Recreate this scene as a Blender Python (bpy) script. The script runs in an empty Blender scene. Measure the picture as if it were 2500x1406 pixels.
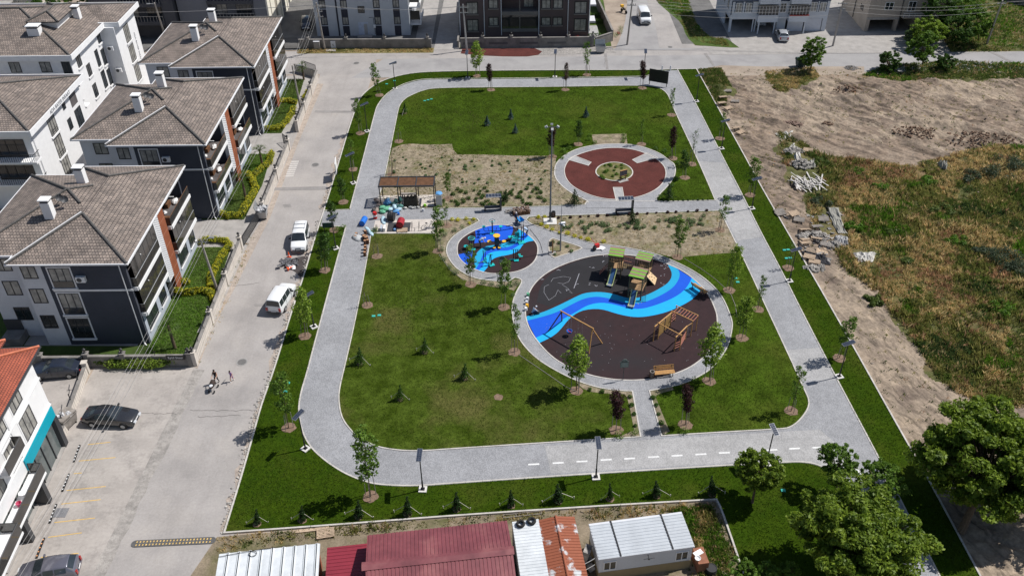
import bpy, math, random
import numpy as np
from mathutils import Vector, Matrix
from mathutils.geometry import tessellate_polygon
SC = bpy.context.scene
COL = SC.collection
# ---------------------------------------------------------------- camera
F, TH, RO, H = 2172.02, math.radians(36.99), math.radians(0.5854), 55.55
CX, CY = 1250.0, 703.0
_c, _s = math.cos(TH), math.sin(TH)
_r, _d, _w = np.array([1, 0, 0.]), np.array([0, -_s, -_c]), np.array([0, _c, -_s])
RX = math.cos(RO) * _r + math.sin(RO) * _d
DX = -math.sin(RO) * _r + math.cos(RO) * _d
cd = bpy.data.cameras.new('camera'); cam = bpy.data.objects.new('camera', cd); COL.objects.link(cam)
cd.sensor_width = 36; cd.lens = F / 2500 * 36; cd.clip_start = 1; cd.clip_end = 3000
m = Matrix.Identity(4)
for i in range(3):
 m[i][0] = RX[i]; m[i][1] = -DX[i]; m[i][2] = -_w[i]
m[2][3] = H
cam.matrix_world = m
SC.camera = cam
# ---------------------------------------------------------------- light
AZ, EL = math.radians(16.8), math.radians(54.5)
world = bpy.data.worlds.new('World'); SC.world = world; world.use_nodes = True
nt = world.node_tree; bg = nt.nodes['Background']; sky = nt.nodes.new('ShaderNodeTexSky')
sky.sky_type = 'NISHITA'; sky.sun_disc = False; sky.sun_elevation = EL; sky.sun_rotation = math.pi / 2 - AZ
sky.air_density = 1.0; sky.dust_density = 1.0
nt.links.new(sky.outputs[0], bg.inputs[0]); bg.inputs[1].default_value = 0.068
ld = bpy.data.lights.new('sun', 'SUN'); ld.energy = 4.2; ld.angle = math.radians(0.5); ld.color = (1, 0.965, 0.92)
sun = bpy.data.objects.new('sun', ld); COL.objects.link(sun)
sd = Vector((math.cos(AZ) * math.cos(EL), math.sin(AZ) * math.cos(EL), math.sin(EL)))
sun.rotation_euler = sd.to_track_quat('Z', 'Y').to_euler(); sun.location = (40, 20, 80)
SC.view_settings.view_transform = 'Standard'; SC.view_settings.look = 'None'
SC.view_settings.exposure = 0.25; SC.view_settings.gamma = 1
# ---------------------------------------------------------------- measuring: where the ray through a photo point meets the ground or a wall plane
def _ray(px, py):
 return RX * ((px - CX) / F) + DX * ((py - CY) / F) + _w
def P(px, py, z=0.0):
 v = _ray(px, py); t = (z - H) / v[2]
 return Vector((v[0] * t, v[1] * t, z))
def PP(pts, z=0.0): return [P(a, b, z) for a, b in pts]
def R(a): return math.radians(a)
# ---------------------------------------------------------------- materials
MATS = {}
def M(name, c, r=0.85, v=0.12, s=2.0, b=0.0, bs=15.0, c2=None, metal=0.0, fine=0.0, fs=30.0, island=0.0, spec=0.3, thr=None, c3=None, s3=0.5, coat=0, trans=0, streak=None):
 if name in MATS: return MATS[name]
 m = bpy.data.materials.new(name); m.use_nodes = True; MATS[name] = m
 n = m.node_tree.nodes; l = m.node_tree.links; p = n['Principled BSDF']
 p.inputs['Roughness'].default_value = r; p.inputs['Metallic'].default_value = metal
 p.inputs['Specular IOR Level'].default_value = spec
 if coat: p.inputs['Coat Weight'].default_value = coat
 c = tuple(c); c2 = tuple(c2) if c2 else tuple(min(1, x * (1 - v)) for x in c)
 ca = c if c2 and v == 0 else tuple(min(1, x * (1 + v)) for x in c)
 tc = n.new('ShaderNodeTexCoord')
 def noise(sc, det=5, ro=0.6):
  q = n.new('ShaderNodeTexNoise'); q.inputs['Scale'].default_value = sc; q.inputs['Detail'].default_value = det
  q.inputs['Roughness'].default_value = ro; l.new(tc.outputs['Object'], q.inputs['Vector']); return q
 def mix(fac, a, bb, blend='MIX'):
  q = n.new('ShaderNodeMix'); q.data_type = 'RGBA'; q.blend_type = blend
  for sock, val in ((0, fac), (6, a), (7, bb)):
   if hasattr(val, 'is_output'): l.new(val, q.inputs[sock])
   else: q.inputs[sock].default_value = val if sock == 0 else (*val, 1)
  return q.outputs[2]
 def ramp(src, a, bq):
  q = n.new('ShaderNodeMapRange'); q.inputs[1].default_value = a; q.inputs[2].default_value = bq; l.new(src, q.inputs[0]); return q.outputs[0]
 k = noise(s)
 out = mix(ramp(k.outputs[0], *(thr or (0.32, 0.68))), ca, c2)
 if c3:
  k3 = noise(s3, 4); out = mix(ramp(k3.outputs[0], 0.5, 0.68), out, tuple(c3))
 if fine:
  kf = noise(fs, 3, 0.7); out = mix(ramp(kf.outputs[0], 0.3, 0.7), out, mix(1.0, out, (1 - fine,) * 3, 'MULTIPLY'))
 if island:
  g = n.new('ShaderNodeNewGeometry'); out = mix(g.outputs['Random Per Island'], out, mix(1.0, out, (1 - island, 1 - island * .8, 1 - island), 'MULTIPLY'))
 if streak:
  mp = n.new('ShaderNodeMapping'); mp.vector_type = 'TEXTURE'; mp.inputs['Rotation'].default_value = (0, 0, streak[0]); mp.inputs['Scale'].default_value = (1 / streak[1], 1 / streak[2], 1)
  wb = noise(.22, 3); ad = n.new('ShaderNodeMix'); ad.data_type = 'RGBA'; ad.blend_type = 'LINEAR_LIGHT'; ad.inputs[0].default_value = .9; l.new(tc.outputs['Object'], ad.inputs[6]); l.new(wb.outputs['Color'], ad.inputs[7]); l.new(ad.outputs[2], mp.inputs[0])
  ks = n.new('ShaderNodeTexNoise'); ks.inputs['Scale'].default_value = 1; ks.inputs['Detail'].default_value = 4; ks.inputs['Roughness'].default_value = .7; l.new(mp.outputs[0], ks.inputs['Vector']); out = mix(ramp(ks.outputs[0], .48, .62), out, mix(1.0, out, (streak[3],) * 3, 'MULTIPLY'))
 l.new(out, p.inputs['Base Color'])
 if trans:
  tb = n.new('ShaderNodeBsdfTranslucent'); l.new(out, tb.inputs[0]); ms = n.new('ShaderNodeMixShader'); ms.inputs[0].default_value = trans; l.new(p.outputs[0], ms.inputs[1]); l.new(tb.outputs[0], ms.inputs[2]); l.new(ms.outputs[0], n['Material Output'].inputs[0])
 if b:
  kb = noise(bs, 4, 0.65); u = n.new('ShaderNodeBump'); u.inputs['Strength'].default_value = min(1, b); u.inputs['Distance'].default_value = 0.06 * max(1, b)
  l.new(kb.outputs[0], u.inputs['Height']); l.new(u.outputs[0], p.inputs['Normal'])
 return m
def roof_mat(name, ca, cb, cm, uw=0.30, vh=0.33):
 if name in MATS: return MATS[name]
 m = bpy.data.materials.new(name); m.use_nodes = True; MATS[name] = m
 n = m.node_tree.nodes; l = m.node_tree.links; p = n['Principled BSDF']; p.inputs['Roughness'].default_value = 0.75
 uv = n.new('ShaderNodeUVMap'); br = n.new('ShaderNodeTexBrick'); l.new(uv.outputs[0], br.inputs[0])
 br.offset = 0.5; br.inputs['Scale'].default_value = 1; br.inputs['Brick Width'].default_value = uw; br.inputs['Row Height'].default_value = vh
 br.inputs['Mortar Size'].default_value = 0.028; br.inputs['Mortar Smooth'].default_value = 0.3; br.inputs['Bias'].default_value = 0.0
 br.inputs['Color1'].default_value = (*ca, 1); br.inputs['Color2'].default_value = (*cb, 1); br.inputs['Mortar'].default_value = (*cm, 1)
 no = n.new('ShaderNodeTexNoise'); no.inputs['Scale'].default_value = 0.6; no.inputs['Detail'].default_value = 6; l.new(uv.outputs[0], no.inputs['Vector'])
 mx = n.new('ShaderNodeMix'); mx.data_type = 'RGBA'; mx.blend_type = 'MULTIPLY'; mx.inputs[0].default_value = 1
 mr = n.new('ShaderNodeMapRange'); mr.inputs[1].default_value = .35; mr.inputs[2].default_value = .65; mr.inputs[3].default_value = .75; mr.inputs[4].default_value = 1.15
 l.new(no.outputs[0], mr.inputs[0]); l.new(br.outputs[0], mx.inputs[6]); l.new(mr.outputs[0], mx.inputs[7]); l.new(mx.outputs[2], p.inputs['Base Color'])
 sep = n.new('ShaderNodeSeparateXYZ'); l.new(uv.outputs[0], sep.inputs[0])
 def mt(op, a, b=None):
  q = n.new('ShaderNodeMath'); q.operation = op
  for i, v in enumerate((a, b)):
   if v is None: continue
   if hasattr(v, 'is_output'): l.new(v, q.inputs[i])
   else: q.inputs[i].default_value = v
  return q.outputs[0]
 row = mt('FRACT', mt('DIVIDE', sep.outputs[1], vh)); wav = mt('ABSOLUTE', mt('SINE', mt('MULTIPLY', sep.outputs[0], math.pi / uw * 2)))
 hh = mt('ADD', mt('MULTIPLY', mt('SUBTRACT', 1.0, row), 1.0), mt('MULTIPLY', wav, .8))
 u = n.new('ShaderNodeBump'); u.inputs['Strength'].default_value = 0.7; u.inputs['Distance'].default_value = 0.035
 l.new(hh, u.inputs['Height']); l.new(u.outputs[0], p.inputs['Normal'])
 return m
def cobble_mat(name, ca, cb, cm, sc=7.0, patch=(.85, 1.12)):
 if name in MATS: return MATS[name]
 m = bpy.data.materials.new(name); m.use_nodes = True; MATS[name] = m
 n = m.node_tree.nodes; l = m.node_tree.links; p = n['Principled BSDF']; p.inputs['Roughness'].default_value = 0.9
 tc = n.new('ShaderNodeTexCoord'); vo = n.new('ShaderNodeTexVoronoi'); vo.inputs['Scale'].default_value = sc; l.new(tc.outputs['Object'], vo.inputs['Vector'])
 mx = n.new('ShaderNodeMix'); mx.data_type = 'RGBA'; mx.inputs[6].default_value = (*ca, 1); mx.inputs[7].default_value = (*cb, 1)
 sp = n.new('ShaderNodeSeparateColor'); l.new(vo.outputs['Color'], sp.inputs[0]); l.new(sp.outputs[0], mx.inputs[0])
 m2 = n.new('ShaderNodeMix'); m2.data_type = 'RGBA'; m2.inputs[7].default_value = (*cm, 1); l.new(mx.outputs[2], m2.inputs[6])
 mr = n.new('ShaderNodeMapRange'); mr.inputs[1].default_value = .35; mr.inputs[2].default_value = .65; mr.inputs[4].default_value = .8; l.new(vo.outputs['Distance'], mr.inputs[0]); l.new(mr.outputs[0], m2.inputs[0])
 outs = m2.outputs[2]
 for sc2, lo, hi in ((0.25, patch[0], patch[1]), (1.7, .93, 1.07)):
  no = n.new('ShaderNodeTexNoise'); no.inputs['Scale'].default_value = sc2; no.inputs['Detail'].default_value = 6; l.new(tc.outputs['Object'], no.inputs['Vector'])
  m3 = n.new('ShaderNodeMix'); m3.data_type = 'RGBA'; m3.blend_type = 'MULTIPLY'; m3.inputs[0].default_value = 1
  r2 = n.new('ShaderNodeMapRange'); r2.inputs[1].default_value = .35; r2.inputs[2].default_value = .65; r2.inputs[3].default_value = lo; r2.inputs[4].default_value = hi
  l.new(no.outputs[0], r2.inputs[0]); l.new(outs, m3.inputs[6]); l.new(r2.outputs[0], m3.inputs[7]); outs = m3.outputs[2]
 l.new(outs, p.inputs['Base Color'])
 u = n.new('ShaderNodeBump'); u.inputs['Strength'].default_value = 0.5; u.inputs['Distance'].default_value = 0.02; u.invert = True
 l.new(vo.outputs['Distance'], u.inputs['Height']); l.new(u.outputs[0], p.inputs['Normal'])
 return m
# ---------------------------------------------------------------- mesh builder
class MB:
 def __init__(s): s.v = []; s.f = []; s.mi = []; s.uv = []; s.k = 0
 def add(s, vs, fs, uvs=None):
  o = len(s.v); s.v += [tuple(x) for x in vs]
  for i, f in enumerate(fs):
   s.f.append([o + j for j in f]); s.mi.append(s.k); s.uv.append(uvs[i] if uvs else None)
  return s
 def box(s, x0, x1, y0, y1, z0, z1):
  return s.add([(x, y, z) for z in (z0, z1) for y in (y0, y1) for x in (x0, x1)], [(0, 2, 3, 1), (4, 5, 7, 6), (0, 1, 5, 4), (2, 6, 7, 3), (0, 4, 6, 2), (1, 3, 7, 5)])
 def cbox(s, c, d, rz=0.0, rx=0.0, ry=0.0):
  mt = Matrix.Translation(Vector(c)) @ Matrix.Rotation(rz, 4, 'Z') @ Matrix.Rotation(ry, 4, 'Y') @ Matrix.Rotation(rx, 4, 'X')
  vs = [mt @ Vector((x * d[0] / 2, y * d[1] / 2, z * d[2] / 2)) for z in (-1, 1) for y in (-1, 1) for x in (-1, 1)]
  return s.add(vs, [(0, 2, 3, 1), (4, 5, 7, 6), (0, 1, 5, 4), (2, 6, 7, 3), (0, 4, 6, 2), (1, 3, 7, 5)])
 def tube(s, pts, r, n=8, caps=True):
  pts = [Vector(p) for p in pts]; rs = r if isinstance(r, (list, tuple)) else [r] * len(pts)
  o = []; prev = None
  for i, p in enumerate(pts):
   t = (pts[min(i + 1, len(pts) - 1)] - pts[max(i - 1, 0)]).normalized()
   a = Vector((0, 0, 1)) if abs(t.z) < 0.9 else Vector((1, 0, 0))
   if prev is not None: a = prev
   u = (a - t * a.dot(t)).normalized(); w = t.cross(u); prev = u
   o += [p + (u * math.cos(2 * math.pi * k / n) + w * math.sin(2 * math.pi * k / n)) * rs[i] for k in range(n)]
  fs = [(i * n + k, i * n + (k + 1) % n, (i + 1) * n + (k + 1) % n, (i + 1) * n + k) for i in range(len(pts) - 1) for k in range(n)]
  if caps: fs += [tuple(range(n - 1, -1, -1)), tuple((len(pts) - 1) * n + k for k in range(n))]
  return s.add(o, fs)
 def cyl(s, c, r, z0, z1, n=16, r2=None):
  return s.tube([(c[0], c[1], z0), (c[0], c[1], z1)], [r, r if r2 is None else r2], n)
 def lathe(s, c, prof, n=16):
  o = [(c[0] + r * math.cos(2 * math.pi * k / n), c[1] + r * math.sin(2 * math.pi * k / n), c[2] + z) for r, z in prof for k in range(n)]
  return s.add(o, [(i * n + k, i * n + (k + 1) % n, (i + 1) * n + (k + 1) % n, (i + 1) * n + k) for i in range(len(prof) - 1) for k in range(n)])
 def poly(s, pts, z=None):
  pts = [Vector(p) for p in pts]
  if z is not None: pts = [Vector((p.x, p.y, z)) for p in pts]
  tris = tessellate_polygon([pts])
  fs = []
  for t in tris:
   a, b, c = (pts[i] for i in t)
   fs.append(t if (b - a).cross(c - a).z >= 0 else (t[0], t[2], t[1]))
  return s.add(pts, fs)
 def prism(s, pts, z0, z1):
  s.poly(pts, z1); n = len(pts)
  vs = [(p[0], p[1], z) for z in (z0, z1) for p in pts]
  return s.add(vs, [(i, (i + 1) % n, n + (i + 1) % n, n + i) for i in range(n)])
 def ribbon(s, pts, w, z0, z1, closed=False):
  pts = [Vector((p[0], p[1])) for p in pts]; n = len(pts); L = []; Rr = []
  for i in range(n):
   a = pts[i - 1] if (i > 0 or closed) else pts[i]; b = pts[(i + 1) % n] if (i < n - 1 or closed) else pts[i]
   d1 = (pts[i] - a); d2 = (b - pts[i])
   d1 = d1.normalized() if d1.length > 1e-6 else d2.normalized(); d2 = d2.normalized() if d2.length > 1e-6 else d1
   t = (d1 + d2); t = t.normalized() if t.length > 1e-6 else d1
   nn = Vector((-t.y, t.x)); k = w / 2 / max(0.5, abs(nn.dot(Vector((-d1.y, d1.x)))))
   L.append(pts[i] + nn * k); Rr.append(pts[i] - nn * k)
  m = n if closed else n - 1
  vs = [(p.x, p.y, z1) for p in L] + [(p.x, p.y, z1) for p in Rr] + [(p.x, p.y, z0) for p in L] + [(p.x, p.y, z0) for p in Rr]
  fs = []
  for i in range(m):
   j = (i + 1) % n
   fs += [(i, n + i, n + j, j), (i, j, 2 * n + j, 2 * n + i), (n + i, 3 * n + i, 3 * n + j, n + j)]
  return s.add(vs, fs)
 def blob(s, c, r, n=8, m=6, jit=0.0, rng=random):
  o = []
  for i in range(m + 1):
   a = math.pi * i / m
   for k in range(n):
    b = 2 * math.pi * k / n; q = 1 + rng.uniform(-jit, jit)
    o.append((c[0] + r[0] * q * math.sin(a) * math.cos(b), c[1] + r[1] * q * math.sin(a) * math.sin(b), c[2] + r[2] * q * math.cos(a)))
  return s.add(o, [(i * n + k, (i + 1) * n + k, (i + 1) * n + (k + 1) % n, i * n + (k + 1) % n) for i in range(m) for k in range(n)])
 def mesh(s, name, mats, smooth=False):
  me = bpy.data.meshes.new(name); me.from_pydata(s.v, [], s.f)
  for q in (mats if isinstance(mats, (list, tuple)) else [mats]): me.materials.append(q)
  if max(s.mi, default=0): me.polygons.foreach_set('material_index', s.mi)
  if any(u is not None for u in s.uv):
   ul = me.uv_layers.new(name='UVMap')
   for p in me.polygons:
    u = s.uv[p.index]
    if u:
     for li, q in zip(p.loop_indices, u): ul.data[li].uv = q
  if smooth: me.polygons.foreach_set('use_smooth', [True] * len(me.polygons))
  me.update(); return me
 def obj(s, name, mats, parent=None, smooth=False, loc=None):
  o = bpy.data.objects.new(name, s.mesh(name, mats, smooth)); COL.objects.link(o)
  if parent: o.parent = parent
  if loc is not None: o.location = loc
  return o
def thing(name, label, cat, loc=(0, 0, 0), rz=0.0, group=None):
 o = bpy.data.objects.new(name, None); COL.objects.link(o); o.location = loc; o.rotation_euler = (0, 0, rz); o.empty_display_size = 0.3
 o['label'] = label; o['category'] = cat
 if group: o['group'] = group
 return o
def tag(o, label, cat, group=None):
 o['label'] = label; o['category'] = cat
 if group: o['group'] = group
 return o
def struct(o): o['kind'] = 'structure'; return o
def dup(root, loc, rz=0.0, sc=1.0, label=None, group=None):
 def cp(o, par):
  c = o.copy(); COL.objects.link(c); c.parent = par
  for ch in list(o.children): cp(ch, c)
  return c
 r = cp(root, None); r.location = loc; r.rotation_euler = (0, 0, rz); r.scale = sc if hasattr(sc, '__len__') else (sc,) * 3
 if label: r['label'] = label
 if group: r['group'] = group
 return r
def quads(name, V, mats, mi=None, parent=None, nper=4, kind=None):
 """V: (N, nper, 3) array of separate faces, built in one go"""
 N = len(V); me = bpy.data.meshes.new(name); me.vertices.add(N * nper); me.vertices.foreach_set('co', V.reshape(-1).astype('f'))
 me.loops.add(N * nper); me.loops.foreach_set('vertex_index', np.arange(N * nper, dtype='i'))
 me.polygons.add(N); me.polygons.foreach_set('loop_start', np.arange(N, dtype='i') * nper); me.polygons.foreach_set('loop_total', np.full(N, nper, 'i'))
 for q in (mats if isinstance(mats, (list, tuple)) else [mats]): me.materials.append(q)
 if mi is not None: me.polygons.foreach_set('material_index', mi.astype('i'))
 me.update(calc_edges=True)
 o = bpy.data.objects.new(name, me); COL.objects.link(o)
 if parent: o.parent = parent
 if kind: o['kind'] = kind
 return o
def chaikin(pts, it=2, closed=True, ang=50):
 pts = [Vector((p[0], p[1])) for p in pts]
 for _ in range(it):
  n = len(pts); out = []
  for i in range(n):
   if not closed and i in (0, n - 1): out.append(pts[i]); continue
   a, b, c = pts[i - 1], pts[i], pts[(i + 1) % n]
   if (b - a).length < 1e-6 or (c - b).length < 1e-6: continue
   if (b - a).angle(c - b) > R(ang): out.append(b)
   else: out += [b + (a - b) * .25, b + (c - b) * .25]
  pts = out
 return [(p.x, p.y) for p in pts]
def text(body, size, name, mat, parent, loc, rot, ext=0.01, sx=1.0):
 cu = bpy.data.curves.new(name, 'FONT'); cu.body = body; cu.size = size; cu.extrude = ext; cu.align_x = 'CENTER'
 t = bpy.data.objects.new(name + '_c', cu); COL.objects.link(t)
 me = bpy.data.meshes.new_from_object(t.evaluated_get(bpy.context.evaluated_depsgraph_get())); bpy.data.objects.remove(t)
 me.materials.clear(); me.materials.append(mat)
 o = bpy.data.objects.new(name, me); COL.objects.link(o); o.parent = parent; o.location = loc; o.rotation_euler = rot; o.scale = (sx, 1, 1); return o
rng = random.Random(7); nrg = np.random.default_rng(7)
# palette
WHITE = M('white_paint', (.80, .80, .80), .6, .04, 1.5, fine=.04, fs=8)
PLAST = M('grey_white_render', (.62, .63, .66), .9, .06, .6, b=.15, bs=60, fine=.05, fs=5)
DBLUE = M('dark_blue_grey_render', (.060, .066, .085), .9, .10, .5, b=.15, bs=60, fine=.08, fs=6)
DGREY = M('dark_grey_metal', (.045, .047, .052), .5, .1, 3, spec=.5)
BLACK = M('black_metal', (.018, .018, .02), .5, .1, 3, spec=.5)
GLASS = M('window_glass', (.025, .032, .038), .08, .3, .8, spec=.8)
SMOKE = M('smoked_glass', (.030, .031, .033), .06, .2, 1.0, spec=.8)
CURT = M('curtain_pale', (.42, .41, .38), .3, .15, 2.5, spec=.6)
TERRA = M('rust_brown_panel', (.27, .085, .04), .7, .12, 1.2, fine=.1)
CONC = M('concrete', (.36, .34, .32), .9, .14, .8, b=.3, bs=25, fine=.12, fs=12)
CONCD = M('old_concrete_wall', (.24, .225, .21), .95, .25, .9, b=.4, bs=18, fine=.2, fs=9)
ROOF = roof_mat('grey_brown_tile', (.30, .242, .204), (.18, .149, .129), (.03, .026, .025))
REDROOF = roof_mat('red_tile', (.42, .105, .055), (.32, .08, .042), (.12, .03, .02), .22, .2)
RIDGE = M('ridge_tile', (.11, .105, .10), .8, .25, 4, fine=.2)
BARK = M('bark', (.13, .095, .065), .95, .25, 8, b=.4, bs=40)
WOOD = M('light_wood', (.52, .29, .11), .7, .18, 4, fine=.12, fs=20)
WOODP = M('pale_pallet_wood', (.50, .38, .27), .85, .25, 2, fine=.2, fs=15)
WOODG = M('weathered_wood', (.30, .27, .24), .9, .3, 2, fine=.2, fs=15)
WOODD = M('dark_stained_wood', (.15, .072, .035), .75, .3, 2.5, fine=.2)
STEELP = M('galvanised_steel', (.42, .43, .44), .45, .1, 2, metal=.6)
RUBBER = M('tyre_rubber', (.02, .02, .02), .85, .2, 6)
SKIN = M('skin', (.50, .30, .21), .6, .08, 10)
RED = M('red_paint', (.50, .025, .025), .45, .12, 2)
ORANGE = M('orange_plastic', (.85, .12, .03), .5, .1, 4)
TURQ = M('turquoise_plastic', (.02, .46, .46), .4, .08, 4)
YEL = M('yellow_plastic', (.80, .45, .04), .4, .08, 4)
BLUEP = M('blue_plastic', (.02, .16, .60), .4, .12, 3)
# ================================================================ GROUND
ASPH = M('asphalt_worn', (.385, .36, .342), .93, .06, .25, b=.25, bs=30, fine=.16, fs=5, c2=(.315, .295, .282), c3=(.42, .388, .36), s3=.12, streak=(R(88), .04, .7, .94))
ASPHN = M('asphalt_grey', (.33, .32, .315), .93, .08, .3, b=.25, bs=30, fine=.10, fs=7, c3=(.27, .26, .26), s3=.2)
CPARK = M('concrete_parking', (.42, .385, .355), .93, .06, .3, b=.2, bs=20, fine=.14, fs=4, c2=(.355, .325, .30), c3=(.31, .285, .265), s3=.5, streak=(R(5), .05, .9, .95))
DIRT = M('dirt', (.36, .30, .24), 1, .2, .35, b=.8, bs=3, fine=.25, fs=8, c2=(.27, .215, .17), c3=(.43, .365, .30), s3=.15)
DIRTB = M('planting_bed_soil', (.35, .29, .205), 1, .2, 1.3, b=1, bs=5, fine=.5, fs=3.5, c2=(.22, .18, .12), c3=(.19, .185, .085), s3=.55)
MULCH = M('tree_pit_soil', (.25, .17, .12), 1, .2, 3, b=.8, bs=12, fine=.3, fs=14)
GRASS = M('lawn', (.056, .098, .008), 1, .3, .5, b=1.0, bs=5, fine=.45, fs=3.2, c2=(.036, .060, .005), c3=(.085, .112, .015), s3=.10, spec=.05)
GRASSD = M('lawn_worn', (.064, .096, .012), 1, .3, .7, b=1.0, bs=5, fine=.45, fs=3, c2=(.040, .066, .005), c3=(.12, .118, .035), s3=.12, thr=(.35, .65), spec=.05)
GRASSE = M('lawn_edge_lush', (.026, .054, .003), 1, .3, .5, b=1.0, bs=5, fine=.45, fs=3.2, c2=(.046, .080, .004), c3=(.066, .092, .010), s3=.2, spec=.05)
WILD = M('wild_ground', (.12, .12, .045), 1, .3, .4, b=1.0, bs=5, fine=.35, fs=6, c2=(.075, .085, .025), c3=(.24, .17, .09), s3=.2)
GARD = M('garden_grass', (.075, .115, .022), 1, .3, .5, b=1.0, bs=6, fine=.3, fs=8, c2=(.045, .08, .014))
PAVE = cobble_mat('paving_setts', (.335, .337, .350), (.288, .291, .303), (.215, .218, .228), 11, (.90, 1.08))
PAVE2 = cobble_mat('paving_setts_pale', (.40, .393, .39), (.348, .343, .341), (.27, .268, .267), 11, (.92, 1.1))
KERB = M('kerb_concrete', (.54, .51, .47), .9, .15, 1.5, fine=.15, fs=9)
REDG = M('red_rubber_crumb', (.115, .032, .026), 1, .2, .6, b=1.0, bs=10, fine=.35, fs=7)
RUBB = M('brown_rubber_floor', (.036, .018, .020), .9, .12, 1.2, fine=.2, fs=9, c2=(.030, .016, .018), c3=(.028, .022, .025), s3=.09)
RUBK = M('charcoal_rubber_floor', (.024, .023, .026), .9, .12, .4, fine=.1, fs=12)
RCY = M('rubber_teal_blue', (.012, .33, .58), .85, .05, .6, fine=.06)
RBL = M('rubber_royal_blue', (.006, .09, .60), .85, .05, .6, fine=.06)
RLB = M('rubber_sky_blue', (.010, .38, .78), .85, .05, .6, fine=.06)
GRAVEL = cobble_mat('grey_gravel', (.40, .37, .34), (.30, .28, .26), (.2, .19, .18), 5)
# one base sheet to the horizon
b = MB(); b.poly([(-500, -60, 0), (500, -60, 0), (500, 900, 0), (-500, 900, 0)]); struct(b.obj('ground', DIRT))
def sheet(name, pts, z, mat, px=True, ch=0):
 q = PP(pts, z) if px else [Vector((a[0], a[1], z)) for a in pts]
 if ch: q = [Vector((a[0], a[1], z)) for a in chaikin(q, ch)]
 return struct(MB().poly(q).obj(name, mat))
def wsheet(name, pts, z, mat): return sheet(name, pts, z, mat, False)
# roads
wsheet('street', [(-30.2, 20), (-21, 20), (-21, 130), (-21, 134), (110, 134), (110, 126.5), (160, 126), (160, 138), (40, 137.5), (-7, 137.6), (-60, 137.6), (-60, 128.5), (-29, 128.5), (-29.4, 90), (-30.2, 60)], .008, ASPH)
wsheet('street_surface', [(-24, 127), (130, 127.5), (130, 134.2), (18.5, 134.4), (-20, 134)], .014, ASPHN)
sheet('side_street', [(1500, 124), (1516, 90), (1530, 40), (1532, -60), (1575, -60), (1597, 0), (1638, 37), (1663, 60), (1672, 91), (1695, 112), (1720, 122)], .020, ASPHN, ch=1)
sheet('side_street_edge', [(1610, 118), (1600, 60), (1578, 0), (1572, -40), (1590, -40), (1640, 38), (1664, 60), (1674, 92), (1697, 112), (1780, 118)], .026, ASPH, ch=1)
wsheet('parking_lot', [(-39.3, 20), (-30.3, 20), (-29.4, 62), (-39, 62)], .012, CPARK)
wsheet('parking_lot_side', [(-60, 50), (-39.4, 52), (-39.4, 61.9), (-60, 61.9)], .010, CPARK)
# strip of broken concrete between parking and street
SEAM = M('broken_concrete_strip', (.37, .345, .32), .95, .2, .8, b=.8, bs=6, fine=.4, fs=2, c2=(.30, .28, .26), c3=(.42, .39, .36), s3=.7)
rr = random.Random(3); L = []; Rr = []
for i in range(24):
 y = 34 + i * 1.2; x = -30.9 + (y - 38) * .056
 L.append((x - .1 + rr.uniform(-.06, .06), y)); Rr.append((x + .95 + rr.uniform(-.12, .12), y))
wsheet('kerb_strip', L + Rr[::-1], .018, SEAM)
# front yards and drives
wsheet('yard_slab', [(-62, 138), (-7.9, 138), (-7.9, 170), (-62, 170)], .022, M('painted_shade_paving', (.16, .155, .15), .9, .2, .5, fine=.2, fs=3))  # paving colour darkened to carry the shade of the blocks
wsheet('yard_lawn', [(13, 138.4), (16.5, 138.4), (17.5, 175), (13.5, 175)], .030, GARD)
wsheet('yard_lawn', [(-8, 138.4), (13.2, 138.4), (13.2, 140.4), (-8, 140.4)], .028, GARD)
wsheet('yard_path', [(13.1, 141.6), (14.9, 141.6), (14.9, 147.5), (13.1, 147.5)], .036, PAVE2)
wsheet('drive', [(-12.2, 137.5), (-8.1, 137.5), (-8.6, 165), (-11.8, 165)], .034, CONC)
wsheet('drive', [(-15.5, 139.4), (-12.7, 139.4), (-12.7, 165), (-15.5, 165)], .032, CONC)
sheet('verge', [(1597, 0), (1640, 37), (1664, 57), (1676, 91), (1698, 111), (1780, 117), (1805, 117), (1775, 95), (1735, 92), (1700, 60), (1680, 20), (1668, -60), (1590, -60)], .034, GARD, ch=1)
wsheet('forecourt', [(32, 134.5), (75, 134.5), (75, 175), (33, 175), (29, 150)], .024, CONC)
wsheet('back_yard', [(28, 139), (36.2, 139), (36.2, 175), (28, 175)], .030, M('painted_shade_paving', (.16, .155, .15)))  # same darkened paving: block shade put into the colour
# dry verge in front of the far walls
DRYG = M('dry_verge_grass', (.27, .22, .11), 1, .3, .9, b=1, bs=6, fine=.3, fs=5, c2=(.15, .15, .05))
wsheet('verge', [(-34, 136.6), (-12.2, 136.4), (-12.2, 138.4), (-34, 138.6)], .030, DRYG)
wsheet('gravel_verge', [(2, 134.8), (17, 135.6), (16.5, 138.2), (2, 138.2)], .030, GRAVEL)
q = [(-7.6, 137.9), (4, 137.9), (5.2, 136.4), (4.6, 135.1), (2.8, 134.5), (-1, 134.6), (-5, 135.2), (-7.8, 136)]
wsheet('red_mulch_strip', q, .040, REDG)
sheet('dirt_track', [(1700, 172), (1760, 160), (1860, 163), (2110, 163), (2110, 190), (1900, 230), (1730, 200)], .022, DIRT)
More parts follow.
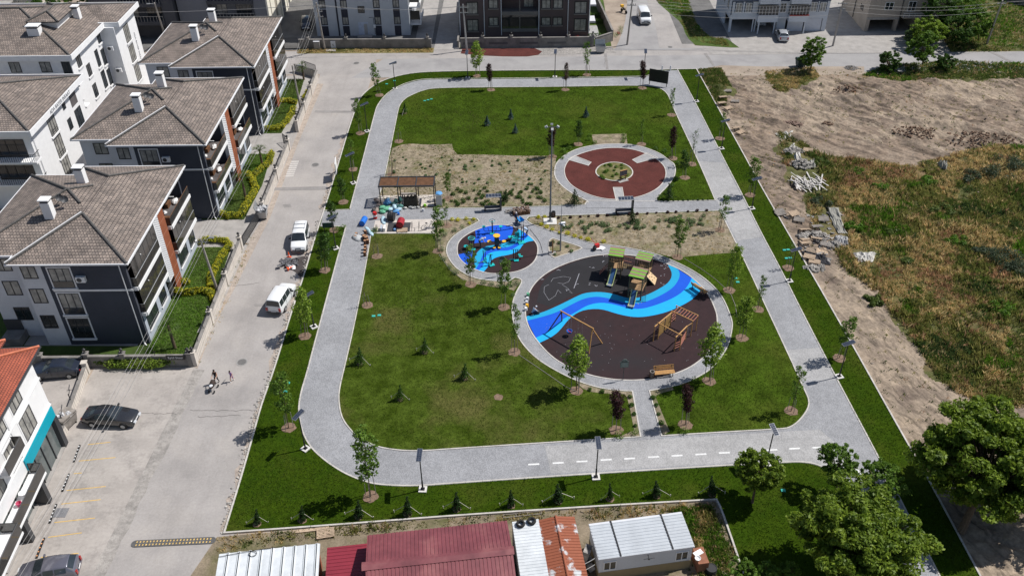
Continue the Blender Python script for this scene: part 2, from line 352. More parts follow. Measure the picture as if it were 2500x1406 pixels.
# left gardens
wsheet('garden_path', [(-60, 62.4), (-29.5, 62.4), (-29.1, 128), (-60, 128)], .030, CONC)
for y0, y1 in ((62.9, 81.8), (87.4, 103.2), (109.0, 126.6)):
 wsheet('garden_lawn', [(-36, y0), (-31, y0), (-30.6, (y0 + y1) / 2), (-31.1, y1), (-36, y1)], .042, GARD)
wsheet('garden_lawn', [(-60, 62.9), (-34, 62.9), (-34, 65), (-60, 65.6)], .050, M('garden_grass_painted_shade', (.05, .085, .015), 1, .3, .5, fine=.3, fs=8))  # darker copy of the garden grass, wall shade painted into its colour
wsheet('garden_lawn', [(-60, 62.9), (-47, 62.9), (-47, 84), (-60, 84)], .046, GARD)
wsheet('garden_lawn', [(-30.9, 67), (-29.8, 67), (-29.8, 62.8), (-30.9, 62.8)], .046, GARD)
# ---------------------------------------------------------------- park
OUT = [(548, 1302), (590, 1165), (619.5, 1060), (640, 985), (670.7, 902), (713, 760), (745, 667), (771, 576), (792, 514), (833, 380), (845, 338), (867, 270), (879, 239), (910, 212), (941, 196), (990, 183), (1047, 177), (1240, 174), (1590, 173), (1654, 171.5), (1700, 170.5), (1826, 398), (1860, 462), (2038, 768), (2223.4, 1100), (2241.7, 1128), (2330, 1290), (2420, 1460), (1830, 1460), (1805, 1371), (1760, 1242), (1748.6, 1220.7), (1518, 1233.5), (1120, 1259), (815.7, 1283)]
o3 = [(p.x, p.y) for p in PP(OUT)]
struct(MB().prism(chaikin(o3, 2, ang=40), 0, .10).obj('park_lawn', GRASSE))
PAVO = [(2340, 1500), (2293, 1406), (2187, 1200.6), (2159.6, 1149), (2135, 1100), (2044, 930), (1956, 760), (1902.7, 653), (1860, 575), (1809, 471), (1770.5, 398), (1695, 247.5), (1654, 172), (1600, 173.5), (1587, 186), (1567, 189), (1260, 193), (1061, 194), (1024, 196), (990, 205), (961, 219), (938.5, 236), (921.5, 259), (915.8, 276), (884.5, 398), (854.6, 512), (791, 516), (782, 553), (844.7, 555), (790, 760), (767, 845), (750, 911), (736, 956), (730, 990), (730.4, 1011.7), (736, 1048.7), (756, 1091), (793, 1125.5), (841, 1157), (889.6, 1176.6), (926.6, 1184.6), (1012, 1188), (1120, 1179.5), (1458.5, 1156.7), (1740, 1139), (1892, 1130.6), (1971, 1127.6), (2018, 1144), (2062, 1178), (2080.5, 1200.6), (2150, 1334), (2240, 1500)]
pv = chaikin(PP(PAVO, .1), 2)
struct(MB().poly([(x, y, .104) for x, y in pv]).obj('park_path', PAVE))
pale = [[(1330, 1090), (2000, 1050), (2060, 1100), (2100, 1150), (2050, 1160), (1971, 1120), (1345, 1158)], [(1928, 930), (2040, 930), (2000, 850), (1890, 860)], [(1700, 395), (1768, 400), (1860, 580), (1800, 590)]]
for i, q in enumerate(pale):
 struct(MB().poly([(x, y, .106 + i * .0005) for x, y in chaikin(PP(q), 1)]).obj('path_worn_patch', PAVE2))
ISL = []
def island(name, px, mat, z=.12, kerb=True, ch=2, kw=.11):
 w = chaikin(PP(px), ch); ISL.append(w)
 struct(MB().prism(w, .10, z).obj(name, mat))
 if kerb: struct(MB().ribbon(w, kw, .10, z + .035, True).obj('kerb', KERB))
 return w
I1 = [(935.7, 448), (950, 380), (947, 398), (971, 276), (975.5, 259), (987, 244.6), (1004, 234.6), (1032, 223), (1063.7, 216.7), (1240, 215), (1382, 214), (1524, 211), (1581, 212), (1604, 214.7), (1621, 223), (1632.5, 236), (1644, 267), (1706, 398), (1746, 491.5), (1607, 494.6), (1434, 492), (1427.7, 502), (1294, 507.4), (1086, 511.5), (918, 511), (926, 480)]
I1.remove((950, 380))
island('lawn_north', I1, GRASS)
I2 = [(1757.6, 516.5), (1823, 650), (1873.8, 760), (1922.4, 863.4), (1965, 957.6), (1974, 976), (1974, 997), (1952.8, 1027.6), (1928.5, 1045.8), (1905, 1049), (1760, 1057), (1615, 1065.8), (1585, 956), (1646, 945), (1689, 930.6), (1734, 905), (1760, 876.6), (1780, 840), (1788, 800), (1786, 780), (1766, 730), (1737.7, 695.7), (1695, 664), (1638, 636), (1592.7, 619), (1487, 599), (1456, 599), (1410.6, 586), (1314, 556), (1294, 548), (1284.7, 539), (1291, 532), (1314, 530), (1365, 528.5)]
island('lawn_east', I2, GRASS)
I3 = [(906, 572), (896, 636), (869, 778), (844, 888), (830, 945), (827, 973), (831, 1007.4), (841, 1033), (870, 1066), (901, 1084), (938, 1097), (1012, 1104), (1120, 1096), (1563.7, 1068), (1543.8, 956.8), (1512.5, 956), (1461, 949), (1404, 930.6), (1347.5, 902), (1305, 873.8), (1273.6, 839.6), (1259.4, 811), (1251, 777), (1250, 750), (1257, 721), (1275.5, 690), (1271, 683), (1257, 680), (1240, 690), (1174.6, 686), (1137.6, 673), (1109, 653), (1092, 627), (1089, 607.5), (1098, 587.6), (1120.6, 567.7), (1154.7, 550.6), (1170, 542), (1164.7, 536), (1149, 535), (1092, 539), (1060, 540), (1060, 572)]
island('lawn_south', I3, GRASSD)
I4 = [(1341, 587.6), (1349.5, 584), (1410.6, 602), (1420.6, 607.5), (1413.5, 613), (1354, 631.7), (1342, 624.6), (1339.5, 607.5)]
island('planting_bed', I4, DIRTB)
# soil beds lying in the lawns
BEDS = []
def bed(name, px, mat=DIRTB, z=.126, ch=1, jit=.0):
 w = chaikin(PP(px), ch); rr = random.Random(len(w)); BEDS.append(w)
 struct(MB().prism([(x + rr.uniform(-jit, jit), y + rr.uniform(-jit, jit)) for x, y in w], .11, z).obj(name, mat))
bed('planting_bed', [(936, 450), (958, 364), (990, 352.7), (1050, 356), (1103, 354), (1106, 368), (1118, 380), (1180, 379), (1260, 382.6), (1340, 382.6), (1358, 385), (1356, 400), (1356, 434), (1368, 454), (1399, 476.7), (1434, 489), (1427.7, 500), (1294, 505.4), (1086, 509), (1063, 509), (920, 508)], jit=.05)
bed('planting_bed', [(1444.8, 331), (1528.7, 328.5), (1531.5, 354), (1449, 355)])
bed('planting_bed', [(1759, 518.5), (1802, 610), (1806, 618), (1750, 622), (1700, 626), (1649.6, 633), (1592, 617.5), (1487, 597.5), (1456, 597), (1410.6, 584), (1314, 554.5), (1296, 547), (1288, 539), (1293, 534), (1315, 531.6), (1365, 530)], jit=.03)
bed('planting_bed', [(1060.5, 541), (1092, 541), (1149, 537), (1163, 538), (1166, 542), (1152, 549), (1119, 566), (1096, 586), (1087, 607), (1090, 628), (1107, 654), (1136, 675), (1174, 688), (1240, 692), (1256, 684), (1270, 685), (1272, 690), (1254, 712), (1236, 706), (1175, 699), (1132, 686), (1098, 658), (1073, 622), (1061, 573)], jit=.05)
bed('planting_bed', [(1404, 932.5), (1461, 951), (1512.5, 958), (1542, 958.8), (1561.5, 1067), (1505, 1071), (1530, 1060), (1548, 1052), (1533, 975), (1524, 964), (1480, 963), (1430, 957)])
bed('planting_bed', [(1587, 957.5), (1640, 947), (1646, 953), (1612, 962), (1600, 970), (1620, 1020), (1635, 1055), (1617, 1064)])
RED_C = [(1378, 411), (1377.5, 424), (1382, 440), (1399, 459.6), (1439, 479.5), (1481.8, 489.5), (1524.4, 489.5), (1567, 482), (1604, 465), (1624, 442.6), (1626.8, 417), (1612.6, 397), (1578.5, 377), (1538.6, 365.5), (1496, 362.6), (1453, 367), (1410.6, 379.7), (1388, 392.5)]
RING = [(1354, 414), (1359.5, 398), (1382, 378), (1422, 361), (1487.5, 352.7), (1553, 355.5), (1610, 375.4), (1634, 395), (1647, 403), (1649.6, 425.5), (1638, 448), (1607, 479.5), (1601, 489.5), (1607, 494.6), (1607, 510), (1430, 510), (1434, 492), (1399, 476.7), (1368, 454), (1354, 434)]
w = chaikin(PP(RING), 2); BEDS.append(w); struct(MB().prism(w, .12, .132).obj('path_ring', PAVE))
wk = chaikin(PP([(1436, 498), (1433.4, 492), (1399, 476.7), (1368, 454), (1354, 434), (1354, 414), (1359.5, 398), (1382, 378), (1422, 361), (1487.5, 352.7), (1553, 355.5), (1610, 375.4), (1634, 395), (1647, 403), (1649.6, 425.5), (1638, 448), (1607, 479.5), (1601, 489.5), (1607, 494.6)]), 2, False)
struct(MB().ribbon(wk, .13, .10, .16).obj('kerb', KERB))
w = chaikin(PP(RED_C), 2); struct(MB().prism(w, .12, .140).obj('red_crumb_floor', REDG)); struct(MB().ribbon(w, .12, .10, .165, True).obj('kerb', KERB))
for q in ([(1386, 392.4), (1403, 383), (1443, 399), (1436, 407)], [(1544, 393), (1580, 376), (1605, 388), (1555.7, 401)], [(1497, 460.5), (1518.7, 460.5), (1524, 491), (1504, 492)]):
 q = PP(q); struct(MB().prism(q, .12, .148).obj('path_spoke', PAVE2)); struct(MB().ribbon([(p.x, p.y) for p in q], .1, .1, .172, True).obj('kerb', KERB))
w = chaikin(PP([(1453, 421), (1462, 408), (1480, 401), (1500, 398.5), (1522, 402), (1540, 412), (1545.7, 424), (1540, 435), (1524, 442), (1501.7, 445.4), (1478, 441), (1459, 433)]), 2)
struct(MB().prism(w, .12, .16).obj('planting_bed', M('bed_grassy', (.15, .14, .05), 1, .3, 1.2, b=1, bs=8, fine=.3, c2=(.09, .10, .025), c3=(.3, .25, .16), s3=.8))); struct(MB().ribbon(w, .14, .10, .19, True).obj('kerb', KERB))
# playground floors
BIG = [(1487.5, 622.6), (1439, 627.5), (1382, 644.5), (1339.5, 664.4), (1311, 687), (1294, 710), (1283.5, 741), (1282, 772.5), (1290.7, 802.7), (1313.4, 838), (1347.5, 873.8), (1384.5, 896.5), (1433, 916.4), (1489.7, 928), (1546.6, 930.7), (1603.5, 926), (1660, 911), (1703, 888), (1737, 854), (1752, 817), (1751, 783), (1749, 764), (1732, 724), (1709, 696), (1666.6, 661.6), (1610, 639), (1592, 633), (1540, 624.5)]
SMA = [(1115.7, 608), (1119, 592.5), (1134, 578), (1158, 564.7), (1184.6, 555), (1218.5, 550), (1245, 552.6), (1271.7, 562), (1293.5, 578), (1308, 592.5), (1314, 607), (1311.6, 628.8), (1299.5, 647), (1275, 661.5), (1245, 668.7), (1209, 671), (1178.6, 667), (1148.4, 655.4), (1126.6, 639.7), (1117, 625)]
def floor(px, name, mat):
 w = chaikin(PP(px), 2); struct(MB().prism(w, .10, .112).obj(name, mat)); struct(MB().ribbon(w, .12, .10, .135, True).obj('kerb', KERB)); return w
WB = floor(BIG, 'rubber_floor', RUBB); WS = floor(SMA, 'rubber_floor', RUBB)
def clip_in(pts, poly, shr=.06):
 cx = sum(p[0] for p in poly) / len(poly); cy = sum(p[1] for p in poly) / len(poly); out = []
 for p in pts:
  d = Vector((p[0] - cx, p[1] - cy)); a = math.atan2(d.y, d.x); best = 1e9
  for i in range(len(poly)):
   u = Vector((poly[i][0] - cx, poly[i][1] - cy)); v = Vector((poly[(i + 1) % len(poly)][0] - cx, poly[(i + 1) % len(poly)][1] - cy))
   e = v - u; den = d.x * e.y - d.y * e.x
   if abs(den) < 1e-9: continue
   t = (u.x * e.y - u.y * e.x) / den; s = (u.x * d.y - u.y * d.x) / den
   if t > 0 and -1e-6 <= s <= 1 + 1e-6: best = min(best, t)
  k = min(1.0, best - shr / max(d.length, .1)); out.append((cx + d.x * k, cy + d.y * k))
 return out
def band(a, bq, poly, name, mat, z):
 A = chaikin(PP(a), 2, False, 80); B = chaikin(PP(bq), 2, False, 80)
 def res(L, n=44):
  L = [Vector(p) for p in L]; s = [0]
  for i in range(1, len(L)): s.append(s[-1] + (L[i] - L[i - 1]).length)
  out = []
  for k in range(n):
   t = s[-1] * k / (n - 1); i = max(j for j in range(len(s)) if s[j] <= t + 1e-9); i = min(i, len(L) - 2)
   out.append(L[i].lerp(L[i + 1], (t - s[i]) / max(1e-9, s[i + 1] - s[i])))
  return out
 A, B = res(A), res(B); A = clip_in(A, poly); B = clip_in(B, poly); n = len(A)
 mb = MB(); mb.add([(x, y, z) for x, y in A + B], [(i, i + 1, n + i + 1, n + i) for i in range(n - 1)]); struct(mb.obj(name, mat))
b0 = [(1630, 648), (1642, 670), (1635, 690), (1610, 707), (1575.6, 724), (1550, 731), (1523, 728), (1496, 718.5), (1462, 714), (1425, 717), (1399, 730), (1359.5, 749.7), (1319.6, 766.8), (1276, 776)]
b1 = [(1652, 655), (1660, 668), (1658, 683), (1644, 704), (1618, 721), (1581, 738), (1550, 744), (1523, 741), (1496, 732.7), (1462, 725.6), (1433.4, 728.4), (1405, 739.8), (1362, 764), (1319, 777), (1277, 787)]
b2 = [(1690, 680), (1675, 707), (1649.6, 727), (1610, 744), (1567, 757), (1536, 755.4), (1490, 742.6), (1462, 740.6), (1433, 747), (1399, 768), (1370, 783), (1352, 803), (1336, 814), (1300, 830)]
b3 = [(1716, 700), (1703.6, 721), (1683.7, 738), (1638, 761), (1595.5, 772.5), (1553, 777.6), (1510, 769.6), (1467.5, 755.4), (1433.4, 757), (1410.6, 764), (1388, 781), (1367.5, 808), (1347.5, 825), (1308, 843)]
band(b0, b1, WB, 'rubber_floor_teal', RCY, .116); band(b1, b2, WB, 'rubber_floor_royal', RBL, .116); band(b2, b3, WB, 'rubber_floor_sky', RLB, .116)
def zs(L): return [(1100 + x / 8.27, 520 + y / 8.27) for x, y in L]
t0 = zs([(1380, 300), (1340, 400), (1270, 500), (1200, 590), (1050, 640), (850, 670), (700, 690), (570, 770), (500, 870), (480, 980), (490, 1140)])
t1 = zs([(1480, 380), (1440, 480), (1400, 560), (1250, 680), (1100, 720), (950, 710), (800, 720), (700, 800), (640, 880), (600, 1000), (500, 1170)])
t2 = zs([(1620, 440), (1500, 540), (1400, 660), (1200, 780), (1000, 780), (850, 800), (720, 860), (690, 950), (690, 1020), (620, 1130), (540, 1190)])
t3 = zs([(1740, 570), (1520, 600), (1440, 680), (1380, 790), (1200, 860), (950, 900), (830, 960), (780, 1060), (720, 1150), (640, 1230)])
band(t0, t1, WS, 'rubber_floor_teal', RCY, .116); band(t1, t2, WS, 'rubber_floor_royal', RBL, .116); band(t2, t3, WS, 'rubber_floor_sky', RLB, .116)
q = clip_in(chaikin(PP(zs([(480, 360), (520, 480), (490, 560), (480, 630), (620, 610), (900, 600), (1100, 560), (1220, 480), (1260, 380), (1275, 270), (980, 235), (700, 275)])), 1), WS)
struct(MB().poly([(x, y, .1145) for x, y in q]).obj('rubber_floor_royal', RBL))
q = clip_in(chaikin(PP(zs([(120, 860), (280, 830), (450, 770), (440, 880), (400, 1000), (330, 1100), (220, 1000), (150, 930)])), 1), WS)
struct(MB().poly([(x, y, .1145) for x, y in q]).obj('rubber_floor_royal', RBL))
q = chaikin(PP([(1445, 629), (1480, 626), (1525, 640), (1560, 700), (1540, 722), (1495, 712), (1425, 712), (1395, 724), (1340, 750), (1310, 740), (1318, 700), (1345, 668), (1390, 645)]), 2)
struct(MB().poly([(x, y, .1143) for x, y in q]).obj('rubber_floor_charcoal', RUBK))
HOLES = []
# pads of concrete
def pad(px, z=.13, mat=None, zb=.1): return struct(MB().prism(PP(px), zb, z).obj('concrete_pad', mat or M('pale_concrete_pad', (.55, .50, .45), .9, .1, 1.2, fine=.12, fs=9)))
pad([(916, 541), (1058, 537), (1060, 570), (910, 572)], .135)
pad([(920, 508), (1062, 506), (1064, 478), (926, 480)], .135)
# hatch covers, kerbs round the park
struct(MB().ribbon(chaikin(o3, 2, ang=40), .14, 0, .16, True).obj('kerb', KERB))
struct(MB().ribbon(chaikin(PP(PAVO[:13]), 2, False), .12, .08, .135).obj('kerb', KERB))
struct(MB().ribbon(chaikin(PP(PAVO[13:26]), 2, False), .12, .08, .135).obj('kerb', KERB))
struct(MB().ribbon(PP([(853, 513.5), (791, 516)]), .12, .08, .135).obj('kerb', KERB))
struct(MB().ribbon(PP([(782, 553), (843, 555)]), .12, .08, .135).obj('kerb', KERB))
struct(MB().ribbon(chaikin(PP(PAVO[28:]), 2, False), .12, .08, .135).obj('kerb', KERB))
# markings
PAINT = M('road_paint_white', (.75, .75, .74), .8, .1, 3, fine=.2, fs=12)
PAINTY = M('road_paint_yellow', (.72, .46, .12), .9, .15, 2, fine=.25, fs=10)
mk = MB()
for px, py in [(1303, 1135), (1362.5, 1131.6), (1420.5, 1128), (1479.5, 1124), (1536.7, 1121), (1595, 1117), (1652.6, 1113.8), (1710.7, 1110.5), (1768, 1107), (1831, 1102.7), (1884, 1100), (1939, 1096.6), (1996, 1094)]:
 c = P(px, py); mk.cbox((c.x, c.y, .111), (.92, .17, .004), rz=R(3.2))
c = P(2095.7, 1153.5); mk.cbox((c.x, c.y, .111), (.9, .17, .004), rz=R(100))
struct(mk.obj('path_marking', PAINT))
mk = MB()
for a, bq in [((215, 1085), (270, 1079)), ((193, 1125), (282, 1116.5)), ((180, 1156), (200, 1154)), ((162, 1197), (258, 1187)), ((150, 1230), (246, 1219)), ((133, 1275), (232, 1264)), ((118, 1311), (200, 1300)), ((100, 1360), (192, 1350))]:
 mk.ribbon([P(*a), P(*bq)], .07, .016, .020)
struct(mk.obj('parking_marking', PAINTY))
mk = MB()
for i in range(8):
 t = i / 7; c = P(720 - 13 * t, 395 + 35 * t); mk.cbox((c.x, c.y, .016), (1.0, .32, .004), rz=R(4))
struct(mk.obj('road_marking', M('worn_paint', (.55, .52, .49), .9, .1, 4, fine=.2, fs=8)))
# repair patches and cracks
DK = M('asphalt_repair', (.27, .255, .245), .95, .15, 1, fine=.15, fs=6)
mk = MB()
for a in ([(620, 742), (690, 738), (700, 742), (622, 748)], [(770, 270), (862, 271), (860, 275), (768, 275)], [(640, 459), (800, 455), (800, 463), (642, 466)], [(1480, 120), (1486, 172), (1480, 172), (1474, 122)], [(1725, 130), (1745, 160), (1740, 162), (1718, 131)], [(690, 500), (708, 498), (712, 505), (694, 507)], [(2400, 114), (2470, 150), (2462, 151), (2392, 116)]):
 mk.poly(PP(a, .028))
struct(mk.obj('asphalt_repair', DK))
def crack(px, w=.035, z=.024, sd=1):
 rr = random.Random(sd); W = [Vector((p.x, p.y)) for p in PP(px)]; out = []
 for i in range(len(W) - 1):
  for k in range(10):
   p = W[i].lerp(W[i + 1], k / 10); out.append((p.x + rr.uniform(-.09, .09), p.y + rr.uniform(-.09, .09)))
 return MB().ribbon(out, w, z - .004, z)
mk = MB()
for i, q in enumerate([[(462, 1001), (560, 1003), (640, 1000)], [(340, 1008), (440, 1010)], [(480, 1018), (600, 1013)], [(560, 700), (640, 690)], [(1640, 95), (1690, 115), (1800, 130)], [(600, 1140), (560, 1270)], [(1480, 122), (1474, 170)], [(880, 180), (960, 170)], [(1600, 20), (1624, 110)]]):
 t = crack(q, sd=i); mk.add(t.v, t.f)
struct(mk.obj('asphalt_crack', M('crack_dark', (.13, .12, .115), 1, .2, 2)))
# dusty edge along the street kerb: rubble line
ro = MB(); rr = random.Random(5)
for i in range(330):
 t = rr.random(); k = t * 8; a = [(548, 1302), (590, 1165), (619.5, 1060), (640, 985), (670.7, 902), (713, 760), (745, 667), (771, 576), (833, 380)]
 j = min(int(k), 7); px = a[j][0] + (a[j + 1][0] - a[j][0]) * (k - j); py = a[j][1] + (a[j + 1][1] - a[j][1]) * (k - j)
 p = P(px, py); s = rr.uniform(.04, .13)
 ro.blob((p.x - .12 - abs(rr.gauss(0, .22)), p.y, .02 + s * .4), (s, s * rr.uniform(.6, 1), s * .6), 6, 4, .3, rr)
o = ro.obj('rubble', M('kerb_rubble', (.50, .47, .43), .95, .3, 1.5, fine=.2)); o['kind'] = 'stuff'; o['label'] = 'loose stones and rubble along the street kerb'; o['category'] = 'rubble'
dz = MB(); rr = random.Random(9)
for (a, bq) in (((553, 1297), (713, 765)), ((713, 760), (771, 580)), ((792, 512), (845, 338))):
 A, B = P(*a), P(*bq); n = 26; Lh = []; Rh = []
 for i in range(n + 1):
  p = A.lerp(B, i / n); Rh.append((p.x, p.y)); Lh.append((p.x - rr.uniform(.25, .9), p.y))
 dz.poly([(x, y, .0175) for x, y in Rh + Lh[::-1]])
struct(dz.obj('street_dust', M('dust', (.40, .34, .29), 1, .2, 1.5, b=.4, fine=.25, fs=6)))
dz = MB()
for q in ([(470, 893), (500, 800), (560, 690), (610, 585), (625, 560), (650, 520), (720, 340), (775, 205), (790, 205), (730, 345), (660, 530), (575, 700), (520, 800), (482, 900)],):
 dz.poly(PP(q, .0175))
struct(dz.obj('street_dust', M('dust', (.40, .34, .29))))
# yard south of the park and dirt on the right
bed2 = lambda n, q, z, m: struct(MB().poly([(x, y, z) for x, y in chaikin(PP(q), 1)]).obj(n, m))
bed2('yard_ground', [(530, 1310), (1120, 1262), (1518, 1237), (1746, 1224), (1757, 1245), (1803, 1372), (1830, 1500), (400, 1500)], .012, M('yard_soil', (.26, .21, .15), 1, .25, .5, b=1, bs=4, fine=.35, fs=6, c2=(.17, .14, .09), c3=(.13, .13, .05), s3=.35))
bed2('dark_path_patch', [(745, 690), (752, 625), (722, 628), (700, 640), (695, 655), (715, 658)], .020, M('fresh_asphalt', (.07, .06, .058), .95, .2, 1, fine=.2))
# ================================================================ BUILDINGS
def fbox(mb, face, pos, u0, u1, d0, d1, z0, z1):
 if face == 'S': mb.box(u0, u1, pos - d1, pos - d0, z0, z1)
 elif face == 'N': mb.box(u0, u1, pos + d0, pos + d1, z0, z1)
 elif face == 'E': mb.box(pos + d0, pos + d1, u0, u1, z0, z1)
 elif face == 'W': mb.box(pos - d1, pos - d0, u0, u1, z0, z1)
def win(par, face, pos, u0, u1, z0, z1, fm=None, nm=2, sill=None, trim=None, pane=None, tw=.14, rail=False):
 fm = fm or DGREY; f = MB(); t = .07
 fbox(f, face, pos, u0, u1, -.05, .05, z0, z0 + t); fbox(f, face, pos, u0, u1, -.05, .05, z1 - t, z1)
 fbox(f, face, pos, u0, u0 + t, -.05, .048, z0 + t, z1 - t); fbox(f, face, pos, u1 - t, u1, -.05, .048, z0 + t, z1 - t)
 for i in range(1, nm):
  c = u0 + (u1 - u0) * i / nm; fbox(f, face, pos, c - t * .5, c + t * .5, -.05, .044, z0 + t, z1 - t)
 if rail:
  for k in (.35, .65): fbox(f, face, pos, u0 + .02, u1 - .02, .10, .125, z0 + k, z0 + k + .03)
 o = f.obj('window', fm, par)
 g = MB(); fbox(g, face, pos, u0 + t, u1 - t, -.03, .012, z0 + t, z1 - t); g.obj('pane', pane or GLASS, o)
 if trim:
  q = MB(); fbox(q, face, pos, u0 - tw, u1 + tw, -.02, .035, z1 + .002, z1 + tw); fbox(q, face, pos, u0 - tw, u0 - .002, -.02, .033, z0, z1); fbox(q, face, pos, u1 + .002, u1 + tw, -.02, .033, z0, z1); q.obj('surround', trim, o)
 if sill:
  q = MB(); fbox(q, face, pos, u0 - tw - .05, u1 + tw + .05, -.02, .16, z0 - .2, z0 - .003); q.obj('sill', sill, o)
 return o
PANE2 = M('pane_with_blind', (.33, .32, .29), .25, .25, 1.5, spec=.6, c2=(.16, .16, .155))
def hip(mb, x0, x1, y0, y1, z, p, th=.12):
 """closed hip roof with uv in metres (u along the eave, v up the slope)"""
 w, d = x1 - x0, y1 - y0; h = min(w, d) / 2
 if w < d: a = ((x0 + x1) / 2, y0 + h, z + h * p); b = ((x0 + x1) / 2, y1 - h, z + h * p)
 else: a = (x0 + h, (y0 + y1) / 2, z + h * p); b = (x1 - h, (y0 + y1) / 2, z + h * p)
 c = [(x0, y0, z), (x1, y0, z), (x1, y1, z), (x0, y1, z)]; k = math.sqrt(1 + p * p)
 def uvof(pt, ax, ed, sg): return ((pt[0] if ax == 0 else pt[1]), abs((pt[1] if ax == 0 else pt[0]) - ed) * k)
 if w < d: F = [((c[0], c[1], a), 0, y0), ((c[1], c[2], b, a), 1, x1), ((c[2], c[3], b), 0, y1), ((c[3], c[0], a, b), 1, x0)]
 else: F = [((c[0], c[1], b, a), 0, y0), ((c[1], c[2], b), 1, x1), ((c[2], c[3], a, b), 0, y1), ((c[3], c[0], a), 1, x0)]
 for pts, ax, ed in F: mb.add(pts, [tuple(range(len(pts)))], [[uvof(q, ax, ed, 1) for q in pts]])
 lo = [(x, y, z - th) for x, y, _ in c]
 mb.add(c + lo, [(0, 4, 5, 1), (1, 5, 6, 2), (2, 6, 7, 3), (3, 7, 4, 0), (4, 7, 6, 5)], [[(0, 0)] * 4] * 5)
 return a, b, c
class RC:
 def __init__(s): s.l = []
 def obj(s, name, mat, par): [m_.obj(name, mat, par) for m_ in s.l]
def ridge_caps(mb, p, q, n=None, r=.13, off=.05):
 if isinstance(mb, RC): mb.l.append(MB()); mb = mb.l[-1]
 p, q = Vector(p), Vector(q); L = (q - p).length; n = n or max(2, int(L / .38)); d = (q - p) / n
 for i in range(n):
  a = p + d * i + Vector((0, 0, off)); e = a + d * 1.12 + Vector((0, 0, .02)); mb.tube([a, e], [r, r * .82], 6)
def gutter(mb, x0, x1, y0, y1, z, w=.1, h=.14):
 mb.box(x0 - w, x1 + w, y0 - w, y0, z - h, z + .01); mb.box(x0 - w, x1 + w, y1, y1 + w, z - h, z + .01)
 mb.box(x0 - w, x0, y0, y1, z - h, z + .01); mb.box(x1, x1 + w, y0, y1, z - h, z + .01)
def chimney(par, x, y, z0, z1, w=.95, d=.75):
 c = MB().box(x - w / 2, x + w / 2, y - d / 2, y + d / 2, z0, z1 - .35).obj('chimney', WHITE, par)
 MB().box(x - w / 2 + .06, x + w / 2 - .06, y - d / 2 + .06, y + d / 2 - .06, z1 - .35, z1 - .12).obj('vent_slot', BLACK, c)
 MB().box(x - w / 2 - .07, x + w / 2 + .07, y - d / 2 - .07, y + d / 2 + .07, z1 - .12, z1).obj('cap', WHITE, c)
 return c
def ac_unit(par, face, pos, u, z):
 b = MB(); fbox(b, face, pos, u - .42, u + .42, .06, .38, z - .3, z + .3); o = b.obj('air_conditioner', WHITE, par)
 g = MB(); c = (u - .1, pos - .385, z) if face == 'S' else (pos + .385, u - .1, z); e = (c[0], c[1] - .015, c[2]) if face == 'S' else (c[0] + .015, c[1], c[2])
 g.tube([c, e], .23, 14); g.obj('fan_grille', DGREY, o); return o
def dish(par, x, y, z, r=.34):
 b = MB(); b.lathe((0, 0, 0), [(.02, 0), (r * .5, .04), (r, .16)], 14); b.lathe((0, 0, 0), [(r, .16), (r * .5, .055), (.02, .015)], 14); b.tube([(0, 0, .02), (0, 0, -.25), (0, -.1, -.7)], .03, 6); b.tube([(0, r, .15), (0, .1, .42)], .015, 5)
 o = b.obj('satellite_dish', DGREY, par); o.location = (x, y, z); o.rotation_euler = (R(55), 0, R(30)); return o
ROOF_A = ROOF
LATT = M('white_panel', (.75, .75, .76), .7, .05, 2)
GREYR = M('pale_blue_grey_render', (.42, .46, .52), .9, .08, .6, fine=.06, fs=5)
SMK2 = M('smoked_balcony_glass', (.040, .038, .036), .07, .3, .7, spec=.7)
INTER = M('balcony_interior', (.11, .10, .10), .7, .3, .8)
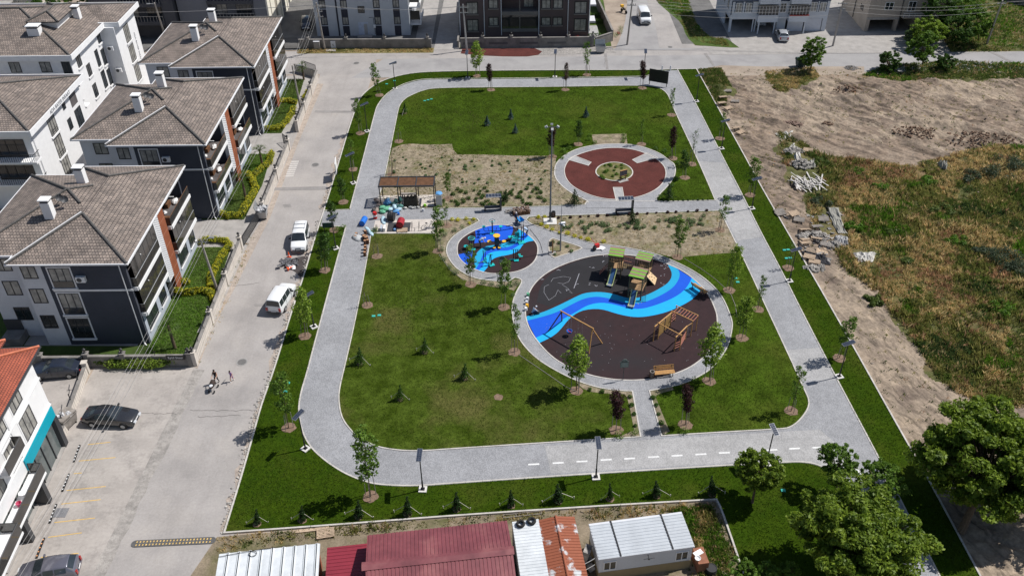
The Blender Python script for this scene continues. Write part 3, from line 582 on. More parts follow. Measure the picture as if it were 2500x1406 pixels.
def build_apartment(name, label, loc, variant=0, sy=1.0):
 t = thing(name, label, 'apartment block', loc, 0, 'dark blue and white apartment blocks along the street')
 w = MB(); w.box(-7.55, -1.6, 0, 16.6, 0, 9.8); w.box(-1.6, 0, 0, .35, 0, 9.8); w.box(-1.6, 0, 6.845, 6.855, 0, 9.8); w.box(-1.6, -.12, 16.3, 16.6, 3.2, 9.8); w.obj('wall', DBLUE, t)
 w = MB(); w.box(-9.7, -7.555, .004, 16.55, 0, 9.8); w.box(-14, -9.705, 1.4, 15.2, 0, 9.8); w.obj('wall', PLAST, t)
 w = MB(); w.box(-1.6, 0, .352, 6.84, 0, 3.2); w.box(-1.6, 0, 10.6, 16.6, 0, 3.2); w.obj('wall', GREYR, t)
 w = MB(); w.box(-1.6, .40, 8.15, 9.75, 0, 9.7); w.box(-1.6, .01, 9.76, 10.59, 0, 9.7); w.obj('cladding_panel', TERRA, t)
 w = MB(); w.box(-1.6, .44, 6.86, 8.14, .4 + 1.9, 9.7); o = w.obj('lattice_panel', LATT, t)
 h = MB()
 for i in range(5):
  for k in range(30):
   y = 7.12 + i * .225; z = 2.5 + k * .24 + (.12 if i % 2 else 0)
   if z < 9.6: h.cbox((.444, y, z), (.012, .10, .10), rx=R(45))
 h.obj('lattice_hole_shade', M('painted_lattice_shadow', (.05, .06, .09)), o)  # flat dark lozenges on a solid panel, hole shadow given as colour
 w = MB(); w.box(0, .035, 7.0, 8.1, .1, 2.2); w.obj('entrance_door', DGREY, t)
 w = MB()
 for k in range(1, 7): w.box(.401, .406, 8.16, 9.74, k * 1.38, k * 1.38 + .03)
 w.obj('panel_joint', M('panel_joint', (.42, .2, .13)), t)
 # south wall windows
 for z0, z1 in ((6.84, 9.05), (3.75, 6.2), (.85, 3.25)):
  o = win(t, 'S', 0, -7.0, -5.05, z0, z1, nm=3, sill=LATT, trim=LATT, pane=PANE2 if z0 > 3 else GLASS)
  g = MB(); fbox(g, 'S', 0, -6.95, -5.1, .06, .08, z0 + .05, z0 + .75); g.obj('glass_rail', SMOKE, o)
 for z0, z1 in ((7.9, 9.3), (5.1, 6.75), (2.1, 3.65)):
  win(t, 'S', .004, -9.45, -8.1, z0, z1, fm=BLACK, nm=2, pane=PANE2 if z0 > 3 else GLASS)
  win(t, 'S', 1.4, -12.6, -11.1, z0 - .1, z1 - .1, fm=BLACK, nm=2, pane=PANE2 if z0 > 3 else GLASS)
 MB().box(-7.2, .1, -.05, -.002, 6.42, 6.62).obj('string_course', LATT, t); MB().box(-14, -12.2, -.2, 1.35, 0, .9).obj('basement_step', CONCD, t)
 MB().box(-14.0, -12.4, 1.25, 1.39, 0, 2.1).obj('basement_door', DGREY, t)
 ac_unit(t, 'S', 0, -4.2, 7.95)
 MB().tube([(-.45, -.1, 9.6), (-.45, -.1, .3), (-.2, -.35, .1)], .055, 8).obj('drainpipe', LATT, t)
 # balconies on the street side
 for (y0, y1, full) in ((.38, 6.83, True), (10.62, 16.9, False)):
  for lv, zf in enumerate((3.32, 6.32)):
   closed = full if variant == 0 else (lv == 0) == (variant == 1) and not full or (variant == 2)
   if variant == 0 and not full: closed = lv == 0
   if variant == 1: closed = (not full and lv == 1)
   b = MB(); b.box(-1.6, .42, y0, y1, zf, zf + .2); o = b.obj('balcony', INTER, t)
   e = MB(); e.box(.42, .55, y0 - .02, y1, zf - .10, zf + .28); e.box(-.3, .42, y0 - .13, y0, zf - .1, zf + .28); e.obj('slab_edge', WHITE, o)
   g = MB(); g.box(.44, .47, y0, y1, zf + .28, zf + 1.2); g.box(-.9, .44, y0 - .03, y0, zf + .28, zf + 1.2); g.obj('glass_parapet', SMK2, o)
   r = MB(); r.tube([(-.9, y0 - .015, zf + 1.24), (.455, y0 - .015, zf + 1.24), (.455, y1, zf + 1.24)], .03, 6); r.obj('handrail', STEELP if closed else WOODD, o)
   if closed:
    g = MB(); g.box(.40, .425, y0 + .05, y1 - .05, zf + 1.27, zf + 2.85)
    g.obj('glazing', SMK2, o)
    q = MB()
    for k in range(1, 6): yy = y0 + (y1 - y0) * k / 6; q.box(.426, .44, yy - .02, yy + .02, zf + 1.27, zf + 2.85)
    q.obj('glazing_bar', DGREY, o)
   else:
    q = MB(); q.box(-.8, -.1, y0 + .8, y0 + 1.5, zf + .2, zf + .55); q.box(-1.3, -.9, y0 + 3.4, y0 + 4.4, zf + .2, zf + .7); q.obj('table', WOODD, o)
    q = MB(); q.blob((-.5, y0 + 4.6, zf + .4), (.3, .5, .25), 8, 6, .2); q.blob((-.9, y0 + 2.4, zf + .35), (.2, .25, .2), 8, 6, .2); q.obj('covered_bundle', WHITE, o)
   MB().box(-.05, .5, y0 + 2.2, y0 + 2.28, zf + 2.3, zf + 2.38).obj('awning_arm', WHITE, o)
   win(t, 'E', -1.6, y0 + .7, y0 + 2.6, zf + .25, zf + 2.4, nm=2, pane=GLASS); win(t, 'E', -1.6, y0 + 3.4, y0 + 5.4, zf + .25, zf + 2.4, nm=2, pane=PANE2)
  c0 = MB(); c0.box(-1.55, .4, y0, y1, 9.25, 9.6); c0.obj('ceiling_slab', LATT, t)
  for a, bq in ((.5, 3.2), (4.1, 5.8)):
   win(t, 'E', 0, y0 + a, y0 + bq, 1.0, 3.0, nm=2)
   s = MB(); fbox(s, 'E', 0, y0 + a - .1, y0 + bq + .1, .0, .12, .85, .98); s.obj('sill', WHITE, t)
 # roof
 rf = MB(); p = .352
 a1, b1, c1 = hip(rf, -10.1, .7, -.75, 16.9, 10.0, p); a2, b2, c2 = hip(rf, -14.5, .1, .7, 15.2, 10.0, p)
 o = rf.obj('roof', ROOF_A, t)
 rc = RC()
 for q in (c1[0], c1[1]): ridge_caps(rc, q, a1)
 for q in (c1[2], c1[3]): ridge_caps(rc, q, b1)
 ridge_caps(rc, c2[0], a2); ridge_caps(rc, c2[3], a2); ridge_caps(rc, a2, b2)
 xh = (-10.1 + .7) / 2
 ridge_caps(rc, b2, (b2[0] + 1.6, b2[1] - 1.6, b2[2] - .56)); ridge_caps(rc, b2, (b2[0] + 1.6, b2[1] + 1.6, b2[2] - .56))
 rc.obj('ridge_tiles', RIDGE, o)
 gt = MB(); gutter(gt, -10.1, .7, -.75, 16.9, 10.0); gutter(gt, -14.5, -10.2, .7, 15.2, 9.99, .09)
 gt.tube([(-10.3, -.5, 10.05), (-7.2, 2.6, 11.15), (-4.9, 4.9, 11.95)], .06, 6); gt.obj('gutter', LATT, o)
 chimney(t, -7.9, 4.9, 11.2, 13.4, .85, .7); chimney(t, -7.2, 11.0, 11.2, 13.35, .85, .7)
 dish(t, -6.7, 6.0, 12.6); dish(t, -7.3, 6.3, 12.6)
 return t
build_apartment('apartment_block', 'nearest of the three dark blue and white blocks, its long south wall fully in view', (-34.9, 65.4, 0), 0)
build_apartment('apartment_block', 'middle three storey dark blue block with furniture on its open balconies and two chimneys', (-33.95, 87.7, 0), 1)
build_apartment('apartment_block', 'far three storey dark blue and white block with tiled roof beside the street corner', (-33.4, 108.7, 0), 2)
# ---------------- white blocks behind
def white_block(label, x1, yn, yf, xw, zt, notch=None, txt=None, seed=0):
 t = thing('apartment_block', label, 'apartment block', (x1, yn, 0), 0, 'white rendered apartment blocks with tiled roofs')
 D = yf - yn; w = MB()
 w.box(-xw, 0, 0, notch[0] if notch else D, 0, zt); w.obj('wall', WHITE, t)
 if notch: MB().box(-xw, notch[2], notch[0] + .0, D, 0, zt - .003).obj('wall', WHITE, t)
 e = zt + .1; f = MB()
 def fas(x0, x1_, y0, y1):
  f.box(x1_ - .12, x1_, y0, y1, e - .15, e + .55); f.box(x0, x1_ - .12, y0, y0 + .12, e - .15, e + .5); f.box(x0, x1_ - .12, y1 - .12, y1, e - .15, e + .5); f.box(x0, x1_ - .13, y0 + .13, y1 - .13, e - .15, e - .02)
 rf = MB(); rc = RC()
 if notch:
  fas(-xw, .75, -.75, notch[0] + .3); fas(-xw, notch[2] + .75, notch[0] + .32, D + .75)
  a, b_, c = hip(rf, -xw, .62, -.62, D + .6, e + .3, .30); hip(rf, -6, notch[2] + .62, notch[0] + .5, D + .62, e + .32, .30)
 else:
  fas(-xw, .75, -.75, D + .75); a, b_, c = hip(rf, -xw, .62, -.62, D + .6, e + .3, .30)
 o = rf.obj('roof', ROOF, t); ridge_caps(rc, c[1], b_ if xw > D else a); ridge_caps(rc, c[2], b_); ridge_caps(rc, a, b_); rc.obj('ridge_tiles', RIDGE, o)
 f.obj('fascia', WHITE, t)
 return t
B1 = white_block('white block in the left foreground gap with ADA BAYER INSAAT lettered on its roof fascia', -54.1, 90.4, 104.6, 15, 9.8)
text('ADA BAYER INSAAT', .62, 'fascia_lettering', M('letter_grey', (.16, .17, .19), .6), B1, (.765, 7.4, 9.92), (R(90), 0, R(90)), .008, 1.05)
for z0, z1 in ((7.0, 9.5), (4.1, 6.6), (1.4, 3.9)):
 win(B1, 'E', 0, 4.5, 6.4, z0, z1, fm=BLACK, nm=3, pane=PANE2, sill=WHITE, rail=True)
for u0, u1, z0, z1 in ((8.9, 9.7, 8.3, 9.5), (8.9, 9.9, 5.6, 7.0), (11.2, 13.0, 4.5, 7.1), (11.3, 12.8, 1.3, 3.9)): win(B1, 'E', 0, u0, u1, z0, z1, fm=BLACK, nm=2)
q = MB(); q.box(-.01, .02, 11.1, 12.9, 7.6, 9.4); q.obj('balcony_opening', INTER, B1)
MB().tube([(.08, .5, 9.6), (.08, .5, .3)], .05, 6).obj('drainpipe', LATT, B1)
for zf in (6.6, 3.7):
 q = MB(); q.box(-8, .6, -1.35, .0, zf, zf + .25); o = q.obj('balcony', WHITE, B1)
 q = MB()
 for k in range(34): q.box(-7.9 + k * .25, -7.86 + k * .25, -1.3, -1.27, zf + .25, zf + 1.15)
 for k in range(6): q.box(.5, .53, -1.25 + k * .2, -1.22 + k * .2, zf + .25, zf + 1.15)
 q.box(-8, .55, -1.32, -1.26, zf + 1.15, zf + 1.2); q.box(.49, .55, -1.26, 0, zf + 1.15, zf + 1.2); q.obj('railing', BLACK, o)
 win(B1, 'S', 0, -5, -.8, zf + .25, zf + 2.5, fm=BLACK, nm=4)
B2 = white_block('large white block at top left with square stair tower rising through its grey roof', -55.9, 108.0, 126.0, 22, 11.4, notch=(10.3, 0, 2.0))
for u0, u1, zz in ((-7.9, -6.5, 9.5), (-4, -2.6, 9.5), (-12.1, -10.7, 9.5), (-7.9, -6.5, 6.5)): win(B2, 'S', 0, u0, u1, zz, zz + 1.4, fm=BLACK, nm=2, pane=PANE2)
win(B2, 'S', 0, -1.2, -.1, 8.4, 10.9, fm=BLACK, nm=2)
for zf in (5.0, 8.0):
 q = MB(); q.box(-3, .9, -1.2, 0, zf, zf + .25); o = q.obj('balcony', WHITE, B2)
 q = MB()
 for k in range(15): q.box(-2.9 + k * .25, -2.86 + k * .25, -1.15, -1.12, zf + .25, zf + 1.1)
 q.box(-3, .85, -1.17, -1.1, zf + 1.1, zf + 1.15); q.obj('railing', BLACK, o)
for u0, u1, z0, z1 in ((1.6, 2.9, 9.3, 10.9), (7.0, 8.0, 7.1, 9.4), (7.0, 8.2, 4.0, 6.4), (10.5 - 1.5, 10.1, 9.6, 11.0), (8.8, 9.9, 6.6, 8.8), (3.6, 4.8, 7.2, 8.8), (3.6, 4.8, 4.2, 6.0), (8.8, 9.9, 3.7, 5.9)): win(B2, 'E', 0, u0, u1, z0, z1, fm=BLACK, nm=2, sill=WHITE)
for z0 in (8.0, 5.1, 2.2): win(B2, 'E', 2.0, 13.2, 15.0, z0, z0 + 2.4, fm=BLACK, nm=3, pane=PANE2, sill=WHITE)
text('ADA BAYER INSAAT', .5, 'wall_lettering', M('letter_grey', (.16, .17, .19), .6), B2, (2.02, 16.2, 6.2), (R(90), R(90), R(90)), .008)
ac_unit(B2, 'S', 10.3, .9, 8.6); ac_unit(B2, 'S', 10.3, 1.2, 5.4)
q = MB(); q.box(-6.2, -3.3, 6.0, 11.7, 11, 14.1); o = q.obj('stair_tower', WHITE, B2)
r = MB(); a, b_, c = hip(r, -6.9, -2.7, 5.4, 12.2, 14.1, .3); q = r.obj('roof', ROOF, o); rc = RC(); [ridge_caps(rc, c[i], (a, a, b_, b_)[i]) for i in range(4)]; ridge_caps(rc, a, b_); rc.obj('ridge_tiles', RIDGE, q)
chimney(B2, -5.3, 3.9, 12.5, 14.3, 1.5, 1.1); chimney(B2, -2.5, 10.6, 12.4, 14.4, .8, .8)
B3 = white_block('white block cut off by the left edge below the stair tower block', -66.6, 94, 106, 9, 9.6)
# ---------------- brick red corner block with shops
C = thing('apartment_block', 'white corner block with red tiled roof above a turquoise shop fascia, bottom left', 'apartment block', (-37.89, 52.62, 0), R(3.3))
w = MB(); w.box(-12, -.25, -20, 0, 0, 3.2); w.obj('wall', WHITE, C)
w = MB(); w.box(-12, 0, -20, 0, 3.21, 9.9); w.obj('wall', WHITE, C)
w = MB(); w.box(-1.2, .15, -.55, 0.02, 0, 3.2); w.box(-.6, .9, -6.6, -6.1, 0, 2.55); w.box(-.6, .9, -10.3, -9.8, 0, 2.55); w.obj('pillar', DGREY, C)
w = MB(); w.box(.0, .12, -6.0, -.05, 3.3, 4.35); w.obj('shop_fascia', M('turquoise_sign', (.0, .32, .42), .5, .03, 1), C)
for i in range(10):
 y = -.6 - i * 1.3
 if y - 1.25 < -13: break
 b = MB(); b.box(-.25, -.2, y - 1.22, y - .05, .1, 2.9); o = b.obj('shop_window', M('shop_glass', (.10, .12, .12), .1, .3, .8, spec=.8), C)
 MB().box(-.24, -.12, y - 1.3, y - 1.22, .1, 2.95).obj('window_frame', DGREY, o)
MB().box(-.3, .1, -13, 0, 0, .12).obj('plinth', CONC, C)
for (u0, u1, z0, z1) in ((-4.6, -2.5, 4.9, 7.0), (-4.7, -2.9, 7.9, 9.6), (-7.6, -5.9, 4.7, 6.9), (-7.8, -6.0, 7.9, 9.6), (-11, -8.8, 4.7, 6.9)):
 win(C, 'E', 0, u0, u1, z0, z1, nm=3, pane=PANE2, trim=WHITE)
m_ = MB()
for z in (4.5, 7.35): m_.box(0, .12, -20, 0.1, z, z + .14); m_.box(-12, .12, 0, .1, z, z + .14)
m_.box(0, .08, -5.9, -5.6, 4.65, 9.8); m_.obj('cornice', WHITE, C)
win(C, 'N', 0, -4, -2.6, 5, 6.6, nm=2); win(C, 'N', 0, -4, -2.6, 8, 9.4, nm=2)
for (y0, y1, zf, ex) in ((-11.5, -5.9, 2.75, 1.25), (-9.2, -6.2, 6.0, .9), (-20, -11.6, 2.75, 1.6)):
 q = MB(); q.box(.01, ex, y0, y1, zf, zf + .22); o = q.obj('balcony', WHITE, C)
 q = MB(); q.box(ex - .08, ex - .04, y0, y1, zf + .22, zf + 1.2); q.box(0.1, ex - .08, y1 - .04, y1, zf + .22, zf + 1.2); q.obj('glass_parapet', SMK2, o)
 MB().tube([(.1, y1 - .02, zf + 1.22), (ex - .06, y1 - .02, zf + 1.22), (ex - .06, y0, zf + 1.22)], .03, 6).obj('handrail', DGREY, o)
q = MB(); q.lathe((.5, -9.2, 2.97), [(.16, 0), (.22, .35), (.2, .36), (.15, .02)], 12); q.obj('bucket', M('pink_plastic', (.6, .1, .2)), C)
q = MB(); q.cyl((.55, -8.4), .3, 3.45, 3.49, 14); q.cyl((.55, -8.4), .03, 2.97, 3.45, 6); q.obj('table', WHITE, C)
r = MB(); a, b_, c = hip(r, -13, .65, -21, .75, 10.0, .42); o = r.obj('roof', REDROOF, C); rc = RC(); [ridge_caps(rc, c[i], (a, a, b_, b_)[i]) for i in (1, 2)]; rc.obj('ridge_tiles', M('red_ridge', (.5, .16, .09), .8, .2, 3), o)
r = MB(); a, b_, c = hip(r, -12, -2.3, -2, 1.7, 10.05, .42); o = r.obj('porch_roof', REDROOF, C); rc = RC(); ridge_caps(rc, c[1], b_); ridge_caps(rc, c[2], b_); ridge_caps(rc, a, b_); rc.obj('ridge_tiles', MATS['red_ridge'], o)
r = MB(); r.box(-12, -2.5, 0, 1.3, 9.3, 9.9); r.obj('wall', WHITE, C)
g = MB(); g.box(.65, .75, -21, .85, 9.88, 10.02); g.box(-2.3, .65, .75, .85, 9.88, 10.02); g.obj('gutter', DGREY, C)
# ---------------- blocks along the far street
E_ = thing('apartment_block', 'tall pale grey block with four dark window strips behind a stained concrete wall', 'apartment block', (-32.0, 144.0, 0))
w = MB()
xs = [(0, .9), (2.0, 3.55), (3.85, 4.4), (5.5, 9.75), (10.85, 12.95), (14.05, 15.5)]
for a, bq in xs: w.box(a, bq, 0, 14, 0, 14)
w.box(.01, 15.49, .25, 13.9, 0, 13.9); w.obj('wall', M('pale_grey_render', (.50, .52, .55), .9, .06, .5, fine=.06, fs=5), E_)
w = MB()
for a, bq in ((.9, 2.0), (4.4, 5.5), (9.75, 10.85), (12.95, 14.05)): w.box(a, bq, .1, .24, 0, 13.9)
w.box(3.55, 3.85, .12, .24, 0, 13.9); w.obj('dark_strip', M('dark_strip_render', (.045, .045, .06), .8, .1, 1), E_)
for a in (.9, 4.4, 9.75, 12.95):
 for z in (1.9, 4.7, 7.5): win(E_, 'S', .1, a + .08, a + 1.02, z, z + 1.25, nm=2, pane=PANE2);
 s = MB()
 for z in (1.75, 4.55, 7.35): s.box(a, a + 1.1, .02, .1, z - .05, z + .05)
 s.obj('sill', PLAST, E_)
win(E_, 'S', 0, 7.2, 8.3, 3.85, 5.0, nm=2)
MB().box(7.0, 8.6, -.02, -.001, .1, 2.3).obj('entrance_surround', M('blue_white_panel', (.5, .55, .65)), E_); MB().box(7.9, 8.5, -.05, -.022, .1, 2.0).obj('entrance_door', STEELP, E_)
MB().box(6.8, 9.2, -1.0, -.03, .02, .2).obj('step', CONC, E_)
MB().tube([(8.9, -.06, 3.1), (9.6, -.06, 3.1), (9.7, -.06, .3)], .04, 6).obj('gas_pipe', DGREY, E_); MB().box(9.5, 9.85, -.2, -.01, 1.4, 1.9).obj('meter_box', WHITE, E_)
for zf in (1.3, 4.2, 7.2):
 q = MB(); q.box(15.5, 17.3, 1.2, 6.5, zf, zf + .2); q.box(17.2, 17.35, 1.1, 6.5, zf + .2, zf + .9); o = q.obj('balcony', WHITE, E_)
 MB().box(15.6, 17.15, 1.2, 1.25, zf + .9, zf + 2.4).obj('glazing', SMK2, o)
F_ = thing('apartment_block', 'wide brown block with dark recessed double balconies above a low wall', 'apartment block', (-8.2, 142.9, 0))
BRN = M('brown_render', (.115, .088, .088), .95, .08, .5, b=.15, bs=60, fine=.08, fs=5)
w = MB(); w.box(0, 7.0, 0, 12, 0, 14); w.box(12.9, 21.4, 0, 12, 0, 14); w.box(7.0, 12.9, 1.6, 12, 0, 14); w.box(7.0, 12.9, .02, 1.6, 0, .85); w.obj('wall', BRN, F_)
for zf in (3.7, 6.6, 9.5, .85): q = MB(); q.box(7.02, 12.88, -.12, 1.6, zf, zf + .55); q.obj('balcony', M('grey_brown_concrete', (.19, .175, .165), .9, .1, 1, fine=.1), F_)
MB().box(9.85, 10.0, -.05, .1, 1.4, 13.9).obj('balcony_divider', MATS['grey_brown_concrete'], F_)
w = MB(); w.box(7.1, 9.84, -.02, .0, 1.4, 3.7); w.box(10.01, 12.8, -.02, .0, 1.4, 3.7); w.obj('balcony_glazing', SMOKE, F_)
for k in (0, 2.87, 5.74): win(F_, 'S', 1.6, 10.6, 12.2, 4.4 + k, 6.3 + k, nm=2, pane=PANE2)
for u0, u1, z0, z1 in ((1.3, 3.05, 1.05, 2.95), (1.3, 3.05, 3.9, 5.8), (4.9, 6.35, 1.9, 3.3), (4.9, 6.35, 4.8, 6.2), (13.5, 14.9, 1.9, 3.2), (15.4, 16.85, 1.9, 3.2), (13.5, 14.9, 4.7, 6.1), (15.4, 16.85, 4.7, 6.1), (18.9, 20.8, .9, 2.9), (18.9, 20.8, 3.8, 5.75), (1.3, 3.05, 6.8, 8.7), (18.9, 20.8, 6.7, 8.7)):
 win(F_, 'S', 0, u0, u1, z0, z1, fm=BLACK, nm=2, sill=MATS['grey_brown_concrete'], pane=PANE2, tw=.1, trim=BLACK)
for x in (.1, 4.1, 6.9, 13.05, 17.8, 21.3): MB().tube([(x, -.08, .3), (x, -.08, 13.9)], .07, 6).obj('drainpipe', PLAST, F_)
q = MB(); q.box(21.4, 22.6, 2.5, 5, 1.3, 1.6); q.box(21.4, 22.6, 2.5, 5, 4.1, 4.4); q.obj('side_balcony', PLAST, F_)
G_ = thing('apartment_block', 'white block on open ground floor parking with two glazed balconies', 'apartment block', (36.5, 144.0, 0))
w = MB(); w.box(0, 16.1, 0, 11, 2.15, 10); w.box(8.0, 9.4, .3, 11, 0, 2.14); w.box(15.4, 16.1, 0, 11, 0, 2.14); w.box(0, .35, 0, .4, 0, 2.14); w.box(0, .2, 4, 11, 0, 2.14); w.box(.2, 15.4, 8, 8.2, 0, 2.14); w.obj('wall', M('white_blue_render', (.60, .63, .68), .9, .06, .6, fine=.05, fs=5), G_)
for a, bq in ((9.7, 12.3), (12.6, 15.3)):
 g = MB(); g.box(a, bq, .1, .16, 0, 2.1); o = g.obj('garage_door', M('white_garage_door', (.6, .62, .68), .6, .05, 2), G_); g = MB(); [g.box(a, bq, .09, .099, .3 * k, .3 * k + .02) for k in range(1, 7)]; g.obj('door_rib', PLAST, o)
for a, bq in ((4.3, 7.6), (9.4, 12.6)):
 for zf in (2.0, 5.0):
  q = MB(); q.box(a, bq, -1.1, 0, zf, zf + 1.05); o = q.obj('balcony', MATS['white_blue_render'], G_)
  MB().box(a + .05, bq - .05, -1.02, -.1, zf + 1.05, zf + 2.6).obj('glazing', SMOKE, o)
  q = MB(); [q.box(a + .05 + k * (bq - a - .12) / 6, a + .09 + k * (bq - a - .12) / 6, -1.06, -1.02, zf + 1.05, zf + 2.6) for k in range(7)]; q.obj('glazing_bar', WHITE, o)
  if zf == 2.0: q = MB(); q.box(a, bq, -1.2, -1.1, zf + 1.05, zf + 1.2); q.obj('flower_box', M('red_flowers', (.35, .04, .03), .9, .4, 6) if a > 9 else PLAST, o)
for x, y in ((4.6, -1.0), (7.2, -1.0), (12.2, -1.0), (3.9, .1), (4.3, .1)): MB().box(x - .09, x + .09, y - .09, y + .09, 0, 2.14).obj('column', MATS['white_blue_render'], G_)
for u0, u1 in ((.7, 1.7), (2.3, 3.3), (13.0, 14.0), (14.5, 15.5)):
 win(G_, 'S', 0, u0, u1, 3.3, 4.9, fm=WHITE, nm=2, trim=M('navy_trim', (.02, .035, .07)), pane=PANE2); win(G_, 'S', 0, u0, u1, 6.3, 7.9, fm=WHITE, nm=2, trim=MATS['navy_trim'], pane=PANE2)
win(G_, 'S', 0, 8.0, 9.0, 3.2, 4.8, fm=WHITE, nm=2)
q = MB(); q.box(-.03, 16.13, -.05, -.001, 5.1, 5.3); q.box(-.03, .12, -.04, 0, 2.9, 5.1); q.obj('navy_band', MATS['navy_trim'], G_)
for y in (2, 5): win(G_, 'W', 0, y, y + .8, 3.2, 4.6, fm=WHITE, nm=1, trim=MATS['navy_trim'])
H_ = thing('apartment_block', 'beige block with open carport bays and a balcony rail beside the bushes', 'apartment block', (59.0, 143.6, 0))
BEI = M('beige_render', (.42, .36, .30), .9, .08, .6, fine=.08, fs=5)
w = MB(); w.box(0, 12.8, 0, 12, 2.35, 9); w.box(0, .6, 0, 12, 0, 2.345); w.box(4.8, 5.3, 0, .8, 0, 2.345); w.box(8.2, 12.8, 0, 12, 0, 2.345); w.box(.6, 8.2, 6, 6.3, 0, 2.345); w.obj('wall', BEI, H_)
w = MB(); w.box(-.01, 5.3, -.03, -.001, 2.0, 2.36); w.obj('lintel', CONC, H_)
win(H_, 'S', 0, 2.5, 3.9, 3.6, 4.9, fm=WHITE, nm=2); win(H_, 'S', 0, 6.3, 7.6, 3.3, 5.0, fm=WHITE, nm=2); win(H_, 'S', 0, 9.4, 10.9, 3.2, 5.0, fm=WHITE, nm=2); win(H_, 'S', 0, 9, 9.6, .8, 2, nm=1); win(H_, 'S', 0, 10, 10.6, .8, 2, nm=1)
for y in (2.4, 2.9, 3.4): win(H_, 'W', 0, y, y + .25, 2.6, 3.5, nm=1)
q = MB(); q.box(5.5, 12.9, -1.0, 0, 2.5, 2.65); o = q.obj('balcony', BEI, H_); q = MB(); q.box(5.5, 12.9, -1.0, -.96, 3.3, 3.36); q.box(5.5, 12.9, -1.0, -.96, 2.95, 2.99); [q.box(5.5 + k * .92, 5.54 + k * .92, -1.0, -.96, 2.65, 3.3) for k in range(9)]; q.obj('railing', WHITE, o)
MB().tube([(5.35, -.08, .3), (5.35, -.08, 8.9)], .07, 6).obj('drainpipe', DGREY, H_); MB().tube([(-.08, 6, .3), (-.08, 6, 8.9)], .07, 6).obj('drainpipe', DGREY, H_)
def far_block(label, x0, x1, y0, d, h, mats, dark):
 t = thing('apartment_block', label, 'apartment block', (x0, y0, 0)); W_ = x1 - x0
 w = MB(); w.box(0, W_ * .34, 0, d, 0, h); w.box(W_ * .86, W_, 0, d, 0, h); w.box(W_ * .34, W_ * .86, 1.7, d, 0, h); w.obj('wall', mats, t)
 for k in range(int(h / 3)):
  q = MB(); q.box(W_ * .34 + .02, W_ * .86 - .02, -.3, 1.7, 2.6 + 3 * k, 3.2 + 3 * k); o = q.obj('balcony', dark, t)
  q = MB(); q.box(W_ * .35, W_ * .85, -.26, -.22, 3.2 + 3 * k + .85, 3.2 + 3 * k + .9)
  for j in range(14): q.box(W_ * .35 + j * W_ * .5 / 13, W_ * .35 + j * W_ * .5 / 13 + .04, -.26, -.22, 3.2 + 3 * k, 3.2 + 3 * k + .86)
  q.obj('railing', STEELP, o)
  win(t, 'S', 1.7, W_ * .40, W_ * .52, 3.3 + 3 * k, 5.3 + 3 * k, nm=2, pane=PANE2); win(t, 'S', 1.7, W_ * .62, W_ * .8, 3.3 + 3 * k, 5.3 + 3 * k, nm=3)
 return t
DKG = M('dark_grey_render', (.085, .085, .095), .9, .1, .5, fine=.1, fs=4); MGR = M('mid_grey_render', (.20, .205, .225), .9, .06, .5, fine=.06, fs=4)
D1 = far_block('dark grey block with barred balcony bands behind the top left roofs', -68, -54.5, 143, 10, 13, DKG, DKG)
D2 = far_block('mid grey block with open balconies and a sunlit cream side wall', -54.2, -39.7, 144, 14, 13, MGR, DKG)
w = MB()
for a, bq in ((0, 1.6), (2.1, 4.6), (6.2, 8.0), (8.6, 9.4), (11.5, 12.8), (13.3, 14)): w.box(14.5, 14.75, a, bq, 0, 13)
w.obj('side_wall', M('cream_render', (.78, .74, .64), .9, .04, .6), D2)
w = MB(); [w.box(14.5, 14.6, a, bq, 0, 12.9) for a, bq in ((1.6, 2.1), (4.6, 6.2), (8.0, 8.6), (12.8, 13.3))]; w.obj('side_strip', M('taupe_render', (.40, .36, .30)), D2)
D3 = thing('apartment_block', 'white block at the top edge beyond the dark paved yard', 'apartment block', (-44.5, 160.5, 0)); MB().box(0, 4.8, 0, 12, 0, 10).obj('wall', MATS['cream_render'], D3); win(D3, 'E', 4.8, 1, 2, 3, 5, nm=1); win(D3, 'E', 4.8, 4, 5, 3, 5, nm=1)
D4 = thing('house', 'pale house beside a leaning pole in the top left corner', 'house', (-92, 141, 0)); q = MB(); q.box(0, 8, 0, 8, 0, 4.5); q.box(4, 12, 9, 16, 0, 6); q.obj('wall', M('cream_house_render', (.62, .58, .50), .9, .1, .6), D4); win(D4, 'S', 0, 2, 3.2, 2, 3.4); MB().box(-.4, 8.4, -.4, 8.4, 4.5, 4.7).obj('roof', CONC, D4)
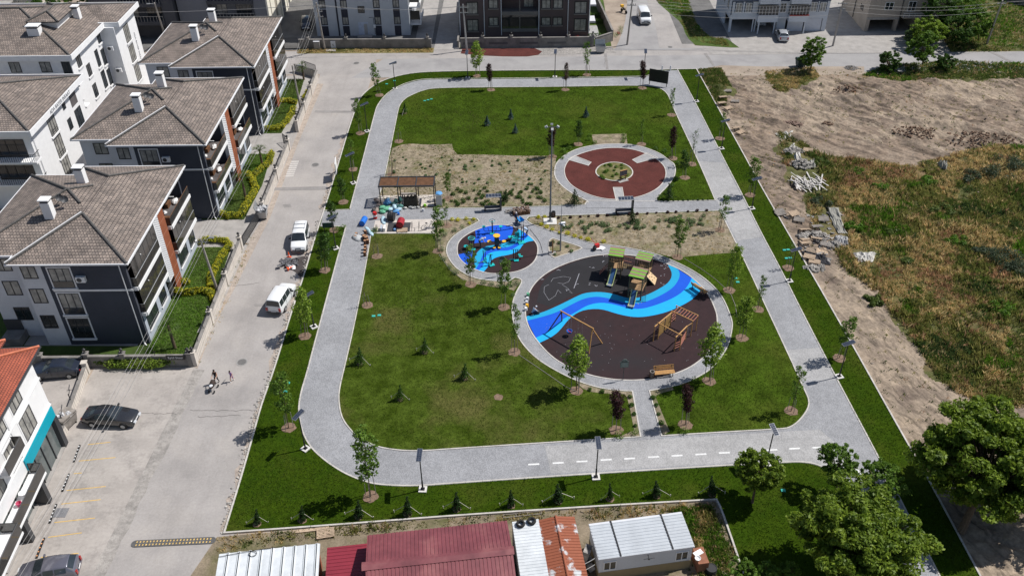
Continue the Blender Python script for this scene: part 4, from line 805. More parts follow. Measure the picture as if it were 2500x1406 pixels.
# ================================================================ WALLS, POLES, STREET THINGS
WALLB = M('pale_block_wall', (.60, .55, .49), .9, .12, 1.2, fine=.12, fs=8)
def lantern(par, x, y, z, s=1.0):
 b = MB(); b.lathe((x, y, z), [(.13 * s, 0), (.17 * s, .05), (.05 * s, .12), (.05 * s, .2), (.13 * s, .26), (.16 * s, .42), (.03 * s, .55), (.0, .58)], 8); return b.obj('lantern', BLACK, par)
def wall(label, a, bq, h, th=.22, posts=(), mat=None, cap=True, rail=0, plant=None, cat='garden wall', joints=True, lamp=True):
 a = Vector(a); bq = Vector(bq); L = (bq - a).length; ang = math.atan2(bq.y - a.y, bq.x - a.x); mat = mat or WALLB
 t = thing('garden_wall', label, cat, (a.x, a.y, 0), ang, 'boundary walls')
 MB().box(0, L, -th / 2, th / 2, 0, h).obj('wall', mat, t)
 if cap: MB().box(-.02, L + .02, -th / 2 - .05, th / 2 + .05, h + .001, h + .07).obj('coping', CONCD, t)
 if joints:
  q = MB(); k = 0.4
  while k < L: q.box(k, k + .025, -th / 2 - .006, -th / 2 - .001, .05, h - .02); q.box(k, k + .025, th / 2 + .001, th / 2 + .006, .05, h - .02); k += .4
  q.obj('wall_joint', CONCD, t)
 for p in posts:
  b = MB(); b.box(p - .2, p + .2, -.2, .2, 0, h + .35); b.box(p - .27, p + .27, -.27, .27, h + .35, h + .43); o = b.obj('post', mat, t)
  if lamp: lantern(o, p, 0, h + .43)
 if rail:
  n = int(L / rail)
  for i in range(1, n):
   x = i * L / n; b = MB(); b.tube([(x, 0, h + .05), (x, 0, h + .55)], .03, 5); b.box(x - .12, x + .12, -.02, .02, h + .4, h + .44); b.obj('rail_bracket', BLACK, t)
 return t
W1 = wall('pale wall running up the street in front of the nearest dark blue block', (-29.62, 62.2), (-29.9, 81.6), 1.25, posts=(.1, 6.2, 12.5, 19.2), rail=1.9)
wall('pale wall in front of the middle dark blue block, north of the metal waste container', (-29.0, 88.6), (-29.05, 104.4), 1.25, posts=(.1, 7.9, 15.6), rail=2.0)
wall('pale wall in front of the far dark blue block near the street corner', (-28.9, 109.4), (-29.1, 126.8), 1.3, posts=(.1, 5.8, 11.5), rail=2.4)
w = wall('low wall with a dark slatted panel at the street corner', (-29.1, 127.0), (-33.0, 129.6), 1.2, posts=(), lamp=False)
w = wall('grey wall with EYLUL SITESI sign and a climbing bush at its foot', (-39.6, 62.25), (-29.85, 62.2), 1.25, posts=(.1, 3.5, 9.6), mat=CONCD, joints=False, rail=2.6)
s = MB(); s.box(7.6, 9.3, -.30, -.22, 1.0, 1.5); so = s.obj('sign_board', BLACK, w); text('Eylül Sitesi', .34, 'sign_lettering', WHITE, so, (8.45, -.305, 1.15), (R(90), 0, 0), .004, .95)
wall('grey wall behind the dark saloon, left of the wall with the black name sign', (-50, 62.3), (-39.9, 62.25), 1.15, posts=(6.2,), mat=CONCD, joints=False)
w = wall('pale wall with a bent iron rail between the two parking areas', (-38.3, 53.2), (-39.4, 61.6), .95, posts=(8.2,), lamp=False)
for k in range(3):
 b = MB(); b.tube([(1.0 + 2.6 * k, .1, .9), (1.0 + 2.6 * k, .12, 1.7)], .04, 6); b.tube([(1.0 + 2.6 * k, .12, 1.5), (1.8 + 2.6 * k, .25, 1.5)], .03, 6); b.obj('rail_post', BLACK, w)
w = wall('long stained concrete wall in front of the pale grey block', (-34, 138.75), (-12.6, 138.4), 1.5, posts=(1.5, 7.7, 13.9, 20.8), mat=CONCD, joints=False)
w = wall('long brown grey wall with sunken panels in front of the brown block', (-7.9, 138.3), (13.6, 138.3), 1.6, posts=(3.6, 8.2, 12.9, 17.4, 21.3), mat=CONCD, joints=False)
q = MB(); [q.box(a, a + 3.0, -.125, -.112, .6, .95) for a in (.4, 4.6, 9.5, 14.0)]; q.obj('panel_recess_shade', M('painted_panel_shadow', (.12, .115, .115)), w)  # flat plates on the wall face, recess shadow painted as dark colour
wall('slanted end wall beside the tall street pole at the side street', (13.8, 138.3), (16.7, 140.5), 1.5, mat=CONCD, joints=False, lamp=False)
wall('dark side wall along the narrow side street', (16.8, 140.6), (14.2, 175), 1.8, mat=CONCD, joints=False, lamp=False)
wall('wall at the top right beyond the bushes', (88, 158), (100, 146), 1.6, mat=CONCD, joints=False, lamp=False)
wall('low wall between the pale grey block and the brown block drive', (-8.3, 138.4), (-8.5, 160), 1.1, mat=CONCD, joints=False, lamp=False)
def gate(label, a, bq, h, loc=None):
 a = Vector(a); bq = Vector(bq); L = (bq - a).length; t = thing('sliding_gate', label, 'gate', (a.x, a.y, .05), math.atan2(bq.y - a.y, bq.x - a.x))
 f = MB(); f.box(0, L, -.03, .03, 0, .06); f.box(0, L, -.03, .03, h - .06, h); f.box(0, .06, -.03, .03, .06, h - .06); f.box(L - .06, L, -.03, .03, .06, h - .06); f.obj('gate_frame', BLACK, t)
 q = MB(); k = .12
 while k < L - .1: q.box(k, k + .035, -.015, .015, .06, h - .06); k += .14
 q.obj('bars', DGREY, t); return t
gate('black barred gate lying open between the nearest wall and the waste container', (-29.75, 82.0), (-29.1, 88.0), 1.25)
gate('black gate at the drive before the far dark blue block', (-30.2, 106.4), (-29.0, 104.8), 1.3)
gate('black barred yard gate left of the long stained wall', (-38.6, 138.5), (-34.2, 138.7), 1.8)
gate('dark slatted gate panel at the top of the far garden wall', (-31.2, 128.9), (-29.3, 127.4), 1.9)
# lamps
def make_lamp():
 t = thing('street_lamp', 'x', 'street lamp')
 MB().box(-.32, .32, -.32, .32, 0, .10).obj('footing', M('lamp_footing', (.62, .60, .57), .8, .1, 3), t)
 b = MB(); b.box(-.16, .16, -.16, .16, .101, .13); b.tube([(0, 0, .13), (0, 0, 1.0), (0, 0, 1.02), (0, 0, 3.95)], [.075, .07, .05, .045], 10); b.obj('pole', BLACK, t)
 p = MB(); p.cbox((0, 0, 4.02), (.42, 1.15, .05), ry=R(0), rx=R(12)); o = p.obj('solar_panel', M('panel_frame', (.30, .31, .33), .4, .05, 3, metal=.5), t)
 g = MB();
 for i in range(2):
  for k in range(6): g.cbox((-.095 + .19 * i, (-.45 + .18 * k), 4.052 + (-.45 + .18 * k) * math.tan(R(12))), (.175, .165, .008), rx=R(12))
 g.obj('solar_cell', M('solar_cell', (.035, .045, .07), .15, .2, 4, spec=.8), o)
 q = MB(); q.cbox((0, .3, 3.93), (.22, .5, .06)); q.obj('lamp_head', DGREY, t); return t
LAMP = make_lamp(); first = True
lamps = [(746, 1095.6, 35, 'beside the bend of the path at the lower left'), (1032.4, 1195, 3, 'below the bottom path, left of the dashed line'), (1454.8, 1165.3, -3, 'standing at the middle of the dashed bottom path'), (1870, 1133, -12, 'half hidden behind the round tree at the bottom right'), (2048.6, 919.6, 75, 'nearest on the right grass strip, by the dirt'), (1927, 686.6, 78, 'on the right grass strip beside the heap of pallets'), (1835.3, 509.4, 78, 'on the right grass strip level with the cross path'), (1761.3, 363.5, 78, 'second from the top on the right grass strip'), (1700.2, 248.3, 80, 'topmost on the right grass strip'), (965, 217.6, 70, 'at the rounded top left corner of the park'), (1142, 191, 5, 'on the top grass strip left of a green tree'), (1354.6, 189, 5, 'in the middle of the top grass strip'), (1571, 188, 5, 'behind the dark red tree near the black billboard'), (896.5, 321.4, 60, 'beside two trees on the upper left strip'), (863.2, 447.7, 60, 'near the white and blue sign on the left strip'), (820, 606.7, 60, 'beside the white van with roof bars'), (766.8, 798.4, 55, 'on the left strip beside the white van seen from behind')]
for px, py, rz, lb in lamps:
 p = P(px, py, .1); lab = 'black solar street lamp ' + lb
 if first: LAMP.location = p; LAMP.rotation_euler = (0, 0, R(-rz)); LAMP['label'] = lab; LAMP['group'] = 'solar street lamps'; first = False
 else: dup(LAMP, p, R(-rz), 1, lab, 'solar street lamps')
# utility poles
def upole(label, px, py, h, tip, kind='wood', arms=1, z=0):
 p = P(px, py); q = P(tip[0], tip[1], h); t = thing('utility_pole', label, 'utility pole', p)
 d = Vector((q.x - p.x, q.y - p.y, h)); mat = {'wood': M('pole_wood', (.33, .30, .27), .9, .2, 3), 'steel': STEELP, 'conc': CONC}[kind]
 MB().tube([(0, 0, 0), d * .5, d], [.17, .13, .10], 8).obj('pole', mat, t)
 for k in range(arms):
  zz = d * (1 - .07 - .11 * k); b = MB(); b.box(zz.x - .7, zz.x + .7, zz.y - .05, zz.y + .05, zz.z - .05, zz.z + .05)
  o = b.obj('cross_arm', STEELP, t); c = MB()
  for x in (-.6, -.25, .25, .6): c.lathe((zz.x + x, zz.y, zz.z + .05), [(.03, 0), (.06, .06), (.04, .12), (.06, .18), (.02, .22)], 8)
  c.obj('insulator', CONCD, o)
 return t, Vector(p) + d
PA, tA = upole('wooden utility pole leaning beside the nearest dark blue block', 530, 708, 6.6, (488, 582))
b = MB(); b.tube([(tA.x - PA.location.x, tA.y - PA.location.y, 6.3), (tA.x - PA.location.x + 1.0, tA.y - PA.location.y + .1, 6.6)], .03, 6); b.cbox((tA.x - PA.location.x + 1.1, tA.y - PA.location.y + .1, 6.6), (.5, .2, .12)); b.obj('lamp_head', STEELP, PA)
PB, tB = upole('wooden utility pole in front of the far dark blue block', 735, 272, 6.9, (713, 160), arms=0)
b = MB(); d = tB - PB.location; b.tube([(d.x, d.y, 6.6), (d.x + .9, d.y, 6.9)], .03, 6); b.cbox((d.x + 1.0, d.y, 6.9), (.5, .2, .12)); b.obj('lamp_head', STEELP, PB)
PC, tC = upole('steel pole with many insulators in front of the pale grey block', 793, 121, 8.2, (772, 8), 'wood', 3)
PD, tD = upole('pale steel lattice pole at the left end of the brown block wall', 1140, 124, 7.6, (1130, 11), 'steel', 2)
PE_, tE = upole('tall wooden pole at the mouth of the side street', 1531, 110, 8.0, (1545, -8), 'wood', 2)
PF, tF = upole('concrete utility pole by the white and beige blocks', 2033, 113, 7.9, (2059, 2), 'conc', 2)
PG, tG = upole('leaning double pole on the right beyond the bushes', 2409, 108, 8, (2448, 2), 'conc', 1)
MB().tube([(.45, 1.0, 0), tG - PG.location - Vector((0, 0, .4))], .12, 8).obj('brace_pole', CONC, PG)
PH, tH = upole('thin lamp pole in the dark yard behind the far tiled roof', 404, 92, 9.0, (377, 8), 'conc', 0)
d = tH - PH.location; b = MB(); b.tube([(d.x, d.y, 8.8), (d.x - .8, d.y - .2, 9.0)], .03, 6); b.cbox((d.x - .9, d.y - .2, 8.95), (.5, .22, .12)); b.obj('lamp_head', STEELP, PH)
PI, tI = upole('leaning white pole by the pale house in the top left corner', 66, 58, 7, (42, 0), 'steel', 0)
def wires(label, a, bq, offs, sag=.8, r=.010):
 t = MB()
 for o in offs:
  A = Vector(a) + Vector(o); B = Vector(bq) + Vector(o)
  t.tube([A.lerp(B, i / 12) - Vector((0, 0, sag * 4 * (i / 12) * (1 - i / 12))) for i in range(13)], r, 4)
 o = t.obj('power_line', M('cable_grey', (.40, .39, .38), .6, .05, 1), None); return tag(o, label, 'power lines')
off4 = [(-.6, 0, -.3), (-.25, 0, -.3), (.25, 0, -.3), (.6, 0, -.3)]
wires('four sagging power lines from the leaning street pole over the parking lot', tA, (-33.0, 30, 6.8), off4, .9)
wires('four power lines along the gardens between the two street poles', tA, tB, off4, .7)
wires('power lines from the far garden pole to the pale grey block pole', tB, tC, off4, .6)
wires('power lines crossing the top between the two utility poles of the far walls', tC, tD, off4, .7)
wires('power lines running left from the insulator pole past the dark blocks', tC, (-90, 136, 8.6), off4, 1.0)
wires('power lines crossing in front of the white block on open parking', tE, tF, [(0, 0, -.3), (0, 0, -.8), (0, 0, -1.3), (0, 0, -2.2)], .9, .016)
wires('power lines crossing above the bushes at the top right', tF, tG, [(0, 0, -.3), (0, 0, -.8), (0, 0, -1.6)], .8, .016)
wires('power lines leaving the frame at the top right corner', tG, (130, 150, 8), [(0, 0, -.3), (0, 0, -.8)], .8, .016)
# manholes
def manhole(label, px, py, r=.42):
 p = P(px, py); b = MB(); b.cyl((0, 0), r * 1.25, .0, .030, 20); t = tag(b.obj('manhole', M('manhole_collar', (.30, .29, .28), .9, .1, 3)), label, 'manhole cover', 'street manhole covers'); t.location = p
 c = MB(); c.cyl((0, 0), r, .031, .038, 20); o = c.obj('cover', M('manhole_iron', (.15, .145, .14), .7, .2, 12, b=.5, bs=30), t); return t
manhole('round manhole cover near the walking woman and child', 591, 884); manhole('round manhole cover beside the faded road marking', 770, 403); manhole('round manhole cover near the top left road junction', 870, 155); manhole('small manhole cover in the side street mouth', 1636, 116, .35)
q = tag(MB().box(-.5, .5, -.45, .45, 0, .02).obj('drain_cover', M('steel_grate', (.20, .20, .21), .6, .2, 8, b=.4)), 'square grey drain cover beside a striped wheel stop', 'drain cover'); q.location = P(149, 1251, .013)
q = tag(MB().box(-.8, .8, -.4, .4, 0, .12).obj('drain_cover', CONC), 'concrete slab cover on the dry verge by the stained wall', 'drain cover'); q.location = P(808, 125, .0)
# turquoise hatch pairs in the grass
def hatch(px, py, label, n=2, dx=14, dy=-2):
 p = P(px, py, .13); b = MB()
 for i in range(n): q = P(px + dx * i, py + dy * i, .13); b.box(q.x - p.x - .17, q.x - p.x + .17, q.y - p.y - .13, q.y - p.y + .13, -.03, .05); b.box(q.x - p.x - .13, q.x - p.x + .13, q.y - p.y - .09, q.y - p.y + .09, .05, .065)
 o = tag(b.obj('irrigation_box', M('turquoise_lid', (.06, .46, .38), .5, .05, 3)), label, 'irrigation box', 'turquoise irrigation boxes'); o.location = p
hatch(912, 772, 'pair of turquoise irrigation lids on bare soil in the left of the south lawn'); hatch(1037, 247, 'turquoise irrigation lids in the top left of the north lawn', 3, 8, -2); hatch(944, 206, 'turquoise lids beside the top left corner lamp', 2, 19, -8); hatch(1796, 680, 'turquoise lids on grass right of the playground', 2, 5, 9); hatch(1915, 611, 'upper pair of pale turquoise lids by the right strip lamp', 2, 9, -1); hatch(1920, 631, 'lower pair of turquoise lids by the right strip lamp', 2, 9, -1); hatch(1912, 1197, 'single turquoise lid right of the round bottom tree', 1); hatch(703, 935, 'turquoise lid glimpsed through the tall left strip tree', 2, -6, 20)
# speed bump
t = thing('speed_bump', 'black and yellow rubber speed bump across the street at bottom left', 'speed bump', P(424, 1323, .01), R(2.5))
b = MB(); b.cbox((0, 0, .025), (5.7, .62, .05)); b.cyl((-2.85, 0), .31, 0, .048, 14); b.cyl((2.85, 0), .31, 0, .048, 14); b.obj('base', M('bump_rubber', (.10, .10, .10), .9, .2, 5), t)
b = MB(); [b.cbox((-2.75 + k * .25, s_ * .14, .052), (.09, .14, .012), rz=R(-10)) for k in range(23) for s_ in (-1, 1)]; b.obj('reflector', M('worn_yellow', (.62, .42, .14), .7, .3, 4), t)
for i, (a, bq, lab) in enumerate([((195, 1087), (180, 1128), 'black wheel stop with white flashes, farthest up the parking row'), ((169, 1157), (152, 1200), 'black wheel stop, second down the parking row'), ((138, 1231), (121, 1277), 'black wheel stop beside the square drain cover'), ((108, 1313), (89, 1363), 'black wheel stop with orange flashes, nearest the grey hatchback')]):
 A, B = P(*a, .01), P(*bq, .01); L = (B - A).length; t = thing('wheel_stop', lab, 'wheel stop', (A + B) / 2, math.atan2((B - A).y, (B - A).x), 'wheel stops of the parking row')
 b = MB(); b.add([(-L / 2, -.08, 0), (-L / 2, .08, 0), (-L / 2, .05, .10), (-L / 2, -.05, .10), (L / 2, -.08, 0), (L / 2, .08, 0), (L / 2, .05, .10), (L / 2, -.05, .10)], [(0, 1, 2, 3), (4, 7, 6, 5), (0, 4, 5, 1), (1, 5, 6, 2), (2, 6, 7, 3), (3, 7, 4, 0)]); b.obj('body', RUBBER, t)
 b = MB(); [b.cbox((-L / 2 + .2 + k * (L - .4) / 4, 0, .103), (.10, .10, .008)) for k in range(5)]; b.obj('reflector', M('orange_flash', (.75, .35, .15)) if i == 3 else WHITE, t)
# containers
def skip(label, px, py, rz, full, lid, mat=None):
 t = thing('waste_container', label, 'waste container', P(px, py), R(rz)); m_ = mat or STEELP
 b = MB(); v = [(-.62, -.45, .22), (.62, -.45, .22), (.62, .45, .22), (-.62, .45, .22), (-.78, -.55, 1.15), (.78, -.55, 1.15), (.78, .55, 1.15), (-.78, .55, 1.15)]
 b.add(v, [(0, 3, 2, 1), (0, 1, 5, 4), (1, 2, 6, 5), (2, 3, 7, 6), (3, 0, 4, 7)]); b.add([(x * .94, y * .94, z - .02) for x, y, z in v], [(0, 1, 2, 3), (0, 4, 5, 1), (1, 5, 6, 2), (2, 6, 7, 3), (3, 7, 4, 0)])
 b.box(-.82, .82, -.6, -.55, 1.1, 1.18); b.box(-.82, .82, .55, .6, 1.1, 1.18); b.box(-.82, -.78, -.55, .55, 1.1, 1.18); b.box(.78, .82, -.55, .55, 1.1, 1.18); b.obj('bin', m_, t)
 w = MB(); [w.tube([(x - .04, y, .1), (x + .04, y, .1)], .1, 10) for x in (-.5, .5) for y in (-.35, .35)]; w.obj('wheel', RUBBER, t)
 if lid: b = MB(); b.tube([(-.78, .56, 1.2), (.78, .56, 1.2)], .03, 6); b.cbox((0, .62, 1.55), (1.6, .05, .75), rx=R(-15)); b.obj('lid', m_, t)
 else: b = MB(); b.tube([(-.8, -.5, 1.2), (-.8, -.3, 1.42), (-.8, .3, 1.42), (-.8, .5, 1.2)], .08, 6); b.cbox((0, 0, 1.3), (1.62, 1.1, .12)); b.obj('lid', m_, t)
 if full:
  b = MB(); r2 = random.Random(3); [b.blob((r2.uniform(-.5, .5), r2.uniform(-.35, .35), 1.1 + r2.uniform(0, .2)), (r2.uniform(.12, .28),) * 3, 7, 5, .3, r2) for _ in range(14)]; b.obj('rubbish', M('rubbish_bags', (.5, .5, .5), .6, .6, 3, c2=(.1, .1, .12)), t)
skip('galvanised waste container overflowing with rubbish by the middle garden wall', 643, 531, 95, True, True)
skip('grey waste container standing before the brown grey wall', 1465, 129, 2, False, True)
skip('dark green waste container beside the round tree on the far road', 1954, 163, 10, False, False, M('dark_green_plastic', (.03, .06, .055), .5, .1, 3))
skip('broken metal frame container heaped with scrap at the corner block', 168, 1038, 70, True, False, WOODG)
# cabinets by the stained wall
def cab(label, px, py, w, h, num=None, mat=None):
 t = thing('utility_cabinet', label, 'utility cabinet', P(px, py)); MB().box(-w / 2, w / 2, -.2, .2, 0, h).obj('box', mat or WHITE, t); MB().box(-w / 2 - .03, w / 2 + .03, -.23, .23, h, h + .05).obj('cap', PLAST, t)
 MB().box(-w / 2 + .05, w / 2 - .05, -.22, -.201, .1, h - .08).obj('door', mat or PLAST, t)
 if num: text(num, .5, 'number', BLACK, t, (0, -.225, h * .42), (R(90), 0, 0))
cab('white cabinet with the figure 6 against the stained wall', 815, 119, .75, 1.25, '6'); cab('grey concrete cabinet left of the steel insulator pole', 775, 121, .95, 1.3, None, CONC)
# cones and the rubbish heap in the street
def cone(label, px, py, lying=0):
 t = thing('traffic_cone', label, 'traffic cone', P(px, py, .02), R(40)); b = MB(); b.box(-.2, .2, -.2, .2, 0, .04); b.lathe((0, 0, .04), [(.15, 0), (.03, .68), (0, .69)], 12); b.obj('cone', ORANGE, t); MB().lathe((0, 0, .04), [(.118, .20), (.078, .38)], 12).obj('band', WHITE, t)
 if lying: t.rotation_euler = (R(80), 0, R(120)); t.location.z = .2
cone('orange traffic cone upright in front of the white van with roof bars', 706, 628); cone('orange and white traffic cone tipped at the rubbish heap', 702, 660, 1)
t = thing('rubbish_heap', 'heap of broken black plastic and white sheeting on the street between the vans', 'rubbish heap', P(705, 645, .02)); r2 = random.Random(11)
b = MB(); [b.cbox((r2.uniform(-.9, .9), r2.uniform(-.7, .7), r2.uniform(.05, .35)), (r2.uniform(.2, .6), r2.uniform(.2, .5), r2.uniform(.03, .15)), r2.uniform(0, 3), r2.uniform(-.6, .6), r2.uniform(-.6, .6)) for _ in range(46)]; b.obj('debris', M('black_debris', (.05, .05, .055), .8, .5, 4, c2=(.18, .18, .19)), t)
b = MB(); [b.blob((r2.uniform(.1, .7), r2.uniform(-.9, -.4), .15), (.3, .25, .14), 8, 5, .35, r2) for _ in range(4)]; b.obj('white_sheeting', WHITE, t)
# signs
def board_sign(label, name, px, py, w, h, z, rz, face, post, cat='sign'):
 t = thing(name, label, cat, P(px, py, .1), R(rz)); b = MB(); b.box(-w / 2, w / 2, -.04, .04, z, z + h); o = b.obj('board', face, t)
 b = MB(); [b.box(x - .04, x + .04, -.035, .035, 0, z - .001) for x in (-w / 2 + .15, w / 2 - .15)]; b.obj('leg', post, t); return t, o
t, o = board_sign('large blank black billboard near the top right park entrance', 'billboard', 1606, 210, 2.9, 1.9, .55, -25, BLACK, BLACK, 'billboard')
t, o = board_sign('white and blue notice board on the left strip facing the street', 'notice_board', 824, 433, 1.9, 1.45, .9, -83, WHITE, DGREY, 'notice board')
MB().box(-.95, .95, -.05, -.041, .9, 1.35).obj('blue_band', BLUEP, o); MB().box(-.5, .5, -.05, -.041, 1.6, 1.85).obj('printed_block', M('pale_print', (.45, .6, .6)), o)
t, o = board_sign('dark green park board at the left entrance path', 'information_board', 804, 571, 1.25, .62, .85, 4, M('board_green', (.03, .06, .055), .4, .2, 3), BLACK, 'information board')
t, o = board_sign('small wooden information board in the centre of the red circle', 'information_board', 1521, 441, 1.0, .65, .75, 25, M('board_print_grey', (.10, .10, .115), .4, .3, 6), WOODD, 'information board'); MB().box(-.5, .5, -.05, .05, 1.401, 1.46).obj('top_rail', WOOD, t); MB().box(-.5, .5, -.045, .045, .68, .749).obj('lower_rail', WOOD, t); MB().box(-.7, .6, -.4, .4, 0, .06).obj('footing', CONC, t)
def post_sign(label, px, py, rz):
 t = thing('park_sign', label, 'sign', P(px, py, .11), R(rz)); MB().tube([(0, 0, 0), (0, 0, 1.9)], .035, 8).obj('post', DGREY, t)
 b = MB(); b.box(-.38, .38, -.045, -.015, 1.55, 2.25); b.tube([(0, -.045, 2.25), (0, -.015, 2.25)], .27, 18); o = b.obj('sign_plate', M('sign_grey_green', (.16, .20, .19), .35, .1, 4), t)
 MB().box(-.31, .31, -.052, -.046, 1.62, 2.12).obj('rules_panel', M('sign_panel_pale', (.26, .31, .29), .3, .2, 14), o); MB().box(-.42, .42, -.05, -.0, 2.2, 2.24).obj('cross_bar', BLACK, t)
post_sign('grey green rules sign on a pole at the lower edge of the big playground', 1521, 927, 3); post_sign('grey green rules sign at the lower edge of the blue exercise circle', 1227, 672, 0)
for i, px in enumerate((1616, 1636)):
 b = MB(); b.cyl((0, 0), .09, 0, .75, 12); b.lathe((0, 0, .75), [(.09, 0), (.07, .05), (0, .07)], 12); o = tag(b.obj('bollard', PLAST), ('left', 'right')[i] + ' of the two pale bollards at the top park entrance', 'bollard', 'entrance bollards'); o.location = P(px, 173, .1)
# ================================================================ VEHICLES
def make_car(name, label, cat, loc, rz, paint, L, W_, prof, glass_top, wb, wr=.31, group=None, rails=False, rear='hatch', panelvan=False, plate=True):
 """prof: stations front to rear (x, z_low, z_belt, z_roof, half-width belt, half-width roof); z_roof None = bonnet or boot"""
 t = thing(name, label, cat, loc, rz, group); S = []
 for x, zl, zb, zr, wb_, wr_ in prof:
  if zr is None: zr = zb + .06; wr_ = wb_ * .86; m1 = zb + .02; wm = wb_ * .96
  else: m1 = zr - .07; wm = wr_
  S.append([(x, wb_ * .90, zl), (x, wb_ * 1.0, zl + .14), (x, wb_ * 1.02, (zl + zb) / 2 + .08), (x, wb_ * .97, zb), (x, wm, m1), (x, wm * .82, zr), (x, 0, zr + .025)])
 b = MB(); n = 7; V = []
 for s in S: V += s + [(x, -y, z) for x, y, z in s[-2::-1]]
 k = 13; F = []
 for i in range(len(S) - 1):
  for j in range(k - 1): F.append((i * k + j, i * k + j + 1, (i + 1) * k + j + 1, (i + 1) * k + j))
  F.append((i * k + k - 1, i * k, (i + 1) * k, (i + 1) * k + k - 1))
 F += [tuple(range(k - 1, -1, -1)), tuple((len(S) - 1) * k + j for j in range(k))]
 b.add(V, F); bo = b.obj('body', paint, t, True)
 bv = bo.modifiers.new('bevel', 'BEVEL'); bv.width = .03; bv.segments = 2; bv.limit_method = 'ANGLE'; bv.angle_limit = R(35)
 # glass: panels laid just proud of the cabin faces
 def pane(nm, p4, inset=.10, off=.014, ctr=None):
  p4 = [Vector(q) for q in p4]; c = sum(p4, Vector()) / 4; nrm = (p4[1] - p4[0]).cross(p4[3] - p4[0]).normalized()
  if nrm.dot(c - Vector((c.x * .6, 0, .7))) < 0: nrm = -nrm
  q = [v + (c - v).normalized() * inset + nrm * off for v in p4]; g = MB(); g.add(q, [(0, 1, 2, 3)] if (q[1] - q[0]).cross(q[3] - q[0]).dot(nrm) > 0 else [(3, 2, 1, 0)]); return g.obj(nm, GLASS, t)
 cab = [i for i, s in enumerate(prof) if s[3] is not None]; a, e = cab[0], cab[-1]
 f, r = S[a - 1], S[a]; mir = lambda p: (p[0], -p[1], p[2])
 def screen(nm, s0, s1, t0, t1):
  g = MB(); V = []; A_ = s0[3:] + [mir(q) for q in s0[5:3:-1]] + [mir(s0[3])]; B_ = s1[3:] + [mir(q) for q in s1[5:3:-1]] + [mir(s1[3])]; A_ = A_[1:-1]; B_ = B_[1:-1]; n_ = len(A_)
  sg = 1 if s0[0][0] > s1[0][0] and s1[5][2] > s0[5][2] else -1
  up = Vector((abs(s1[5][2] - s0[5][2]) * sg, 0, abs(s1[0][0] - s0[0][0]))).normalized() * .025
  for tt in (t0, t1): V += [Vector((a_[0], a_[1] * .95, a_[2])).lerp(Vector((b_[0], b_[1] * .95, b_[2])), tt) + up for a_, b_ in zip(A_, B_)]
  g.add(V, [(j, j + 1, n_ + j + 1, n_ + j) for j in range(n_ - 1)]); g.obj(nm, GLASS, t)
 screen('windscreen', f, r, .06, .93)
 for i in cab[:-1]:
  if panelvan and i > cab[0]: continue
  s0, s1 = S[i], S[i + 1]
  if s1[3][0] == s0[3][0]: continue
  for fl in (lambda p: p, mir): pane('side_window', [fl(s0[3]), fl(s1[3]), fl(s1[4]), fl(s0[4])], .05, .022)
 if S[a - 1][3][0] != S[a][3][0]:
  for fl in (lambda p: p, mir):
   g = MB(); tri = [Vector(fl(S[a - 1][3])), Vector(fl(S[a][3])), Vector(fl(S[a][4]))]; c = sum(tri, Vector()) / 3; sg = 1 if c.y > 0 else -1
   g.add([v + (c - v) * .3 + Vector((0, .02 * sg, 0)) for v in tri], [(0, 1, 2) if sg < 0 else (2, 1, 0)]); g.obj('quarter_window', GLASS, t)
 if e + 1 < len(S): screen('rear_window', S[e], S[e + 1], .10, .88)
 xr, xf = prof[-1][0], prof[0][0]; wf = prof[0][4]; wrr = prof[-1][4]
 for x in (wb[0], wb[1]):
  for s_ in (-1, 1):
   y = s_ * (W_ / 2 - .10); w = MB(); w.tube([(x, y - .11, wr), (x, y + .11, wr)], wr, 20); o = w.obj('wheel', RUBBER, t); q = MB(); q.tube([(x, y + s_ * .112, wr), (x, y + s_ * .125, wr)], wr * .62, 14); q.obj('rim', STEELP, o)
   m_ = MB(); m_.tube([(x, y - s_ * .02, wr), (x, y + s_ * .075, wr)], wr * 1.16, 20); m_.obj('wheel_arch', BLACK, t)
 zf = prof[0][2]; zl = prof[0][1]; hl = M('headlamp_clear', (.6, .62, .64), .1, .05, 2, spec=.8); tl = M('tail_lamp_red', (.35, .012, .012), .2, .1, 2, spec=.7)
 for s_ in (-1, 1):
  q = MB(); q.cbox((xf + .06, s_ * (wf - .20), zf - .12), (.16, .34, .17)); q.obj('headlamp', hl, t)
  q = MB(); q.cbox((xr - .02, s_ * (wrr - .11), prof[-1][2] - .10), (.12, .20, .34 if rear != 'boot' else .18)); q.obj('tail_lamp', tl, t)
  q = MB(); q.cbox((S[a - 1][3][0] - .25 + (S[a][3][0] - S[a - 1][3][0]) * .4, s_ * (prof[a][4] + .12), prof[a][2] + .10), (.12, .24, .15)); q.obj('mirror', paint if cat != 'van' else BLACK, t)
 q = MB(); q.cbox((xf + .01, 0, zl + .16), (.10, W_ * .78, .18)); q.obj('front_bumper', DGREY, t); q = MB(); q.cbox((xf + .01, 0, zf - .16), (.06, W_ * .42, .11)); q.obj('grille', BLACK, t)
 q = MB(); q.cbox((xr - .01, 0, zl + .14), (.10, W_ * .86, .16)); q.obj('rear_bumper', DGREY if cat == 'van' else paint, t)
 if plate:
  for x in (xf + .045, xr - .065): q = MB(); q.cbox((x, 0, zl + .30), (.02, .5, .11)); q.obj('number_plate', WHITE, t)
 x = S[e][3][0]; ds = MB()
 for xx in ((S[a][3][0] - .0), (S[a][3][0] + S[e][3][0]) / 2):
  for s_ in (-1, 1): ds.cbox((xx, s_ * (prof[a][4] * 1.02 + .0), .72), (.018, .02, .75))
 ds.obj('door_gap', BLACK, t)
